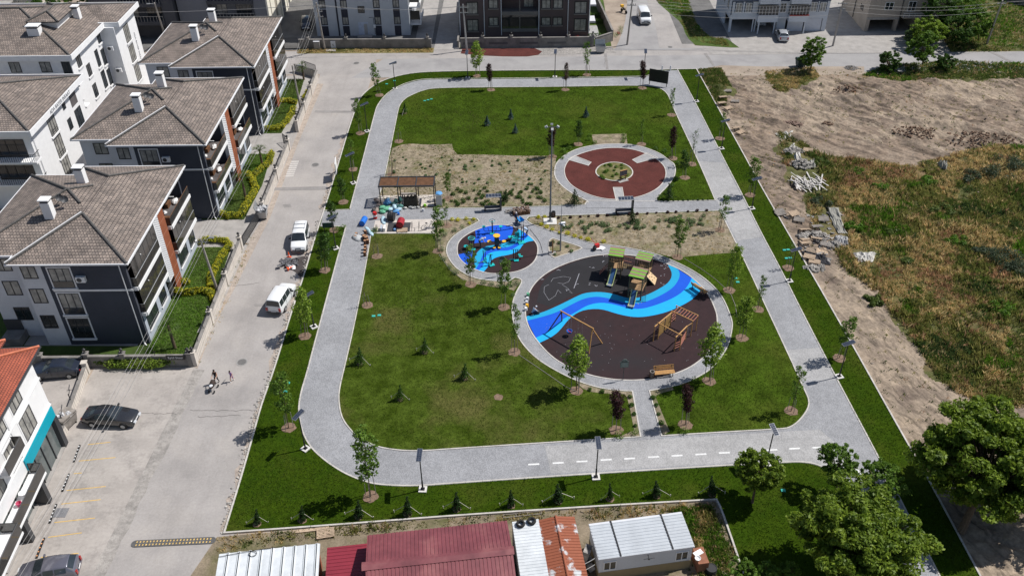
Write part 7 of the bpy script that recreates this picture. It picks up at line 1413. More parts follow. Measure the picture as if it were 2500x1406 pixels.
TR = [
('g1', 905, 1212, 882, 1054, 'tall green sapling on three stakes below the bend of the bottom path'), ('g1', 705, 1044, 682, 911, 'pale green sapling beside the street above the lower left lamp'), ('g2', 745, 821, 733, 707, 'bushy yellow green sapling beside the lower white van'), ('g4', 793.5, 660, 788, 570, 'green sapling beside the white van with roof bars'), ('g4', 816, 562, 805, 491, 'green tree on stakes behind the dark green park board'), ('g4', 838, 494, 830, 434, 'leafy sapling below the white and blue notice board'), ('g3', 862, 414, 853, 338, 'slim sapling behind the lamp near the notice board'), ('g1', 880, 326, 868, 242, 'green sapling left of a lamp on the upper left strip'), ('g1', 926.6, 233, 908.7, 156, 'two tiered sapling at the top left corner of the park'), ('g2', 1164.7, 186, 1163, 104, 'bright green sapling on the top strip before the brown wall'), ('g3', 1433.4, 183.5, 1433, 102, 'sparse tall sapling on the top strip left of a waste container'), ('g3', 1639.6, 281.6, 1644, 216, 'slim sapling beside the path below the black billboard'), ('g3', 1566.5, 352.7, 1568.5, 292, 'thin sapling in the north lawn above the red circle, right of the bare patch'), ('g4', 1412, 352.7, 1415, 296, 'sapling in the north lawn above the red circle, left of the bare patch'), ('g4', 1672, 434, 1672, 367, 'spreading sapling right of the red circle'), ('g1', 1831.6, 476.7, 1846, 385, 'sapling on the right strip above the lamp at the cross path'), ('g3', 1757.6, 562, 1775, 476.7, 'leaning sapling with a red tag where the cross path meets the right path'), ('g1', 1654, 627.5, 1664, 533.6, 'tall sapling on stakes at the upper right rim of the playground'), ('g2', 1780, 708.5, 1803, 600, 'bushy green tree on stakes right of the playground'), ('g3', 1850, 755.5, 1866, 673, 'sparse sapling on the edge of the right path'), ('g2', 1811, 825, 1828, 727, 'yellow green tree on stakes near the lower right rim of the playground'), ('g1', 2048.6, 874, 2083, 775, 'leafy sapling on the right strip behind the nearest lamp'), ('g3', 1931.5, 1003, 1957, 897, 'sparse leaning sapling at the rounded corner of the east lawn'), ('g2', 1731.5, 930.6, 1745, 797, 'full yellow green tree on stakes right of the wooden bench'), ('g2', 1407, 953.4, 1410, 828, 'full yellow green tree on three stakes before the swing'), ('g3', 1256, 859.5, 1257, 745, 'slim tree on stakes at the left rim of the playground'), ('g1', 1230, 750, 1233, 636, 'sapling between the blue circle and the playground'), ('g1', 1149, 694, 1146, 602, 'sapling on three stakes in front of the blue circle'), ('g1', 1069, 613, 1066.5, 508, 'sapling at the corner of the pale concrete pad'), ('g3', 1090.7, 550.6, 1083.6, 485, 'small topped sapling between the pergola and the yellow shrubs'), ('g1', 1093.6, 485, 1092, 420, 'sapling in the dry bed right of the pergola'), ('g3', 1757.6, 338.5, 1768, 276, 'sapling beside the second lamp from the top on the right strip'),
('p1', 1504, 1050, 1509.6, 956, 'dark red tree on stakes left of the short path to the playground'), ('p1', 1673, 1037, 1681.7, 939, 'dark red tree on stakes right of the short path to the playground'), ('p1', 1642.5, 386.8, 1644, 311, 'dense dark red tree beside the top of the red circle'), ('p1', 1348, 383, 1345, 311, 'dark red tree behind the floodlight mast'), ('p1', 1568.5, 215.6, 1571, 149, 'dark red tree left of the black billboard'), ('p2', 1380, 219.6, 1382, 153.6, 'dull purple tree in the middle of the top path edge'), ('p1', 1199, 220, 1193, 158, 'narrow dark red tree at the left of the top path'),
('t1', 1689, 401, 1697, 316, 'pale thin tree on the left edge of the right path'), ('t2', 974, 345.6, 972, 301, 'thin bare sapling at the upper left of the north lawn'), ('t2', 957, 425.5, 957, 362, 'bare sapling in the corner of the dry bed by the left path'), ('t2', 897, 745.5, 884.5, 695.7, 'bare forked sapling on the left edge of the south lawn'), ('t2', 921, 626, 916, 573, 'small sapling with a red tip behind the log stools'), ('t1', 1924, 654.5, 1937, 595, 'thin wispy tree beside the turquoise lids on the right strip')]
for q in TR: put(*q)
# conifers
def conifer(k, name, h, r, leaf, seed, ties=True):
 g = np.random.default_rng(seed); r2 = random.Random(seed); t = thing(name, 'x', 'conifer'); MB().tube([(0, 0, 0), (0, 0, h * .95)], [.05, .015], 6).obj('trunk', BARK, t); cs = []; rd = []
 for i in range(11):
  u = i / 10; z = .18 + (h - .3) * u; w = r * (1 - u * .9) * r2.uniform(.75, 1.2)
  m_ = max(1, int(6 * (1 - u)) + 1)
  for j in range(m_): a = j * 6.28 / m_ + i; cs.append((math.cos(a) * w * .6, math.sin(a) * w * .6, z)); rd.append(max(.08, w * .55))
 quads('crown', leafcloud(g, cs, rd, 22, .07, up=.1), leaf, parent=t)
 if ties:
  for s_ in (-1, 1): b = MB(); b.tube([(0, 0, h * .55), (s_ * .95, .05, .12)], .018, 4); b.tube([(s_ * .95, .05, -.02), (s_ * .98, .05, .25)], .03, 5); b.obj('guy_stake', M('tie_pale', (.55, .52, .46)), t)
 PRO[k] = [t, False]; PH_[k] = h; return t
PH_ = {}
conifer('c1', 'small_cypress', 2.0, .36, LC, 21); conifer('c2', 'cone_conifer', 2.0, .62, LC, 22, False); conifer('c3', 'blue_spruce', 1.6, .42, LB, 23, False); conifer('c4', 'small_cypress', 1.9, .48, LD, 24)
row = [(628, 1278, 1240), (738, 1270, 1232), (876, 1261, 1220), (995, 1255, 1210), (1115, 1243, 1200), (1248, 1234, 1195), (1363, 1223, 1180), (1490, 1218, 1178), (1603, 1210, 1172), (1738, 1206, 1160)]
od = ['first', 'second', 'third', 'fourth', 'fifth', 'sixth', 'seventh', 'eighth', 'ninth', 'tenth']
for i, (x, y, ty) in enumerate(row): put('c1', x, y, x - 1, ty, od[i] + ' small cypress from the left in the row along the bottom kerb', .34, 'small cypresses along the bottom kerb')
for x, y, ty, lb in ((1037, 860, 822, 'dark cone shaped conifer, topmost of three alone in the south lawn'), (1135, 924, 886, 'cone conifer, rightmost of three alone in the south lawn'), (977, 975, 938, 'cone conifer, lowest of three alone in the south lawn'), (878, 888, 846, 'green conifer at the left path edge of the south lawn'), (988, 277, 250, 'small conifer at the top left rim of the north lawn')): put('c4', x, y, x, ty, lb, .3, 'conifers in the lawns')
for x, y, ty, lb in ((1189, 306, 282, 'leftmost small blue spruce in the north lawn'), (1247, 291, 266, 'upper small blue spruce of the left trio'), (1258, 325, 302, 'lower small blue spruce of the left trio'), (1431, 286, 260, 'small blue spruce alone at the right of the north lawn')): put('c3', x, y, x, ty, lb, .2, 'small blue spruces in the north lawn')
for x, y, ty, lb in ((1403, 498, 462, 'dense dark cone conifer left of the foot of the red circle'), (1544, 543, 508, 'dense dark cone conifer in front of the solar bench'), (1634, 487, 446, 'dense dark conifer at the right foot of the red circle'), (1235, 492, 462, 'dense dark conifer behind the left solar bench')): put('c2', x, y, x, ty, lb, 0, 'dense cone conifers')
PITS.append((P(1217, 972).x, P(1217, 972).y, .42))
r2 = random.Random(6)
mb = MB()
for x, y, r_ in PITS: mb.prism([(x + r_ * math.cos(a) * r2.uniform(.85, 1.12), y + r_ * math.sin(a) * r2.uniform(.8, 1.1)) for a in [k * math.pi / 8 for k in range(16)]], .12, .137)
struct(mb.obj('tree_pit_soil', MULCH))
# round and large trees
def bigtree(name, label, px, py, crown, h, rad, leaf, n, seed, ls=.16, tr=.25, nc=60, base_px=None, sq=.8, c0=None):
 """crown centre given as photo point at height crown z; trunk below"""
 g = np.random.default_rng(seed); r2 = random.Random(seed); b = P(px, py, 0) ; t = thing(name, label, 'tree', b)
 cx_, cy_, cz = crown; C0 = P(cx_, cy_, cz) - b; tb = MB(); tb.tube([(0, 0, 0), (C0.x * .3, C0.y * .3, cz * .35), (C0.x, C0.y, cz)], [tr, tr * .75, tr * .35], 9); cs = []; rr = []
 nc2 = nc * 3; LB_ = [Vector((r2.gauss(0, 1), r2.gauss(0, 1), r2.gauss(.2, .9))).normalized() for _ in range(13)]
 for i in range(nc2):
  v = Vector((r2.gauss(0, 1), r2.gauss(0, 1), r2.gauss(0, 1))).normalized() * (r2.uniform(.2, 1) ** .4); v *= .74 + .42 * max(max(0, v.normalized().dot(l_)) ** 6 for l_ in LB_); e = C0 + Vector((v.x * rad, v.y * rad, v.z * rad * sq)); cs.append(tuple(e)); q_ = rad * r2.uniform(.07, .15); rr.append((q_ * r2.uniform(.8, 1.7), q_ * r2.uniform(.8, 1.7), q_ * .7))
  if i % 6 == 0: s_ = Vector((C0.x * .6, C0.y * .6, cz * .55)); tb.tube([s_, s_.lerp(e, .5) + Vector((0, 0, .15 * rad)), e], [tr * .4, tr * .2, .03], 5, False)
 tb.obj('trunk', BARK, t); quads('crown', leafcloud(g, cs, rr, n // nc2, ls, up=.5, shell=.1), leaf, parent=t); return t
bigtree('round_tree', 'round green tree over the bottom path kerb, left of the large bright tree', 1836, 1229, (1852, 1150, 3.4), 0, 1.85, LBIG, 9000, 31, .13, .12, 46)
bigtree('round_tree', 'smaller round tree standing in the corner of the dashed path', 2042, 1205, (2046, 1128, 3.4), 0, 1.6, LG, 5200, 32, .12, .09, 34)
bigtree('round_tree', 'loose leafy tree right of the corner tree, above the large bright tree', 2165, 1262, (2160, 1170, 3.6), 0, 1.7, LG, 4600, 33, .13, .1, 32)
bigtree('large_tree', 'large bright green tree spreading over the path at the bottom right', 2150, 1420, (2105, 1300, 5.4), 0, 4.0, LBIG, 60000, 34, .15, .28, 110, sq=.72)
bigtree('large_tree', 'large dark green tree on bare ground at the right edge', 2345, 1300, (2425, 1128, 5.0), 0, 4.9, LBIG, 80000, 35, .17, .32, 130, sq=.75)
bigtree('large_tree', 'dark tree reaching in from the bottom right edge of the dirt', 2560, 1250, (2540, 1180, 5), 0, 3.2, LD, 16000, 36, .17, .25, 60)
for i, (x, y, lb) in enumerate(((1812, 1392, 'leftmost of the small tree tops cut by the bottom edge'), (1872, 1400, 'middle of the small tree tops cut by the bottom edge'), (1925, 1395, 'rightmost of the small tree tops cut by the bottom edge'))): bigtree('bottom_tree', lb, x, y + 40, (x, y, 2.6), 0, .95, LG, 2600, 40 + i, .11, .07, 22)
bigtree('roadside_tree', 'round feathery tree beside the dark green container on the far road', 1978, 172, (1985, 128, 3.0), 0, 1.95, LG, 7000, 50, .14, .1, 44, sq=1.1)
bigtree('roadside_tree', 'double pointed dark bush at the far road edge, left of the tree cluster', 2170, 172, (2172, 150, 1.6), 0, 1.7, LD, 5000, 51, .16, .1, 34, sq=.9)
bigtree('roadside_tree', 'tall bush standing in the far road verge between dark bush and ground cover', 2252, 160, (2253, 118, 3.2), 0, 2.2, LG, 8000, 52, .16, .1, 40, sq=1.1)
bigtree('roadside_tree', 'low dark bush on the far verge right of the tall bush', 2300, 165, (2310, 152, 1.4), 0, 1.6, LD, 3600, 53, .16, .08, 26, sq=.6)
for i, (x, y, cx__, cy__, cz, rd, lf, lb) in enumerate(((2270, 100, 2265, 78, 2.8, 2.6, LGY, 'leafy tree directly right of the beige block'), (2300, 70, 2300, 20, 5, 3.0, LD, 'dark tree behind the beige block balcony'), (2340, 100, 2335, 70, 3, 2.8, LD, 'tree in the middle of the thicket right of the beige block'), (2390, 98, 2385, 62, 3.2, 2.7, LG, 'tree at the right end of the thicket beside the leaning double pole'), (2236, 108, 2228, 88, 1.4, 1.3, LPAL, 'low flowering bush at the foot of the beige block'), (2330, 50, 2345, 12, 4.5, 3.2, LG, 'tree behind the thicket touching the top edge'))): bigtree('thicket_tree', lb, x, y, (cx__, cy__, cz), 0, rd, lf, 7500, 60 + i, .17, .12, 46, sq=.8)
for i, (x, y, lb) in enumerate(((120, 30, 'dark tree mass left of centre behind the top left stair tower'), (200, 25, 'tree behind the stair tower roof on the right'), (60, 70, 'low tree below the pale corner house'), (12, 95, 'green tree at the left edge beyond the white block'))): bigtree('background_tree', lb, x, y + 55, (x, y, 3.5), 0, 3.6, (LD, LG)[i % 2], 8000, 70 + i, .2, .15, 50)
# palms
def palm(label, bx, by, tx, ty, seed):
 b0_ = P(bx, by, .04); h = min(((P(tx, ty, hh) - Vector((b0_.x, b0_.y, hh))).length, hh) for hh in [.5 + .1 * i for i in range(60)])[1]; t = thing('palm_tree', label, 'palm tree', b0_, 0, 'palms in the block gardens'); r2 = random.Random(seed)
 MB().tube([(0, 0, 0), (0, 0, h * .6), (0, 0, h)], [.16, .14, .11], 9).obj('trunk', BARK, t); b = MB()
 for k in range(34):
  a = k * 2.4; el = r2.uniform(-.5, 1.3); L = r2.uniform(.9, 1.35); d = Vector((math.cos(a) * math.cos(el), math.sin(a) * math.cos(el), math.sin(el))); s_ = Vector((-math.sin(a), math.cos(a), 0)); o = Vector((0, 0, h)); e = o + d * L * .5
  for j in range(9):
   f = (j - 4) / 4; q = e + (d * L * .5 * (1 - .3 * abs(f)) + s_ * f * L * .42) - Vector((0, 0, .12 + .1 * abs(f))); b.add([e - s_ * .02, e + s_ * .02, q], [(0, 1, 2)])
  b.tube([o, e], .015, 4, False)
 b.obj('fronds', LM('palm_leaf', (.09, .13, .03), (.04, .07, .02)), t)
palm('palm beside the nearest dark blue block, under the power lines', 427.5, 850, 414, 795, 1); palm('palm in the south garden of the middle dark blue block', 601, 487, 594, 435, 2); palm('palm in the north garden of the middle dark blue block', 641, 405, 636, 370, 3); palm('palm in the garden of the far block beside the street corner', 742, 195, 735, 165, 4)
# hedges
def hedge(label, path, w=.9, h=.75, leaf=LY, seed=0, grp='golden hedges in the block gardens', z=.04, dens=1.0):
 g = np.random.default_rng(seed); W = [P(a, c, z) for a, c in path]; b0_ = W[0].copy(); t = thing('hedge', label, 'hedge', b0_, 0, grp); cs = []; rd = []; m_ = MB()
 for i in range(len(W) - 1):
  n = max(1, int((W[i + 1] - W[i]).length / .35))
  for k in range(n + (i == len(W) - 2)): p = W[i].lerp(W[i + 1], k / n) - b0_; cs.append((p.x + g.uniform(-.1, .1), p.y + g.uniform(-.1, .1), h * g.uniform(.42, .58))); rd.append((w * .5 * g.uniform(.8, 1.15), w * .5 * g.uniform(.8, 1.15), h * .52 * g.uniform(.85, 1.15)))
 for c, r_ in zip(cs, rd): m_.blob(c, tuple(x * .72 for x in r_), 8, 5)
 m_.obj('branches', LM('hedge_inner', (.07, .085, .015), (.035, .05, .01)), t); quads('foliage', leafcloud(g, cs, rd, int(150 * dens), .075, .5, .75), leaf, parent=t)
hg = [('golden hedge curving round the upper lawn of the nearest block garden', [(492, 594), (510, 590), (545, 592), (560, 602), (550, 622)]), ('golden hedge along the path of the nearest block garden', [(545, 628), (535, 645), (526, 660), (516, 682), (520, 705)]), ('short golden hedge below the entrance of the nearest block', [(432, 716), (452, 719), (470, 719)]), ('golden hedge right of the entrance gap of the nearest block', [(483, 714), (505, 716), (520, 722), (524, 735)]), ('golden bush beside the red panel entrance of the nearest block', [(446, 696), (455, 693)]), ('golden hedge along the middle block south garden', [(608, 430), (618, 445), (624, 462), (620, 478), (606, 498), (598, 515), (588, 530), (560, 532), (534, 526)]), ('golden hedge across the middle block north garden', [(664, 378), (660, 398), (650, 408), (640, 416), (625, 430), (612, 432)]), ('golden hedge in front of the far block entrance', [(676, 256), (690, 251), (705, 250), (720, 254)]), ('golden hedge down the right side of the far block south garden', [(718, 270), (712, 285), (700, 302), (690, 314), (668, 320), (645, 318)]), ('golden hedge inside the wall of the far block garden', [(750, 232), (744, 250)])]
for i, (lb, q) in enumerate(hg): hedge(lb, q, seed=80 + i)
hedge('broad dark green bush growing at the foot of the wall with the name sign', [(274, 897), (300, 895), (350, 895), (400, 892), (424, 888)], 1.5, 1.1, LGY, 95, None, .02, 1.7); hedge('small bush where the low wall meets the name sign wall', [(236, 888), (252, 892)], 1.0, .9, LG, 96, None, .02)
for i, (x0, x1, y) in enumerate(((13.3, 16.4, 142.2), (13.3, 16.4, 148.5), (13.3, 16.4, 151.5))):
 g = np.random.default_rng(200 + i); t = thing('hedge', ('lower', 'middle', 'upper')[i] + ' clipped hedge in the lawn right of the brown block', 'hedge', (x0, y, .03)); quads('foliage', leafcloud(g, [(k * .4, 0, .4) for k in range(8)], [(.3, .3, .4)] * 8, 90, .09), LD, parent=t)
# small shrubs
def shrub(label, px, py, r, leaf, seed, grp, z=.125, n=150):
 g = np.random.default_rng(seed); t = MB(); p = P(px, py, z); o = quads('shrub', leafcloud(g, [(0, 0, r * .6)], [(r, r, r * .75)], n, .06, .4, .35), leaf); o.location = p; tag(o, label, 'shrub', grp); return o
shr = {}
def shrubs(lst, r, leaf, label, grp, z=.125):
 key = leaf.name + str(r)
 for i, (x, y) in enumerate(lst):
  if key not in shr: shr[key] = shrub(label, x, y, r, leaf, len(shr) + 300, grp, z)
  else:
   o = shr[key].copy(); COL.objects.link(o); o.location = P(x, y, z); o.rotation_euler = (0, 0, i * 1.7); o.scale = (.8 + .5 * ((i * 37) % 10) / 10,) * 3; o['label'] = label; o['group'] = grp
shrubs([(1322, 550), (1335, 556), (1348, 562), (1366, 570), (1386, 572), (1403, 578), (1418, 582), (1435, 587)], .26, LY, 'small golden shrub in the row along the diagonal kerb', 'golden shrubs on the diagonal kerb')
shrubs([(1474, 592)], .3, LY, 'golden shrub beside the red plate compactor', None); shrubs([(1104, 538), (1118, 539), (1138, 536), (1146, 547)], .27, LY, 'golden shrub at the tip of the bed by the blue circle', 'golden shrubs at the blue circle bed'); shrubs([(1157, 537), (1314, 532), (1330, 531)], .24, LY, 'golden shrub in the small pointed beds of the cross path', 'golden shrubs in pointed beds')
r2 = random.Random(17); L = []
for _ in range(70):
 x = r2.uniform(1100, 1330); y = r2.uniform(460, 503); L.append((x, y))
shrubs(L, .24, LD, 'small dark seedling in the rows of the dry bed above the cross path', 'seedlings above the cross path')
L = [(r2.uniform(1370, 1720), r2.uniform(535, 565)) for _ in range(62)]; L = [(x, y - max(0, (x - 1560)) * .06 + (6 if x < 1500 else 0)) for x, y in L]
shrubs(L, .27, LPAL, 'grey green seedling in the rows of the right planting bed', 'seedlings in the right bed')
L = [(1366 + i * 24 + r2.uniform(-4, 4), 533 - i * 1.2) for i in range(16)] ; shrubs(L, .18, LP, 'tiny dark plant along the upper kerb of the right bed', 'tiny dark plants on the right bed kerb')
L = [(r2.uniform(950, 1340), r2.uniform(385, 455)) for _ in range(56)]; shrubs(L, .17, LPAL, 'tiny pale seedling scattered in the large dry bed', 'pale seedlings in the dry bed')
L = [(1620 + i * 12, 491 - i * .3) for i in range(10)]; shrubs(L, .12, LD, 'tiny seedling in the row above the cross path on the right', 'seedlings right of the red circle')
L = [(1440, 333), (1437, 342), (1452, 350), (1523, 330), (1524, 340), (1521, 348), (1380, 377), (1376, 370), (1390, 364), (1372, 388)]; shrubs(L, .32, LG, 'small green shrub beside the bare patch above the red circle', 'shrubs round the bare patch')
L = [(1600, 365), (1622, 372), (1635, 385), (1655, 400), (1650, 440), (1640, 455), (1625, 474), (1612, 486)]; shrubs(L, .34, LD, 'low dark shrub along the right rim of the red circle', 'shrubs along the red circle')
L = [(1072, 586), (1078, 612), (1083, 635), (1098, 655), (1112, 668), (1180, 692), (1200, 696), (1222, 700), (1248, 698), (1262, 694), (1252, 722), (1085, 575), (1110, 565), (1128, 556)]; shrubs(L, .36, LPAL, 'loose grey green shrub on the rim bed of the blue circle', 'shrubs round the blue circle')
L = [(1538, 970), (1542, 990), (1548, 1012), (1551, 1040), (1594, 972), (1602, 990), (1608, 1012), (1614, 1034), (1470, 957), (1440, 952)]; shrubs(L, .2, LD, 'small plant in the soil strips of the short path', 'plants beside the short path')
L = [(1548, 1058), (1512, 1066), (1670, 1056), (1695, 930)]; shrubs(L, .42, LG, 'leafy green shrub at the lower corners of the lawns', 'leafy corner shrubs')
L = [(r2.uniform(1462, 1535), r2.uniform(402, 440)) for _ in range(18)]; shrubs(L, .22, LG, 'small green plant inside the centre bed of the red circle', 'plants in the red circle centre')
L = [(1345, 600), (1365, 595), (1385, 603), (1355, 622), (1395, 615), (1350, 592)]; shrubs(L, .2, LPAL, 'sparse plant in the small camera pole bed', 'plants in the camera pole bed')
shrubs([(838, 557), (826, 563), (832, 575), (906, 570), (916, 566)], .36, LG, 'leafy shrub at the left crossing of the park', 'shrubs at the left crossing')
shrubs([(1503, 90 + 0), (1490, 88), (1515, 82), (1516, 72)], .55, LG, 'garden bush behind the slanted wall of the brown block', 'bushes behind the slanted wall', .05)
shrubs([(1510, 84), (1388, 94), (1410, 94)], .35, M('red_flowers', (.35, .04, .03), .9, .4, 6), 'red flowering shrub in the brown block garden', 'red flowers by the brown block', .05)
# ================================================================ WASTE GROUND ON THE RIGHT
def inpoly(x, y, poly):
 c = np.zeros(len(x), bool); n = len(poly)
 for i in range(n):
  x1, y1 = poly[i]; x2, y2 = poly[(i + 1) % n]
  c ^= ((y1 > y) != (y2 > y)) & (x < (x2 - x1) * (y - y1) / (y2 - y1 + 1e-12) + x1)
 return c
def vnoise(x, y, s, seed):
 g = np.random.default_rng(seed); T_ = g.random((64, 64)); fx, fy = x / s + 1000, y / s + 1000; ix, iy = np.floor(fx).astype(int), np.floor(fy).astype(int); ux, uy = fx - ix, fy - iy; ux = ux * ux * (3 - 2 * ux); uy = uy * uy * (3 - 2 * uy)
 t = lambda a, b: T_[a % 64, b % 64]
 return (t(ix, iy) * (1 - ux) + t(ix + 1, iy) * ux) * (1 - uy) + (t(ix, iy + 1) * (1 - ux) + t(ix + 1, iy + 1) * ux) * uy
def fbm(x, y, s, seed): return sum(vnoise(x, y, s / 2 ** k, seed + k) * .5 ** k for k in range(4)) / 1.875
# outline of the waste ground: right kerb of the park to beyond the frame, far road to beyond the frame
edge = [(p.x, p.y) for p in PP([(1700, 170.5), (1826, 398), (1860, 462), (2038, 768), (2223.4, 1100), (2330, 1290), (2420, 1460)])]
def kerb_x(y):
 ys = np.array([e[1] for e in edge[::-1]]); xs = np.array([e[0] for e in edge[::-1]]); return np.interp(y, ys, xs)
nx, ny = 300, 400; U, Vv = np.meshgrid(np.linspace(0, 1, nx), np.linspace(0, 1, ny)); Y = 30 + Vv * (126.3 - 30); X0 = kerb_x(Y) + .12; X = X0 + (U ** 1.15) * (100 - X0)
e_ = np.minimum(np.clip((X - X0) / 2.0, 0, 1), np.clip((126.3 - Y) / 3, 0, 1))
def MND(X, Y): return 1.1 * np.exp(-((X - 74) / 9) ** 2 - ((Y - 96) / 3.2) ** 2) * (.5 + fbm(X, Y, 1.8, 31)) + .8 * np.exp(-((X - 52) / 4) ** 2 - ((Y - 117) / 1.6) ** 2) * (.4 + fbm(X, Y, 1.2, 33)) + .7 * np.exp(-((X - 60) / 7) ** 2 - ((Y - 108 + (X - 60) * .35) / 1.2) ** 2) * (.3 + fbm(X, Y, 1.1, 35)) + .6 * np.exp(-((X - 41) / 3) ** 2 - ((Y - 120) / 2.2) ** 2) * (.3 + fbm(X, Y, 1.0, 37))
def terr(X, Y, e_): return .035 + e_ * (.55 * np.clip(fbm(X, Y, 9, 3) - .42, 0, 1) * 2 + MND(X, Y) + (.22 + .45 * np.clip(fbm(X, Y, 11, 51) * 3 - 1.2, 0, 1)) * (.8 * (1 - 2 * abs(fbm(X * .45 + Y * .9, Y * .35 - X * .2, 1.6, 9) - .5)) ** 3 - .3) + .22 * (vnoise(X, Y, .45, 12) - .5) + .05 * (vnoise(X, Y, .2, 15) - .5))
tx = (X * math.cos(.9) + Y * math.sin(.9)); Z = terr(X, Y, e_); trk = ((Y > 92) & (Y < 124) & (X > 30)) * e_; Z = Z + trk * .5 * (vnoise((X + Y) * .8, (X - Y) * .07, .7, 44) - .5) * np.clip(fbm(X, Y, 12, 88) * 2.2 - .5, 0, 1); Z = np.maximum(Z, .03)
def tz(x, y):
 x = np.atleast_1d(np.asarray(x, float)); y = np.atleast_1d(np.asarray(y, float)); return np.maximum(.03, terr(x, y, np.minimum(np.clip((x - kerb_x(y) - .12) / 2, 0, 1), np.clip((126.3 - y) / 3, 0, 1))))
me = bpy.data.meshes.new('waste_ground'); co = np.stack([X, Y, Z], -1).reshape(-1, 3); idx = np.arange(nx * ny).reshape(ny, nx)
fc = np.stack([idx[:-1, :-1], idx[:-1, 1:], idx[1:, 1:], idx[1:, :-1]], -1).reshape(-1, 4)
me.vertices.add(len(co)); me.vertices.foreach_set('co', co.reshape(-1).astype('f')); me.loops.add(fc.size); me.loops.foreach_set('vertex_index', fc.reshape(-1).astype('i')); me.polygons.add(len(fc)); me.polygons.foreach_set('loop_start', np.arange(len(fc), dtype='i') * 4); me.polygons.foreach_set('loop_total', np.full(len(fc), 4, 'i'))
VEG = [[(p.x, p.y) for p in PP(q)] for q in (
 [(1900, 330), (1950, 345), (2010, 385), (2130, 398), (2230, 410), (2320, 385), (2430, 360), (2620, 380), (2800, 1000), (2390, 995), (2290, 925), (2210, 805), (2130, 715), (2060, 655), (2035, 600), (1985, 560), (1970, 490), (1925, 440), (1900, 385)],
 [(2105, 185), (2160, 160), (2340, 150), (2620, 160), (2620, 190), (2380, 197), (2200, 200)], [(1870, 175), (1985, 165), (2000, 190), (1950, 215), (1905, 235), (1870, 200)], [(1705, 172), (1760, 168), (1785, 215), (1770, 260), (1745, 250)])]
xx, yy = X.reshape(-1), Y.reshape(-1); veg = np.zeros(len(xx), bool)
for q in VEG: veg |= inpoly(xx + 2.0 * (vnoise(xx, yy, 2.5, 61) - .5), yy + 2.0 * (vnoise(xx, yy, 2.5, 62) - .5), q)
mi = np.where(veg.reshape(ny, nx)[:-1, :-1], 1, 0).reshape(-1)
PD = M('pale_sandy_dirt', (.43, .34, .25), 1, .15, .6, b=1.5, bs=3, fine=.4, fs=3, c2=(.32, .255, .195), c3=(.24, .185, .145), s3=.22, streak=(R(-66), .10, 1.7, .55)); DD = M('rutted_brown_dirt', (.33, .25, .185), 1, .2, .6, b=1.5, bs=3, fine=.45, fs=3, c2=(.20, .155, .12), c3=(.42, .335, .255), s3=.25, streak=(R(-42), .08, 1.4, .48))
dark = (yy.reshape(ny, nx)[:-1, :-1] > 80) & (fbm(xx, yy, 14, 71).reshape(ny, nx)[:-1, :-1] + .12 * fbm(xx, yy, 1.2, 72).reshape(ny, nx)[:-1, :-1] > .47); mi = np.where((mi == 0) & dark.reshape(-1), 2, mi)
for q in (PD, WILD, DD): me.materials.append(q)
me.polygons.foreach_set('material_index', mi.astype('i')); me.update(calc_edges=True); struct_o = bpy.data.objects.new('waste_ground', me); COL.objects.link(struct_o); struct(struct_o)
# weeds: many blades gathered in tufts, colour by patch
W4 = [LM('weed_green', (.115, .15, .035), (.06, .085, .02)), LM('weed_dark', (.07, .10, .035), (.04, .065, .02)), LM('weed_straw', (.56, .41, .21), (.37, .26, .13)), LM('weed_rust', (.42, .25, .15), (.28, .155, .09)), LM('weed_olive', (.24, .22, .07), (.14, .135, .04)), LM('weed_bright', (.11, .20, .02), (.07, .135, .014))]
EXC = [[(p.x, p.y) for p in PP(q)] for q in ([(1905, 425), (1960, 385), (1995, 390), (2015, 480), (1960, 485)], [(2008, 503), (2050, 508), (2074, 578), (2078, 606), (2020, 606), (1990, 560)], [(2074, 612), (2144, 612), (2136, 646), (2090, 646)], [(1918, 350), (1942, 348), (1970, 402), (1940, 408)], [(2282, 396), (2316, 398), (2314, 424), (2290, 420)], [(1960, 364), (1984, 364), (1984, 380), (1960, 380)])]
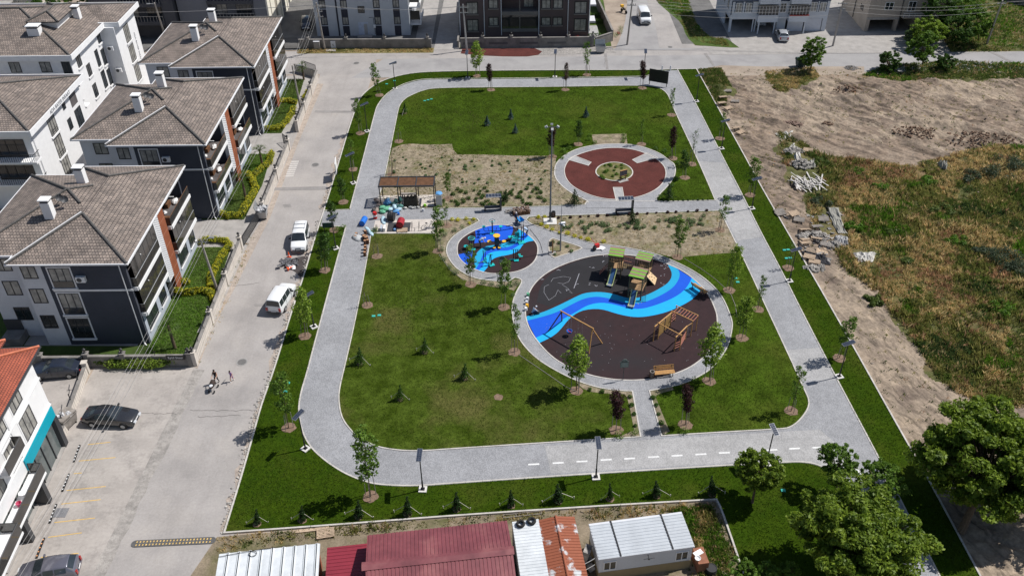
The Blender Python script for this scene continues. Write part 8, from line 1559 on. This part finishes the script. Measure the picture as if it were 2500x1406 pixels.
def weeds(name, label, poly, n, seed, hgt=(.2, .75), zf_=None, pick=None, bl=9, z0=0., spread=.16):
 g = np.random.default_rng(seed); a = np.array(poly); x = g.uniform(a[:, 0].min(), min(a[:, 0].max(), 95), n * 3); y = g.uniform(max(a[:, 1].min(), 28), a[:, 1].max(), n * 3); ok = inpoly(x, y, poly); x, y = x[ok][:n], y[ok][:n]
 ke = np.ones(len(x), bool)
 for q in EXC: ke &= ~inpoly(x, y, q)
 x, y = x[ke], y[ke]; dens = fbm(x, y, 3.2, seed + 5); ok = dens > g.uniform(.15, .5, len(x)); x, y, dens = x[ok], y[ok], dens[ok]
 z = (zf_(x, y) if zf_ else np.zeros(len(x))) + z0; tl = .55 * fbm(x, y, 7, seed + 1) + .45 * fbm(x, y, 2.2, seed + 11); t2_ = .5 * fbm(x, y, 8.0, seed + 2) + .5 * fbm(x, y, 2.6, seed + 12); h = hgt[0] + (hgt[1] - hgt[0]) * fbm(x, y, 4, seed + 3) * g.uniform(.5, 1.3, len(x))
 mi = pick(tl, t2_, g, len(x)) if pick else np.where(tl > .555, np.where(t2_ > .49, 2, 3), np.where(tl > .50, np.where(t2_ > .5, 2, 4), np.where(t2_ > .62, 5, np.where(t2_ > .46, 4, np.where(tl > .40, 0, 1)))))
 flip = g.random(len(x)) < .33; mi = np.where(flip, g.choice([0, 1, 2, 3, 4, 4], len(x)), mi)
 K = bl; ox = g.normal(0, spread, len(x) * K); oy = g.normal(0, spread, len(x) * K); xb = np.repeat(x, K) + ox; yb = np.repeat(y, K) + oy; zb = np.repeat(z, K); hb = np.repeat(h, K) * g.uniform(.6, 1.15, len(x) * K) * np.exp(-(ox ** 2 + oy ** 2) / (spread * 1.6) ** 2); th = g.uniform(0, 6.28, len(xb)); w = .026 + .030 * g.random(len(xb)); ln = g.uniform(.1, .7, len(xb)) * hb; ph = g.uniform(0, 6.28, len(xb))
 b = np.stack([xb, yb, zb], 1); d = np.stack([np.cos(th) * w, np.sin(th) * w, 0 * w], 1); top = b + np.stack([np.cos(ph) * ln, np.sin(ph) * ln, hb], 1); mid = b + np.stack([np.cos(ph) * ln * .35, np.sin(ph) * ln * .35, hb * .6], 1)
 V = np.stack([b - d, b + d, mid + d * .9, top], 1); V2 = V.copy(); o = quads(name, V, W4, np.repeat(mi, K), kind='stuff'); o['label'] = label; o['category'] = 'weeds'; return o
weeds('wild_grass', 'tall wild grass and weeds in rust, straw and green over the waste ground', VEG[0], 26000, 101, (.12, 1.15), tz, None, 14, 0., .24)
gp = lambda tl, t2_, g, n: np.where(tl > .5, 0, np.where(t2_ > .5, 5, 1))
weeds('ground_cover', 'green ground cover along the far road verge', VEG[1], 5000, 102, (.15, .6), tz, gp); weeds('wild_grass', 'dry grass round the feathery roadside tree', VEG[2], 2200, 103, (.15, .5), tz, lambda tl, t2_, g, n: np.where(tl > .47, 2, 4)); weeds('wild_grass', 'rough grass at the top of the right kerb', VEG[3], 2200, 104, (.15, .5), tz, lambda tl, t2_, g, n: np.where(tl > .5, 4, 0))
tuft = [(p.x, p.y) for p in PP([(1720, 172), (2100, 170), (2600, 190), (2600, 400), (1950, 345), (1900, 330), (2290, 925), (2400, 1000), (2240, 1100), (1860, 455), (1830, 400)])]
weeds('weed_tufts', 'scattered tufts on the bare dirt', tuft, 1900, 105, (.08, .35), tz, lambda tl, t2_, g, n: np.where(tl > .5, 4, 1), 8)
BL = ['big grey green bush at the right edge of the wild ground, lower of the pair', 'grey green bush at the right edge, directly below its bigger twin', 'grey green bush left of the big pair at the right edge', 'dark grey green bush at the upper right of the wild ground, by the bare mound', 'dark grey green bush at the upper right edge beside the bare mound', 'grey green bush left of the two dark ones at the upper right', 'green bush at the tip of weeds above the large dark tree, by the dirt path', 'bush just right of the white plank heap', 'green bush in the middle of the rust coloured grass', 'bush beside the boulder like bundle', 'green bush right of the canvas bundle above the planks', 'bush between the plank heap and the boulder like bundle', 'grey green bush between the plank heap and the felt sheet', 'bush in the straw grass left of the grey green pair', 'bush halfway between the felt sheet and the right edge', 'bright green bush near the right edge above the large dark tree', 'green bush right of the pale crumpled sheet', 'bright green bush just right of the end of the felt sheet']
BLKW = LM('bush_grey_green', (.075, .095, .055), (.035, .05, .03))
for i, (px, py, r_) in enumerate(((2450, 640, 1.7), (2480, 660, 1.5), (2410, 620, 1.1), (2420, 430, 1.8), (2470, 420, 1.9), (2370, 440, 1.2), (2130, 740, .8), (2150, 460, .9), (2300, 520, 1.2), (2270, 445, 1.0), (2005, 400, .9), (2090, 420, .9), (1990, 500, 1.1), (2330, 590, 1.0), (2180, 570, .9), (2450, 760, 1.3), (2210, 640, .9), (2090, 560, .8))):
 p = P(px, py, .1); p.z = float(tz(p.x, p.y)[0]); g = np.random.default_rng(400 + i); n = 9; cs = [(g.normal(0, r_ * .5), g.normal(0, r_ * .5), r_ * .28) for _ in range(n)]; o = quads('wild_bush', leafcloud(g, cs, [r_ * .4] * n, 220, .10, .4, .3), BLKW if i in (0, 1, 2, 3, 4, 5, 12) else W4[i % 2 * 5]); o.location = p
 tag(o, BL[i], 'bush')
 0 and tag(o, ('grey green' if i in (0, 1, 2, 3, 4, 5, 12) else ('bright green' if i % 2 else 'green')) + ' wild bush in the waste ground vegetation', 'bush', ('grey green' if i in (0, 1, 2, 3, 4, 5, 12) else ('bright green' if i % 2 else 'green')) + ' wild bushes')
# clods and stones on the dirt
st = MB(); r2 = random.Random(31)
for i in range(650):
 x = r2.uniform(27, 88); y = r2.uniform(46, 124)
 if x < float(kerb_x(np.array([y]))[0]) + .6: continue
 if i > 500 and (y < 90): continue
 s = r2.uniform(.04, .13) * (1.4 if r2.random() < .08 else 1); st.blob((x, y, float(tz(x, y)[0]) + s * .1), (s, s * r2.uniform(.6, 1), s * .5), 6, 4, .3, r2)
o = st.obj('clods', M('dirt_clod', (.36, .30, .245), 1, .35, 2, fine=.2)); o['kind'] = 'stuff'; o['label'] = 'clods and stones scattered over the dirt'; o['category'] = 'stones'
def mound(name, label, px, py, r, h, mat, n=90, cat='heap', seed=1, sz=.16):
 p = P(px, py, .1); p.z = float(tz(p.x, p.y)[0]); t = thing(name, label, cat, p); r2 = random.Random(seed); b = MB()
 for _ in range(n): a = r2.uniform(0, 6.28); d = r2.random() ** .6; b.blob((math.cos(a) * r[0] * d, math.sin(a) * r[1] * d, h * (1 - d) * r2.uniform(.6, 1)), (sz * r2.uniform(.6, 1.3), sz * r2.uniform(.6, 1.3), sz * .7), 6, 4, .3, r2)
 b.obj('lumps', mat, t); return t
mound('stone_heap', 'heap of brown stones on the bare dirt', 1932, 305, (1.6, 1.2), .5, M('brown_setts', (.27, .19, .15)), 110, 'stone heap'); mound('gravel_heap', 'small grey gravel heap at the edge of the far road', 2079, 166, (1.1, .9), .4, GRAVEL, 120, 'gravel heap', 2, .1); mound('dirt_heap', 'dark clods of earth in the middle of the dirt', 2020, 303, (.8, .5), .2, MULCH, 30, 'earth clods', 3)
def sheet_(label, pts, seed, mat, name='tarpaulin', cat='tarpaulin', amp=.22, z=.1):
 r2 = random.Random(seed); W = [P(a, c, z) for a, c in pts]; o0 = W[0].copy(); o0.z = float(tz(o0.x, o0.y)[0]); t = MB(); nu, nv = 12, 7
 def bl(u, v): return W[0].lerp(W[1], u).lerp(W[3].lerp(W[2], u), v)
 V = []
 for j in range(nv + 1):
  for i in range(nu + 1): q = bl(i / nu, j / nv); zz = float(tz(q.x, q.y)[0]); V.append((q.x - o0.x + r2.uniform(-.08, .08), q.y - o0.y + r2.uniform(-.1, .1), zz - o0.z + .05 + amp * r2.random() * (1 if 0 < i < nu and 0 < j < nv else .2)))
 t.add(V, [(j * (nu + 1) + i, j * (nu + 1) + i + 1, (j + 1) * (nu + 1) + i + 1, (j + 1) * (nu + 1) + i) for j in range(nv) for i in range(nu)]); o = t.obj(name, mat); o.location = o0; return tag(o, label, cat)
TW = M('dirty_white_sheet', (.56, .54, .50), .8, .2, 1.5, fine=.15); TG = M('grey_felt_sheet', (.36, .35, .31), .9, .2, 1.2, fine=.15)
sheet_('white crumpled sheet lying beside the dirt track', [(1893, 330), (1935, 322), (1932, 345), (1905, 348)], 1, TW); sheet_('long grey felt sheet in the weeds right of the pallets', [(2015, 508), (2045, 512), (2068, 572), (2045, 570)], 2, TG, amp=.3); sheet_('pale crumpled sheet lying in the weeds below the pallet heap', [(2078, 618), (2140, 618), (2130, 640), (2095, 640)], 3, TW, amp=.35); sheet_('long pale sheet draped down towards the plank heap', [(1922, 355), (1938, 352), (1962, 400), (1945, 402)], 4, TW, amp=.3); sheet_('dirty canvas bundle above the white plank heap', [(1952, 395), (1990, 392), (1990, 415), (1958, 418)], 5, TG, amp=.6); sheet_('grey boulder like bundle in the weeds at upper right', [(2285, 400), (2312, 402), (2310, 418), (2295, 416)], 6, TG, amp=.7)
sheet_('black plastic netting burnt down below the pallets', [(1955, 612), (2010, 622), (2030, 648), (1975, 640)], 7, M('black_netting', (.025, .025, .03), .8, .4, 5), 'black_netting', 'netting', .3); sheet_('grey black rubbish sheet at the end of the felt sheet', [(2040, 575), (2068, 580), (2070, 600), (2030, 596)], 8, M('grey_black_sheet', (.12, .12, .12), .7, .6, 1.5, c2=(.4, .4, .4)), amp=.4)
sheet_('small beige board lying over the pallets', [(1990, 607), (2015, 604), (2022, 620), (1995, 621)], 9, WOODP, 'board', 'board', .03)
RUBL = M('concrete_rubble', (.40, .375, .34), .95, .3, 1.5, fine=.3, c2=(.2, .185, .17))
for i, (x, y, a_, h_, n_, lb) in enumerate(((1985, 578, 1.9, .5, 70, 'heap of broken slabs behind the leaning pallet column'), (2035, 600, 1.5, .5, 50, 'rubble at the lower end of the long felt sheet'), (1935, 375, 1.3, .6, 60, 'grey rubble heap beside the dirt track above the planks'), (1955, 410, 1.5, .8, 60, 'rubble piled directly above the white planks'), (1990, 655, 1.2, .3, 40, 'low rubble spread below the last pallet'), (2400, 345, 5, .8, 170, 'bank of broken clods at the far right of the bare lot'), (2230, 330, 3.2, .4, 90, 'scattered clods left of the bank in the bare lot'), (2080, 225, 3.0, .4, 80, 'clods along the track below the green verge'))): mound('rubble_heap', lb, x, y, (a_, a_ * .6), h_, RUBL if i < 5 else MULCH, n_, 'rubble', 60 + i, .24 if i < 5 else .17)
t = thing('plank_heap', 'fan shaped heap of bleached white planks', 'plank heap', P(1970, 450, .3)); r2 = random.Random(9); b = MB()
for k in range(64): a = r2.uniform(1.2, 2.2) if k < 54 else r2.uniform(2.3, 2.9); b.cbox((r2.uniform(-1.7, 1.9), r2.uniform(-1.2, 1.2), r2.uniform(.05, .5)), (r2.uniform(1.2, 2.3), r2.uniform(.08, .16), .04), a, 0, r2.uniform(-.18, .18))
b.obj('planks', M('bleached_wood', (.60, .57, .54), .9, .2, 2, fine=.2), t)
pl = [(1902, 518, 12, (0, 0), WOODG, 'with a turquoise corner against the kerb'), (1905, 524, 18, (0, 0), WOODG, 'just under the turquoise cornered one'), (1937, 530, 25, (10, 0), WOODP, 'thin and broken beside the upper kerb stack'), (1950, 541, -20, (8, 0), WOODG, 'leaning above the bright pallets'), (2009, 540, -5, (12, 0), WOODG, 'dark, lying in the weeds by the felt sheet'), (1965, 566, 2, (-24, 0), WOODP, 'bright, topmost of the orange brown pair'), (1994, 560, 4, (-14, 0), WOODG, 'greyish, right of the bright topmost one'), (1967, 590, 8, (-20, 4), WOODP, 'bright, second of the leaning column'), (1992, 588, -22, (-18, 0), WOODP, 'twisted, right of the second leaning one'), (1966, 597, 8, (-8, 0), WOODP, 'flat under the leaning column'), (2016, 602, -30, (0, 0), WOODG, 'grey, lying by the black rubbish'), (1975, 632, -25, (4, 0), WOODP, 'pale, nearest the right strip lamp'), (1988, 642, -22, (0, 0), WOODP, 'lowest and rightmost by the black netting'), (1765, 244, 8, (-12, 0), WOODP, 'uppermost at the top right kerb'), (1762, 257, 12, (-10, 0), WOODP, 'in the middle of the top right kerb group'), (1778, 268, 30, (0, 0), WOODP, 'lowest of the top right kerb group'), (1794, 250, -10, (0, 0), WOODG, 'grey board like one right of the top kerb group'), (1775, 227, -4, (0, 0), WOODG, 'dark and small above the top kerb group'), (1798, 318, 10, (-15, 0), WOODP, 'broken, upper by the second lamp'), (1808, 326, 40, (0, 0), WOODP, 'broken, lower by the second lamp'), (1972, 371, -20, (5, 0), WOODP, 'alone in the weeds near the long pale sheet')]
for px, py, rz, ti, mt, lb in pl:
 p = P(px, py, .1); p.z = float(tz(p.x, p.y)[0]) + (.08 if ti == (0, 0) else .25); pallet('wooden pallet ' + lb, p, rz, mt, ti, grp='wooden pallets on the waste ground')
sc = MB(); r2 = random.Random(77)
for _ in range(80):
 q = P(r2.uniform(1895, 2060), r2.uniform(520, 640), .1)
 if q.x > float(kerb_x(np.array([q.y]))[0]) + .7: sc.cbox((q.x, q.y, float(tz(q.x, q.y)[0]) + .08), (r2.uniform(.2, .8), r2.uniform(.05, .3), .04), r2.uniform(0, 3), r2.uniform(-.4, .4), 0)
o = sc.obj('scrap_wood', M('scrap_mixed', (.3, .28, .26), .9, .6, 2, c2=(.09, .09, .09))); o['kind'] = 'stuff'; o['label'] = 'splintered scrap strewn between the pallets'; o['category'] = 'scrap'
# ---------------------------------------------------------------- grass blades over the lawns and gardens
def blades(name, label, poly, dens, hgt, seed, mats, z0=.12, holes=(), w0=.020):
 g = np.random.default_rng(seed); a = np.array(poly); A = (np.ptp(a[:, 0]) * np.ptp(a[:, 1])); n = int(A * dens); x = g.uniform(a[:, 0].min(), a[:, 0].max(), n); y = g.uniform(a[:, 1].min(), a[:, 1].max(), n); ok = inpoly(x, y, poly)
 for h_ in holes: ok &= ~inpoly(x, y, h_)
 x, y = x[ok], y[ok]; n = len(x); h = hgt * g.uniform(.5, 1.3, n) * (.6 + .8 * fbm(x, y, 2.5, seed)); th = g.uniform(0, 6.28, n); ph = g.uniform(0, 6.28, n); w = w0 * g.uniform(.7, 1.4, n); b = np.stack([x, y, np.full(n, z0)], 1); d = np.stack([np.cos(th) * w, np.sin(th) * w, 0 * w], 1); tp = b + np.stack([np.cos(ph) * h * .8, np.sin(ph) * h * .8, h], 1)
 mi = (fbm(x, y, 7, seed + 9) + g.normal(0, .09, n) > .54).astype(int) if len(mats) > 1 else None
 return quads(name, np.stack([b - d, b + d, tp], 1), mats, mi, nper=3, kind='stuff')
cl = [(x, y) for x, y, _ in PITS]; park = [(p[0], p[1]) for p in o3]; FLO = [WB, WS, RING_] if 0 else [WB, WS]
def lawn(poly, dens, hg, seed, mats, lab, z, holes):
 o = blades('lawn_grass', 'x', poly, dens, hg, seed, mats, z, holes, .026); o['label'] = lab; o['category'] = 'grass'
def pit(x, y): return [(x + .62 * math.cos(k), y + .62 * math.sin(k)) for k in (0, 1, 2, 3, 4, 5)]
PT = [pit(x, y) for x, y in cl]
GL = LM('grass_blade', (.050, .085, .005), (.028, .055, .004)); GLY = LM('grass_blade_dry', (.085, .112, .014), (.06, .088, .010)); GLL = LM('grass_blade_lush', (.023, .052, .003), (.040, .074, .005)); GBR = LM('grass_blade_brown', (.13, .115, .045), (.085, .085, .028))
lawn(ISL[0], 75, .09, 601, [GL, GLY], 'mown grass of the north lawn', .119, BEDS + PT); lawn(ISL[1], 75, .09, 602, [GL, GLY], 'mown grass of the east lawn', .119, BEDS + PT); lawn(ISL[2], 62, .09, 603, [GL, GLY], 'patchy mown grass of the south lawn', .119, BEDS + PT); q = [(p.x, p.y) for p in PP([(930, 640), (1050, 620), (1120, 690), (1240, 720), (1245, 830), (1180, 900), (1060, 820), (960, 830), (900, 740)])]; lawn(q, 26, .085, 605, [GLY, GBR], 'browned grass in the middle of the south lawn', .119, BEDS + PT); lawn([(p.x, p.y) for p in PP([(1010, 255), (1180, 250), (1240, 300), (1180, 335), (1030, 320), (985, 300)])], 30, .085, 606, [GLY, GBR], 'paler grass at the left of the north lawn', .119, BEDS + PT); lawn([(p.x, p.y) for p in PP([(575, 1270), (620, 1150), (700, 1110), (800, 1150), (880, 1190), (860, 1230), (700, 1270)])], 65, .09, 607, [GLY, GL], 'paler mown grass in the lower left corner of the outer strip', .099, [pv] + PT); lawn([(p.x, p.y) for p in PP([(1830, 1250), (1900, 1180), (2020, 1160), (2060, 1210), (1980, 1330), (1850, 1370)])], 50, .09, 608, [GLY, GL], 'paler grass between the round tree and the large bright tree', .099, [pv] + PT); lawn([(x, y) for x, y in park if True], 75, .10, 604, [GLL, GL], 'lush grass of the outer strips', .099, [pv] + PT)
for i, (y0, y1) in enumerate(((62.9, 81.6), (87.4, 103.2), (109.0, 126.6))):
 o = blades('garden_grass', 'x', [(-34.7, y0), (-31, y0), (-30.6, (y0 + y1) / 2), (-31.1, y1), (-34.7, y1)], 130, .22, 500 + i, [W4[0], W4[5]], .04, w0=.035); o['label'] = 'uncut garden grass in front of a dark blue block'; o['category'] = 'grass'
YD = [(p.x, p.y) for p in PP([(530, 1310), (1120, 1262), (1518, 1237), (1746, 1224), (1757, 1245), (1803, 1372), (1830, 1500), (1640, 1500), (1690, 1330), (1660, 1250), (1440, 1272), (1400, 1262), (900, 1300), (530, 1345)])]
weeds('yard_weeds', 'weeds and dry grass round the sheds', YD, 2000, 106, (.1, .55), None, lambda tl, t2_, g, n: np.where(tl > .52, 2, np.where(t2_ > .5, 4, 0)), 9, .01)
weeds('bed_sprouts', 'sparse sprouts and dead stems over the dry planting bed', BEDS[0], 2600, 112, (.05, .2), None, lambda tl, t2_, g, n: np.where(tl > .5, 4, np.where(t2_ > .5, 2, 0)), 6, .125, .10)
weeds('bed_sprouts', 'sparse sprouts over the right planting bed', BEDS[2], 900, 113, (.04, .16), None, lambda tl, t2_, g, n: np.where(tl > .42, 2, 4), 6, .125, .10)
YD2 = [(p.x, p.y) for p in PP([(1640, 1245), (1735, 1235), (1775, 1330), (1790, 1440), (1710, 1440), (1700, 1330)])]
weeds('yard_weeds', 'taller green weeds right of the container hut', YD2, 1500, 107, (.2, .6), None, lambda tl, t2_, g, n: np.where(tl > .5, 5, np.where(t2_ > .5, 2, 4)), 9, .01)
SE = [(p.x, p.y) for p in PP([(470, 893), (482, 900), (560, 735), (625, 570), (615, 565), (555, 700)])]
weeds('wall_weeds', 'weeds along the foot of the nearest street wall', SE, 110, 108, (.08, .3), None, lambda tl, t2_, g, n: np.where(tl > .45, 2, 4), 7, .0)
VG = [(-34, 136.8), (-12.4, 136.7), (-12.4, 138.2), (-34, 138.4)]
weeds('verge_grass', 'dry verge grass at the foot of the stained wall', VG, 1200, 109, (.1, .4), None, lambda tl, t2_, g, n: np.where(tl > .45, 2, 4), 8, .02)
SG_ = [(p.x, p.y) for p in PP([(1600, 0), (1650, 37), (1690, 100), (1780, 116), (1770, 95), (1735, 92), (1700, 60), (1670, -30)])]
weeds('verge_grass', 'green verge right of the side street', SG_, 2200, 110, (.1, .45), None, lambda tl, t2_, g, n: np.where(tl > .52, 4, 5), 8, .03)
TR_ = [(70, 134.6), (110, 134.6), (110, 160), (74, 160)]
struct(MB().poly([(x, y, .03) for x, y in TR_]).obj('wild_ground', WILD)); weeds('ground_cover', 'green ground cover beyond the far road at the right', TR_, 8000, 111, (.2, .7), None, lambda tl, t2_, g, n: np.where(tl > .56, 4, np.where(t2_ > .5, 5, 0)), 8, .02)
# ================================================================ SHEDS ALONG THE BOTTOM
def ribs(mb, o, ux, uy, L, Wd, pitch, rise=.04, along='u'):
 """corrugated sheet: origin o, unit vectors ux (along) and uy (across the ribs)"""
 nrm = ux.cross(uy).normalized(); n = int(Wd / pitch); V = []
 for k in range(n):
  for f, h in ((0, 0), (.62, 0), (.70, rise), (.90, rise), (.98, 0)):
   c = o + uy * (pitch * (k + f)) + nrm * h; V += [c, c + ux * L]
 return mb.add(V, [(2 * i, 2 * i + 1, 2 * i + 3, 2 * i + 2) for i in range(len(V) // 2 - 1)])
MR = M('red_sheet_metal', (.24, .068, .078), .42, .08, .5, fine=.15, fs=3, c2=(.17, .048, .056), c3=(.30, .11, .11), s3=.4, spec=.6); MR2 = M('dark_red_sheet_metal', (.24, .026, .042), .45, .1, .6, fine=.1, fs=4, spec=.5); MWH = M('white_sheet_metal', (.66, .69, .71), .45, .05, .6, fine=.1, fs=3, c2=(.52, .55, .57), spec=.5); MRU = M('rusty_sheet_metal', (.55, .56, .57), .7, 0, .9, fine=.15, fs=5, c2=(.30, .095, .05), thr=(.35, .43))
ang = R(6.7)
def shed(name, label, px, py, z, cat='shed'):
 p = P(px, py, z); return thing(name, label, cat, (p.x, p.y, 0), ang)
t = shed('white_shed', 'shed with a flat white ribbed roof at the bottom left of the yard', 535, 1351, 2.5); b = MB(); b.box(0, 7.1, -7, 0, 2.38, 2.46); V = Vector; ribs(b, V((0, -7, 2.47)), V((0, 7, 0)).normalized(), V((-1, 0, 0)) * -1, 7, 7.1, .78, -.05); o = b.obj('roof', MWH, t)
b = MB(); [b.box(.6 + .78 * k, .66 + .78 * k, -7, .02, 2.46, 2.52) for k in range(9)]; b.obj('seam', WHITE, o)
MB().box(.15, 6.95, -6.9, -.15, 0, 2.379).obj('wall', M('red_brown_wall', (.30, .10, .06), .8, .2, 1), t); b = MB(); b.tube([(0, -.3, 2.55), (2, -.1, 2.56), (3.6, .0, 2.55), (5, .1, 2.5)], .02, 5); [b.tube([(2.4 + .28 * math.cos(a), -.35 + .22 * math.sin(a), 2.56 + .01 * i) for a in [k * .5 for k in range(14)]], .02, 5, False) for i in range(3)]; b.obj('cable', BLACK, t)
t = shed('low_red_shed', 'low dark red ribbed lean-to between the white roof and the large red roof', 798, 1333, 2.5); b = MB(); b.box(0, 3.0, -7, 0, 2.3, 2.36); b.obj('roof_base', MR2, t); b = MB(); ribs(b, V((3.0, -7, 2.37)), V((-1, 0, 0)), V((0, 1, 0)), 3.0, 7.0, .30, -.035); b.obj('roof', MR2, t); MB().box(.1, 2.9, -6.9, -.1, 0, 2.299).obj('wall', CONC, t)
t = shed('red_roof_shed', 'large shed with a bright red gabled metal roof at the bottom', 893, 1306, 3.6); wd = 10.1; b = MB(); a1 = V((0, 0, 3.6)); rg = 3.3; slope = V((0, -rg, 1.0)).normalized()
ribs(b, a1 + V((wd, 0, 0)), slope, V((-1, 0, 0)), math.hypot(rg, 1.0), wd, .27, .035); s2 = V((0, -4, -1.0)).normalized(); ribs(b, V((wd, -rg, 4.6)), s2, V((-1, 0, 0)), 4.2, wd, .27, .035); o = b.obj('roof', MR, t)
b = MB(); b.add([(-.15, -rg + .35, 4.56), (wd + .1, -rg + .35, 4.56), (wd + .1, -rg, 4.70), (-.15, -rg, 4.70), (-.15, -rg - .35, 4.56), (wd + .1, -rg - .35, 4.56)], [(0, 3, 2, 1), (3, 4, 5, 2)]); b.obj('ridge_cap', MR, o)
b = MB(); b.add([(.1, -.1, 0), (wd - .1, -.1, 0), (wd - .1, -.1, 3.5), (.1, -.1, 3.5), (.1, -7.2, 0), (.1, -7.2, 3.55), (.1, -rg, 4.5), (wd - .1, -7.2, 0), (wd - .1, -7.2, 3.55), (wd - .1, -rg, 4.5)], [(0, 3, 2, 1), (0, 4, 5, 6, 3), (1, 2, 9, 8, 7), (4, 7, 8, 5)]); b.obj('wall', M('grey_shed_wall', (.33, .33, .34), .9, .1, 1), t)
t = shed('white_lean_to', 'narrow white ribbed roof carrying two tyres beside the red roof', 1250, 1272, 3.0); b = MB(); b.box(0, 1.95, -5.3, 0, 2.9, 2.95); b.obj('roof_base', MWH, t); b = MB(); ribs(b, V((1.95, -5.3, 2.96)), V((-1, 0, 0)), V((0, 1, 0)), 1.95, 5.3, .26, -.03); b.obj('roof', MWH, t); b = MB(); b.box(0, 1.9, -5.2, -.1, 0, 2.899); b.obj('wall', CONC, t); b = MB(); b.box(-.3, 2.3, -5.5, -5.05, 2.97, 3.1); b.obj('eave_strip', MR, t)
for i, (px, py) in enumerate(((1271, 1280), (1298, 1273))):
 b = MB(); b.lathe((0, 0, 0), [(.17, .04), (.20, 0), (.30, 0), (.33, .05), (.33, .15), (.30, .20), (.20, .20), (.17, .16)], 18); o = tag(b.obj('tyre', RUBBER, None, True), ('left', 'right')[i] + ' of the two tyres lying on the white lean-to roof', 'tyre', 'tyres on the white roof'); o.location = P(px, py, 3.02)
t = shed('rusty_shed', 'shed with a patchy rusted gabled metal roof', 1310, 1268, 3.0); b = MB(); w2 = 1.4
for s_ in (0, 1):
 if s_ == 0: ribs(b, V((0, 0, 2.9)), V((w2, 0, .28)).normalized(), V((0, -1, 0)), math.hypot(w2, .28), 6.4, .25, -.035)
 else: ribs(b, V((w2, 0, 3.18)), V((w2, 0, -.28)).normalized(), V((0, -1, 0)), math.hypot(w2, .28), 6.4, .25, -.035)
b.obj('roof', MRU, t); MB().tube([(w2, .02, 3.19), (w2, -6.4, 3.19)], .09, 8).obj('ridge_cap', MRU, t); MB().box(.1, 2.7, -6.3, -.1, 0, 2.88).obj('wall', CONC, t)
p = P(1438, 1278, 2.6); t = thing('container_hut', 'grey white site container hut with ribbed roof and two barred windows', 'container', (p.x, p.y, 0), R(8.4)); b = MB(); b.box(-.02, 7.0, -3.15, 0, 2.45, 2.6); b.obj('roof_frame', PLAST, t); b = MB(); ribs(b, V((6.98, -3.13, 2.61)), V((-1, 0, 0)), V((0, 1, 0)), 6.96, 3.1, .27, -.03); b.obj('roof', M('zinc_sheet', (.48, .51, .54), .4, .08, .6, fine=.1, fs=4, spec=.5), t)
b = MB(); b.box(1.55, 1.66, -3.13, 0, 2.6, 2.66); b.box(5.35, 5.46, -3.13, 0, 2.6, 2.66); b.obj('roof_joint', BLACK, t)
MB().box(.08, 6.9, -3.05, -.1, .95, 2.449).obj('wall', PLAST, t); MB().box(.06, 6.92, -3.07, -.08, 0, .949).obj('lower_wall', M('ochre_wall', (.30, .23, .13), .9, .1, 1), t)
for u in (.4, 5.7): win(t, 'S', -3.05, u, u + .95, 1.15, 2.1, fm=WHITE, nm=2)
b = MB(); b.tube([(3.6, -3.4, 2.3), (3.6, -3.06, 2.3)], .03, 5); b.tube([(3.2, -3.4, 2.3), (4.0, -3.4, 2.3)], .025, 5); b.blob((3.6, -3.35, 2.22), (.1, .1, .1), 8, 5); b.obj('wall_lamp', DGREY, t)
t = thing('rusty_tank', 'rusty box tank with a white basin behind the container hut', 'tank', P(1705, 1372, 0), R(8)); MB().box(-.4, .4, -.9, .5, 0, 1.1).obj('tank', M('rust_plain', (.30, .13, .08), .9, .25, 2, fine=.2), t); b = MB(); b.lathe((-.35, -.5, 1.15), [(.0, .0), (.18, .0), (.22, .12), (.19, .12), (.15, .03), (0, .03)], 14); b.cbox((-.15, .0, 1.15), (.7, .4, .06), .4); b.obj('basin', WHITE, t)
t = drum('black round tub standing in the weeds right of the container hut', P(1735, 1396, 0), BLACK, 0, False, .40, .55)
t = thing('scrap_pile', 'dark scrap and a broken cabinet between the rusty shed and the container hut', 'scrap pile', P(1425, 1400, 0)); r2 = random.Random(3); b = MB(); b.cbox((.1, .8, 1.0), (.5, .8, 1.9), R(-20), 0, R(12)); [b.cbox((r2.uniform(-.4, .6), r2.uniform(-1.5, 1), r2.uniform(.1, .5)), (r2.uniform(.2, .7), r2.uniform(.1, .5), .08), r2.uniform(0, 3), r2.uniform(-.5, .5)) for _ in range(18)]; b.obj('scrap', MATS['scrap_mixed'], t)
pallet('pallet leaning on the ground between the bottom kerb and the white roof', P(795, 1303, .05), 10, WOODP, (0, 0), 1.1, None, .0)
b = MB(); b.box(-1.4, 1.4, -.14, .14, 0, .09); o = tag(b.obj('timber_beam', WOODP), 'long pale timber beams lying along the bottom kerb', 'timber beam'); o.location = P(760, 1294, .02); o.rotation_euler = (0, 0, R(7))
b = MB(); [b.box(-1.5, 1.5, y, y + .04, .06, .10) for y in (-.14, .14)]; [b.box(x, x + .04, -.14, .18, .05, .09) for x in (-1.5, -.5, .4, 1.46)]; o = tag(b.obj('metal_ladder', WOODG), 'rusty metal frame lying on the soil behind the red roof', 'metal frame'); o.location = P(1275, 1257, .02); o.rotation_euler = (0, 0, R(7))
wires('two white cables hanging from the container hut to the rusty shed', P(1452, 1362, 2.5), P(1340, 1406, 3.0), [(0, 0, 0), (0, -.3, -.3)], .3, .025)
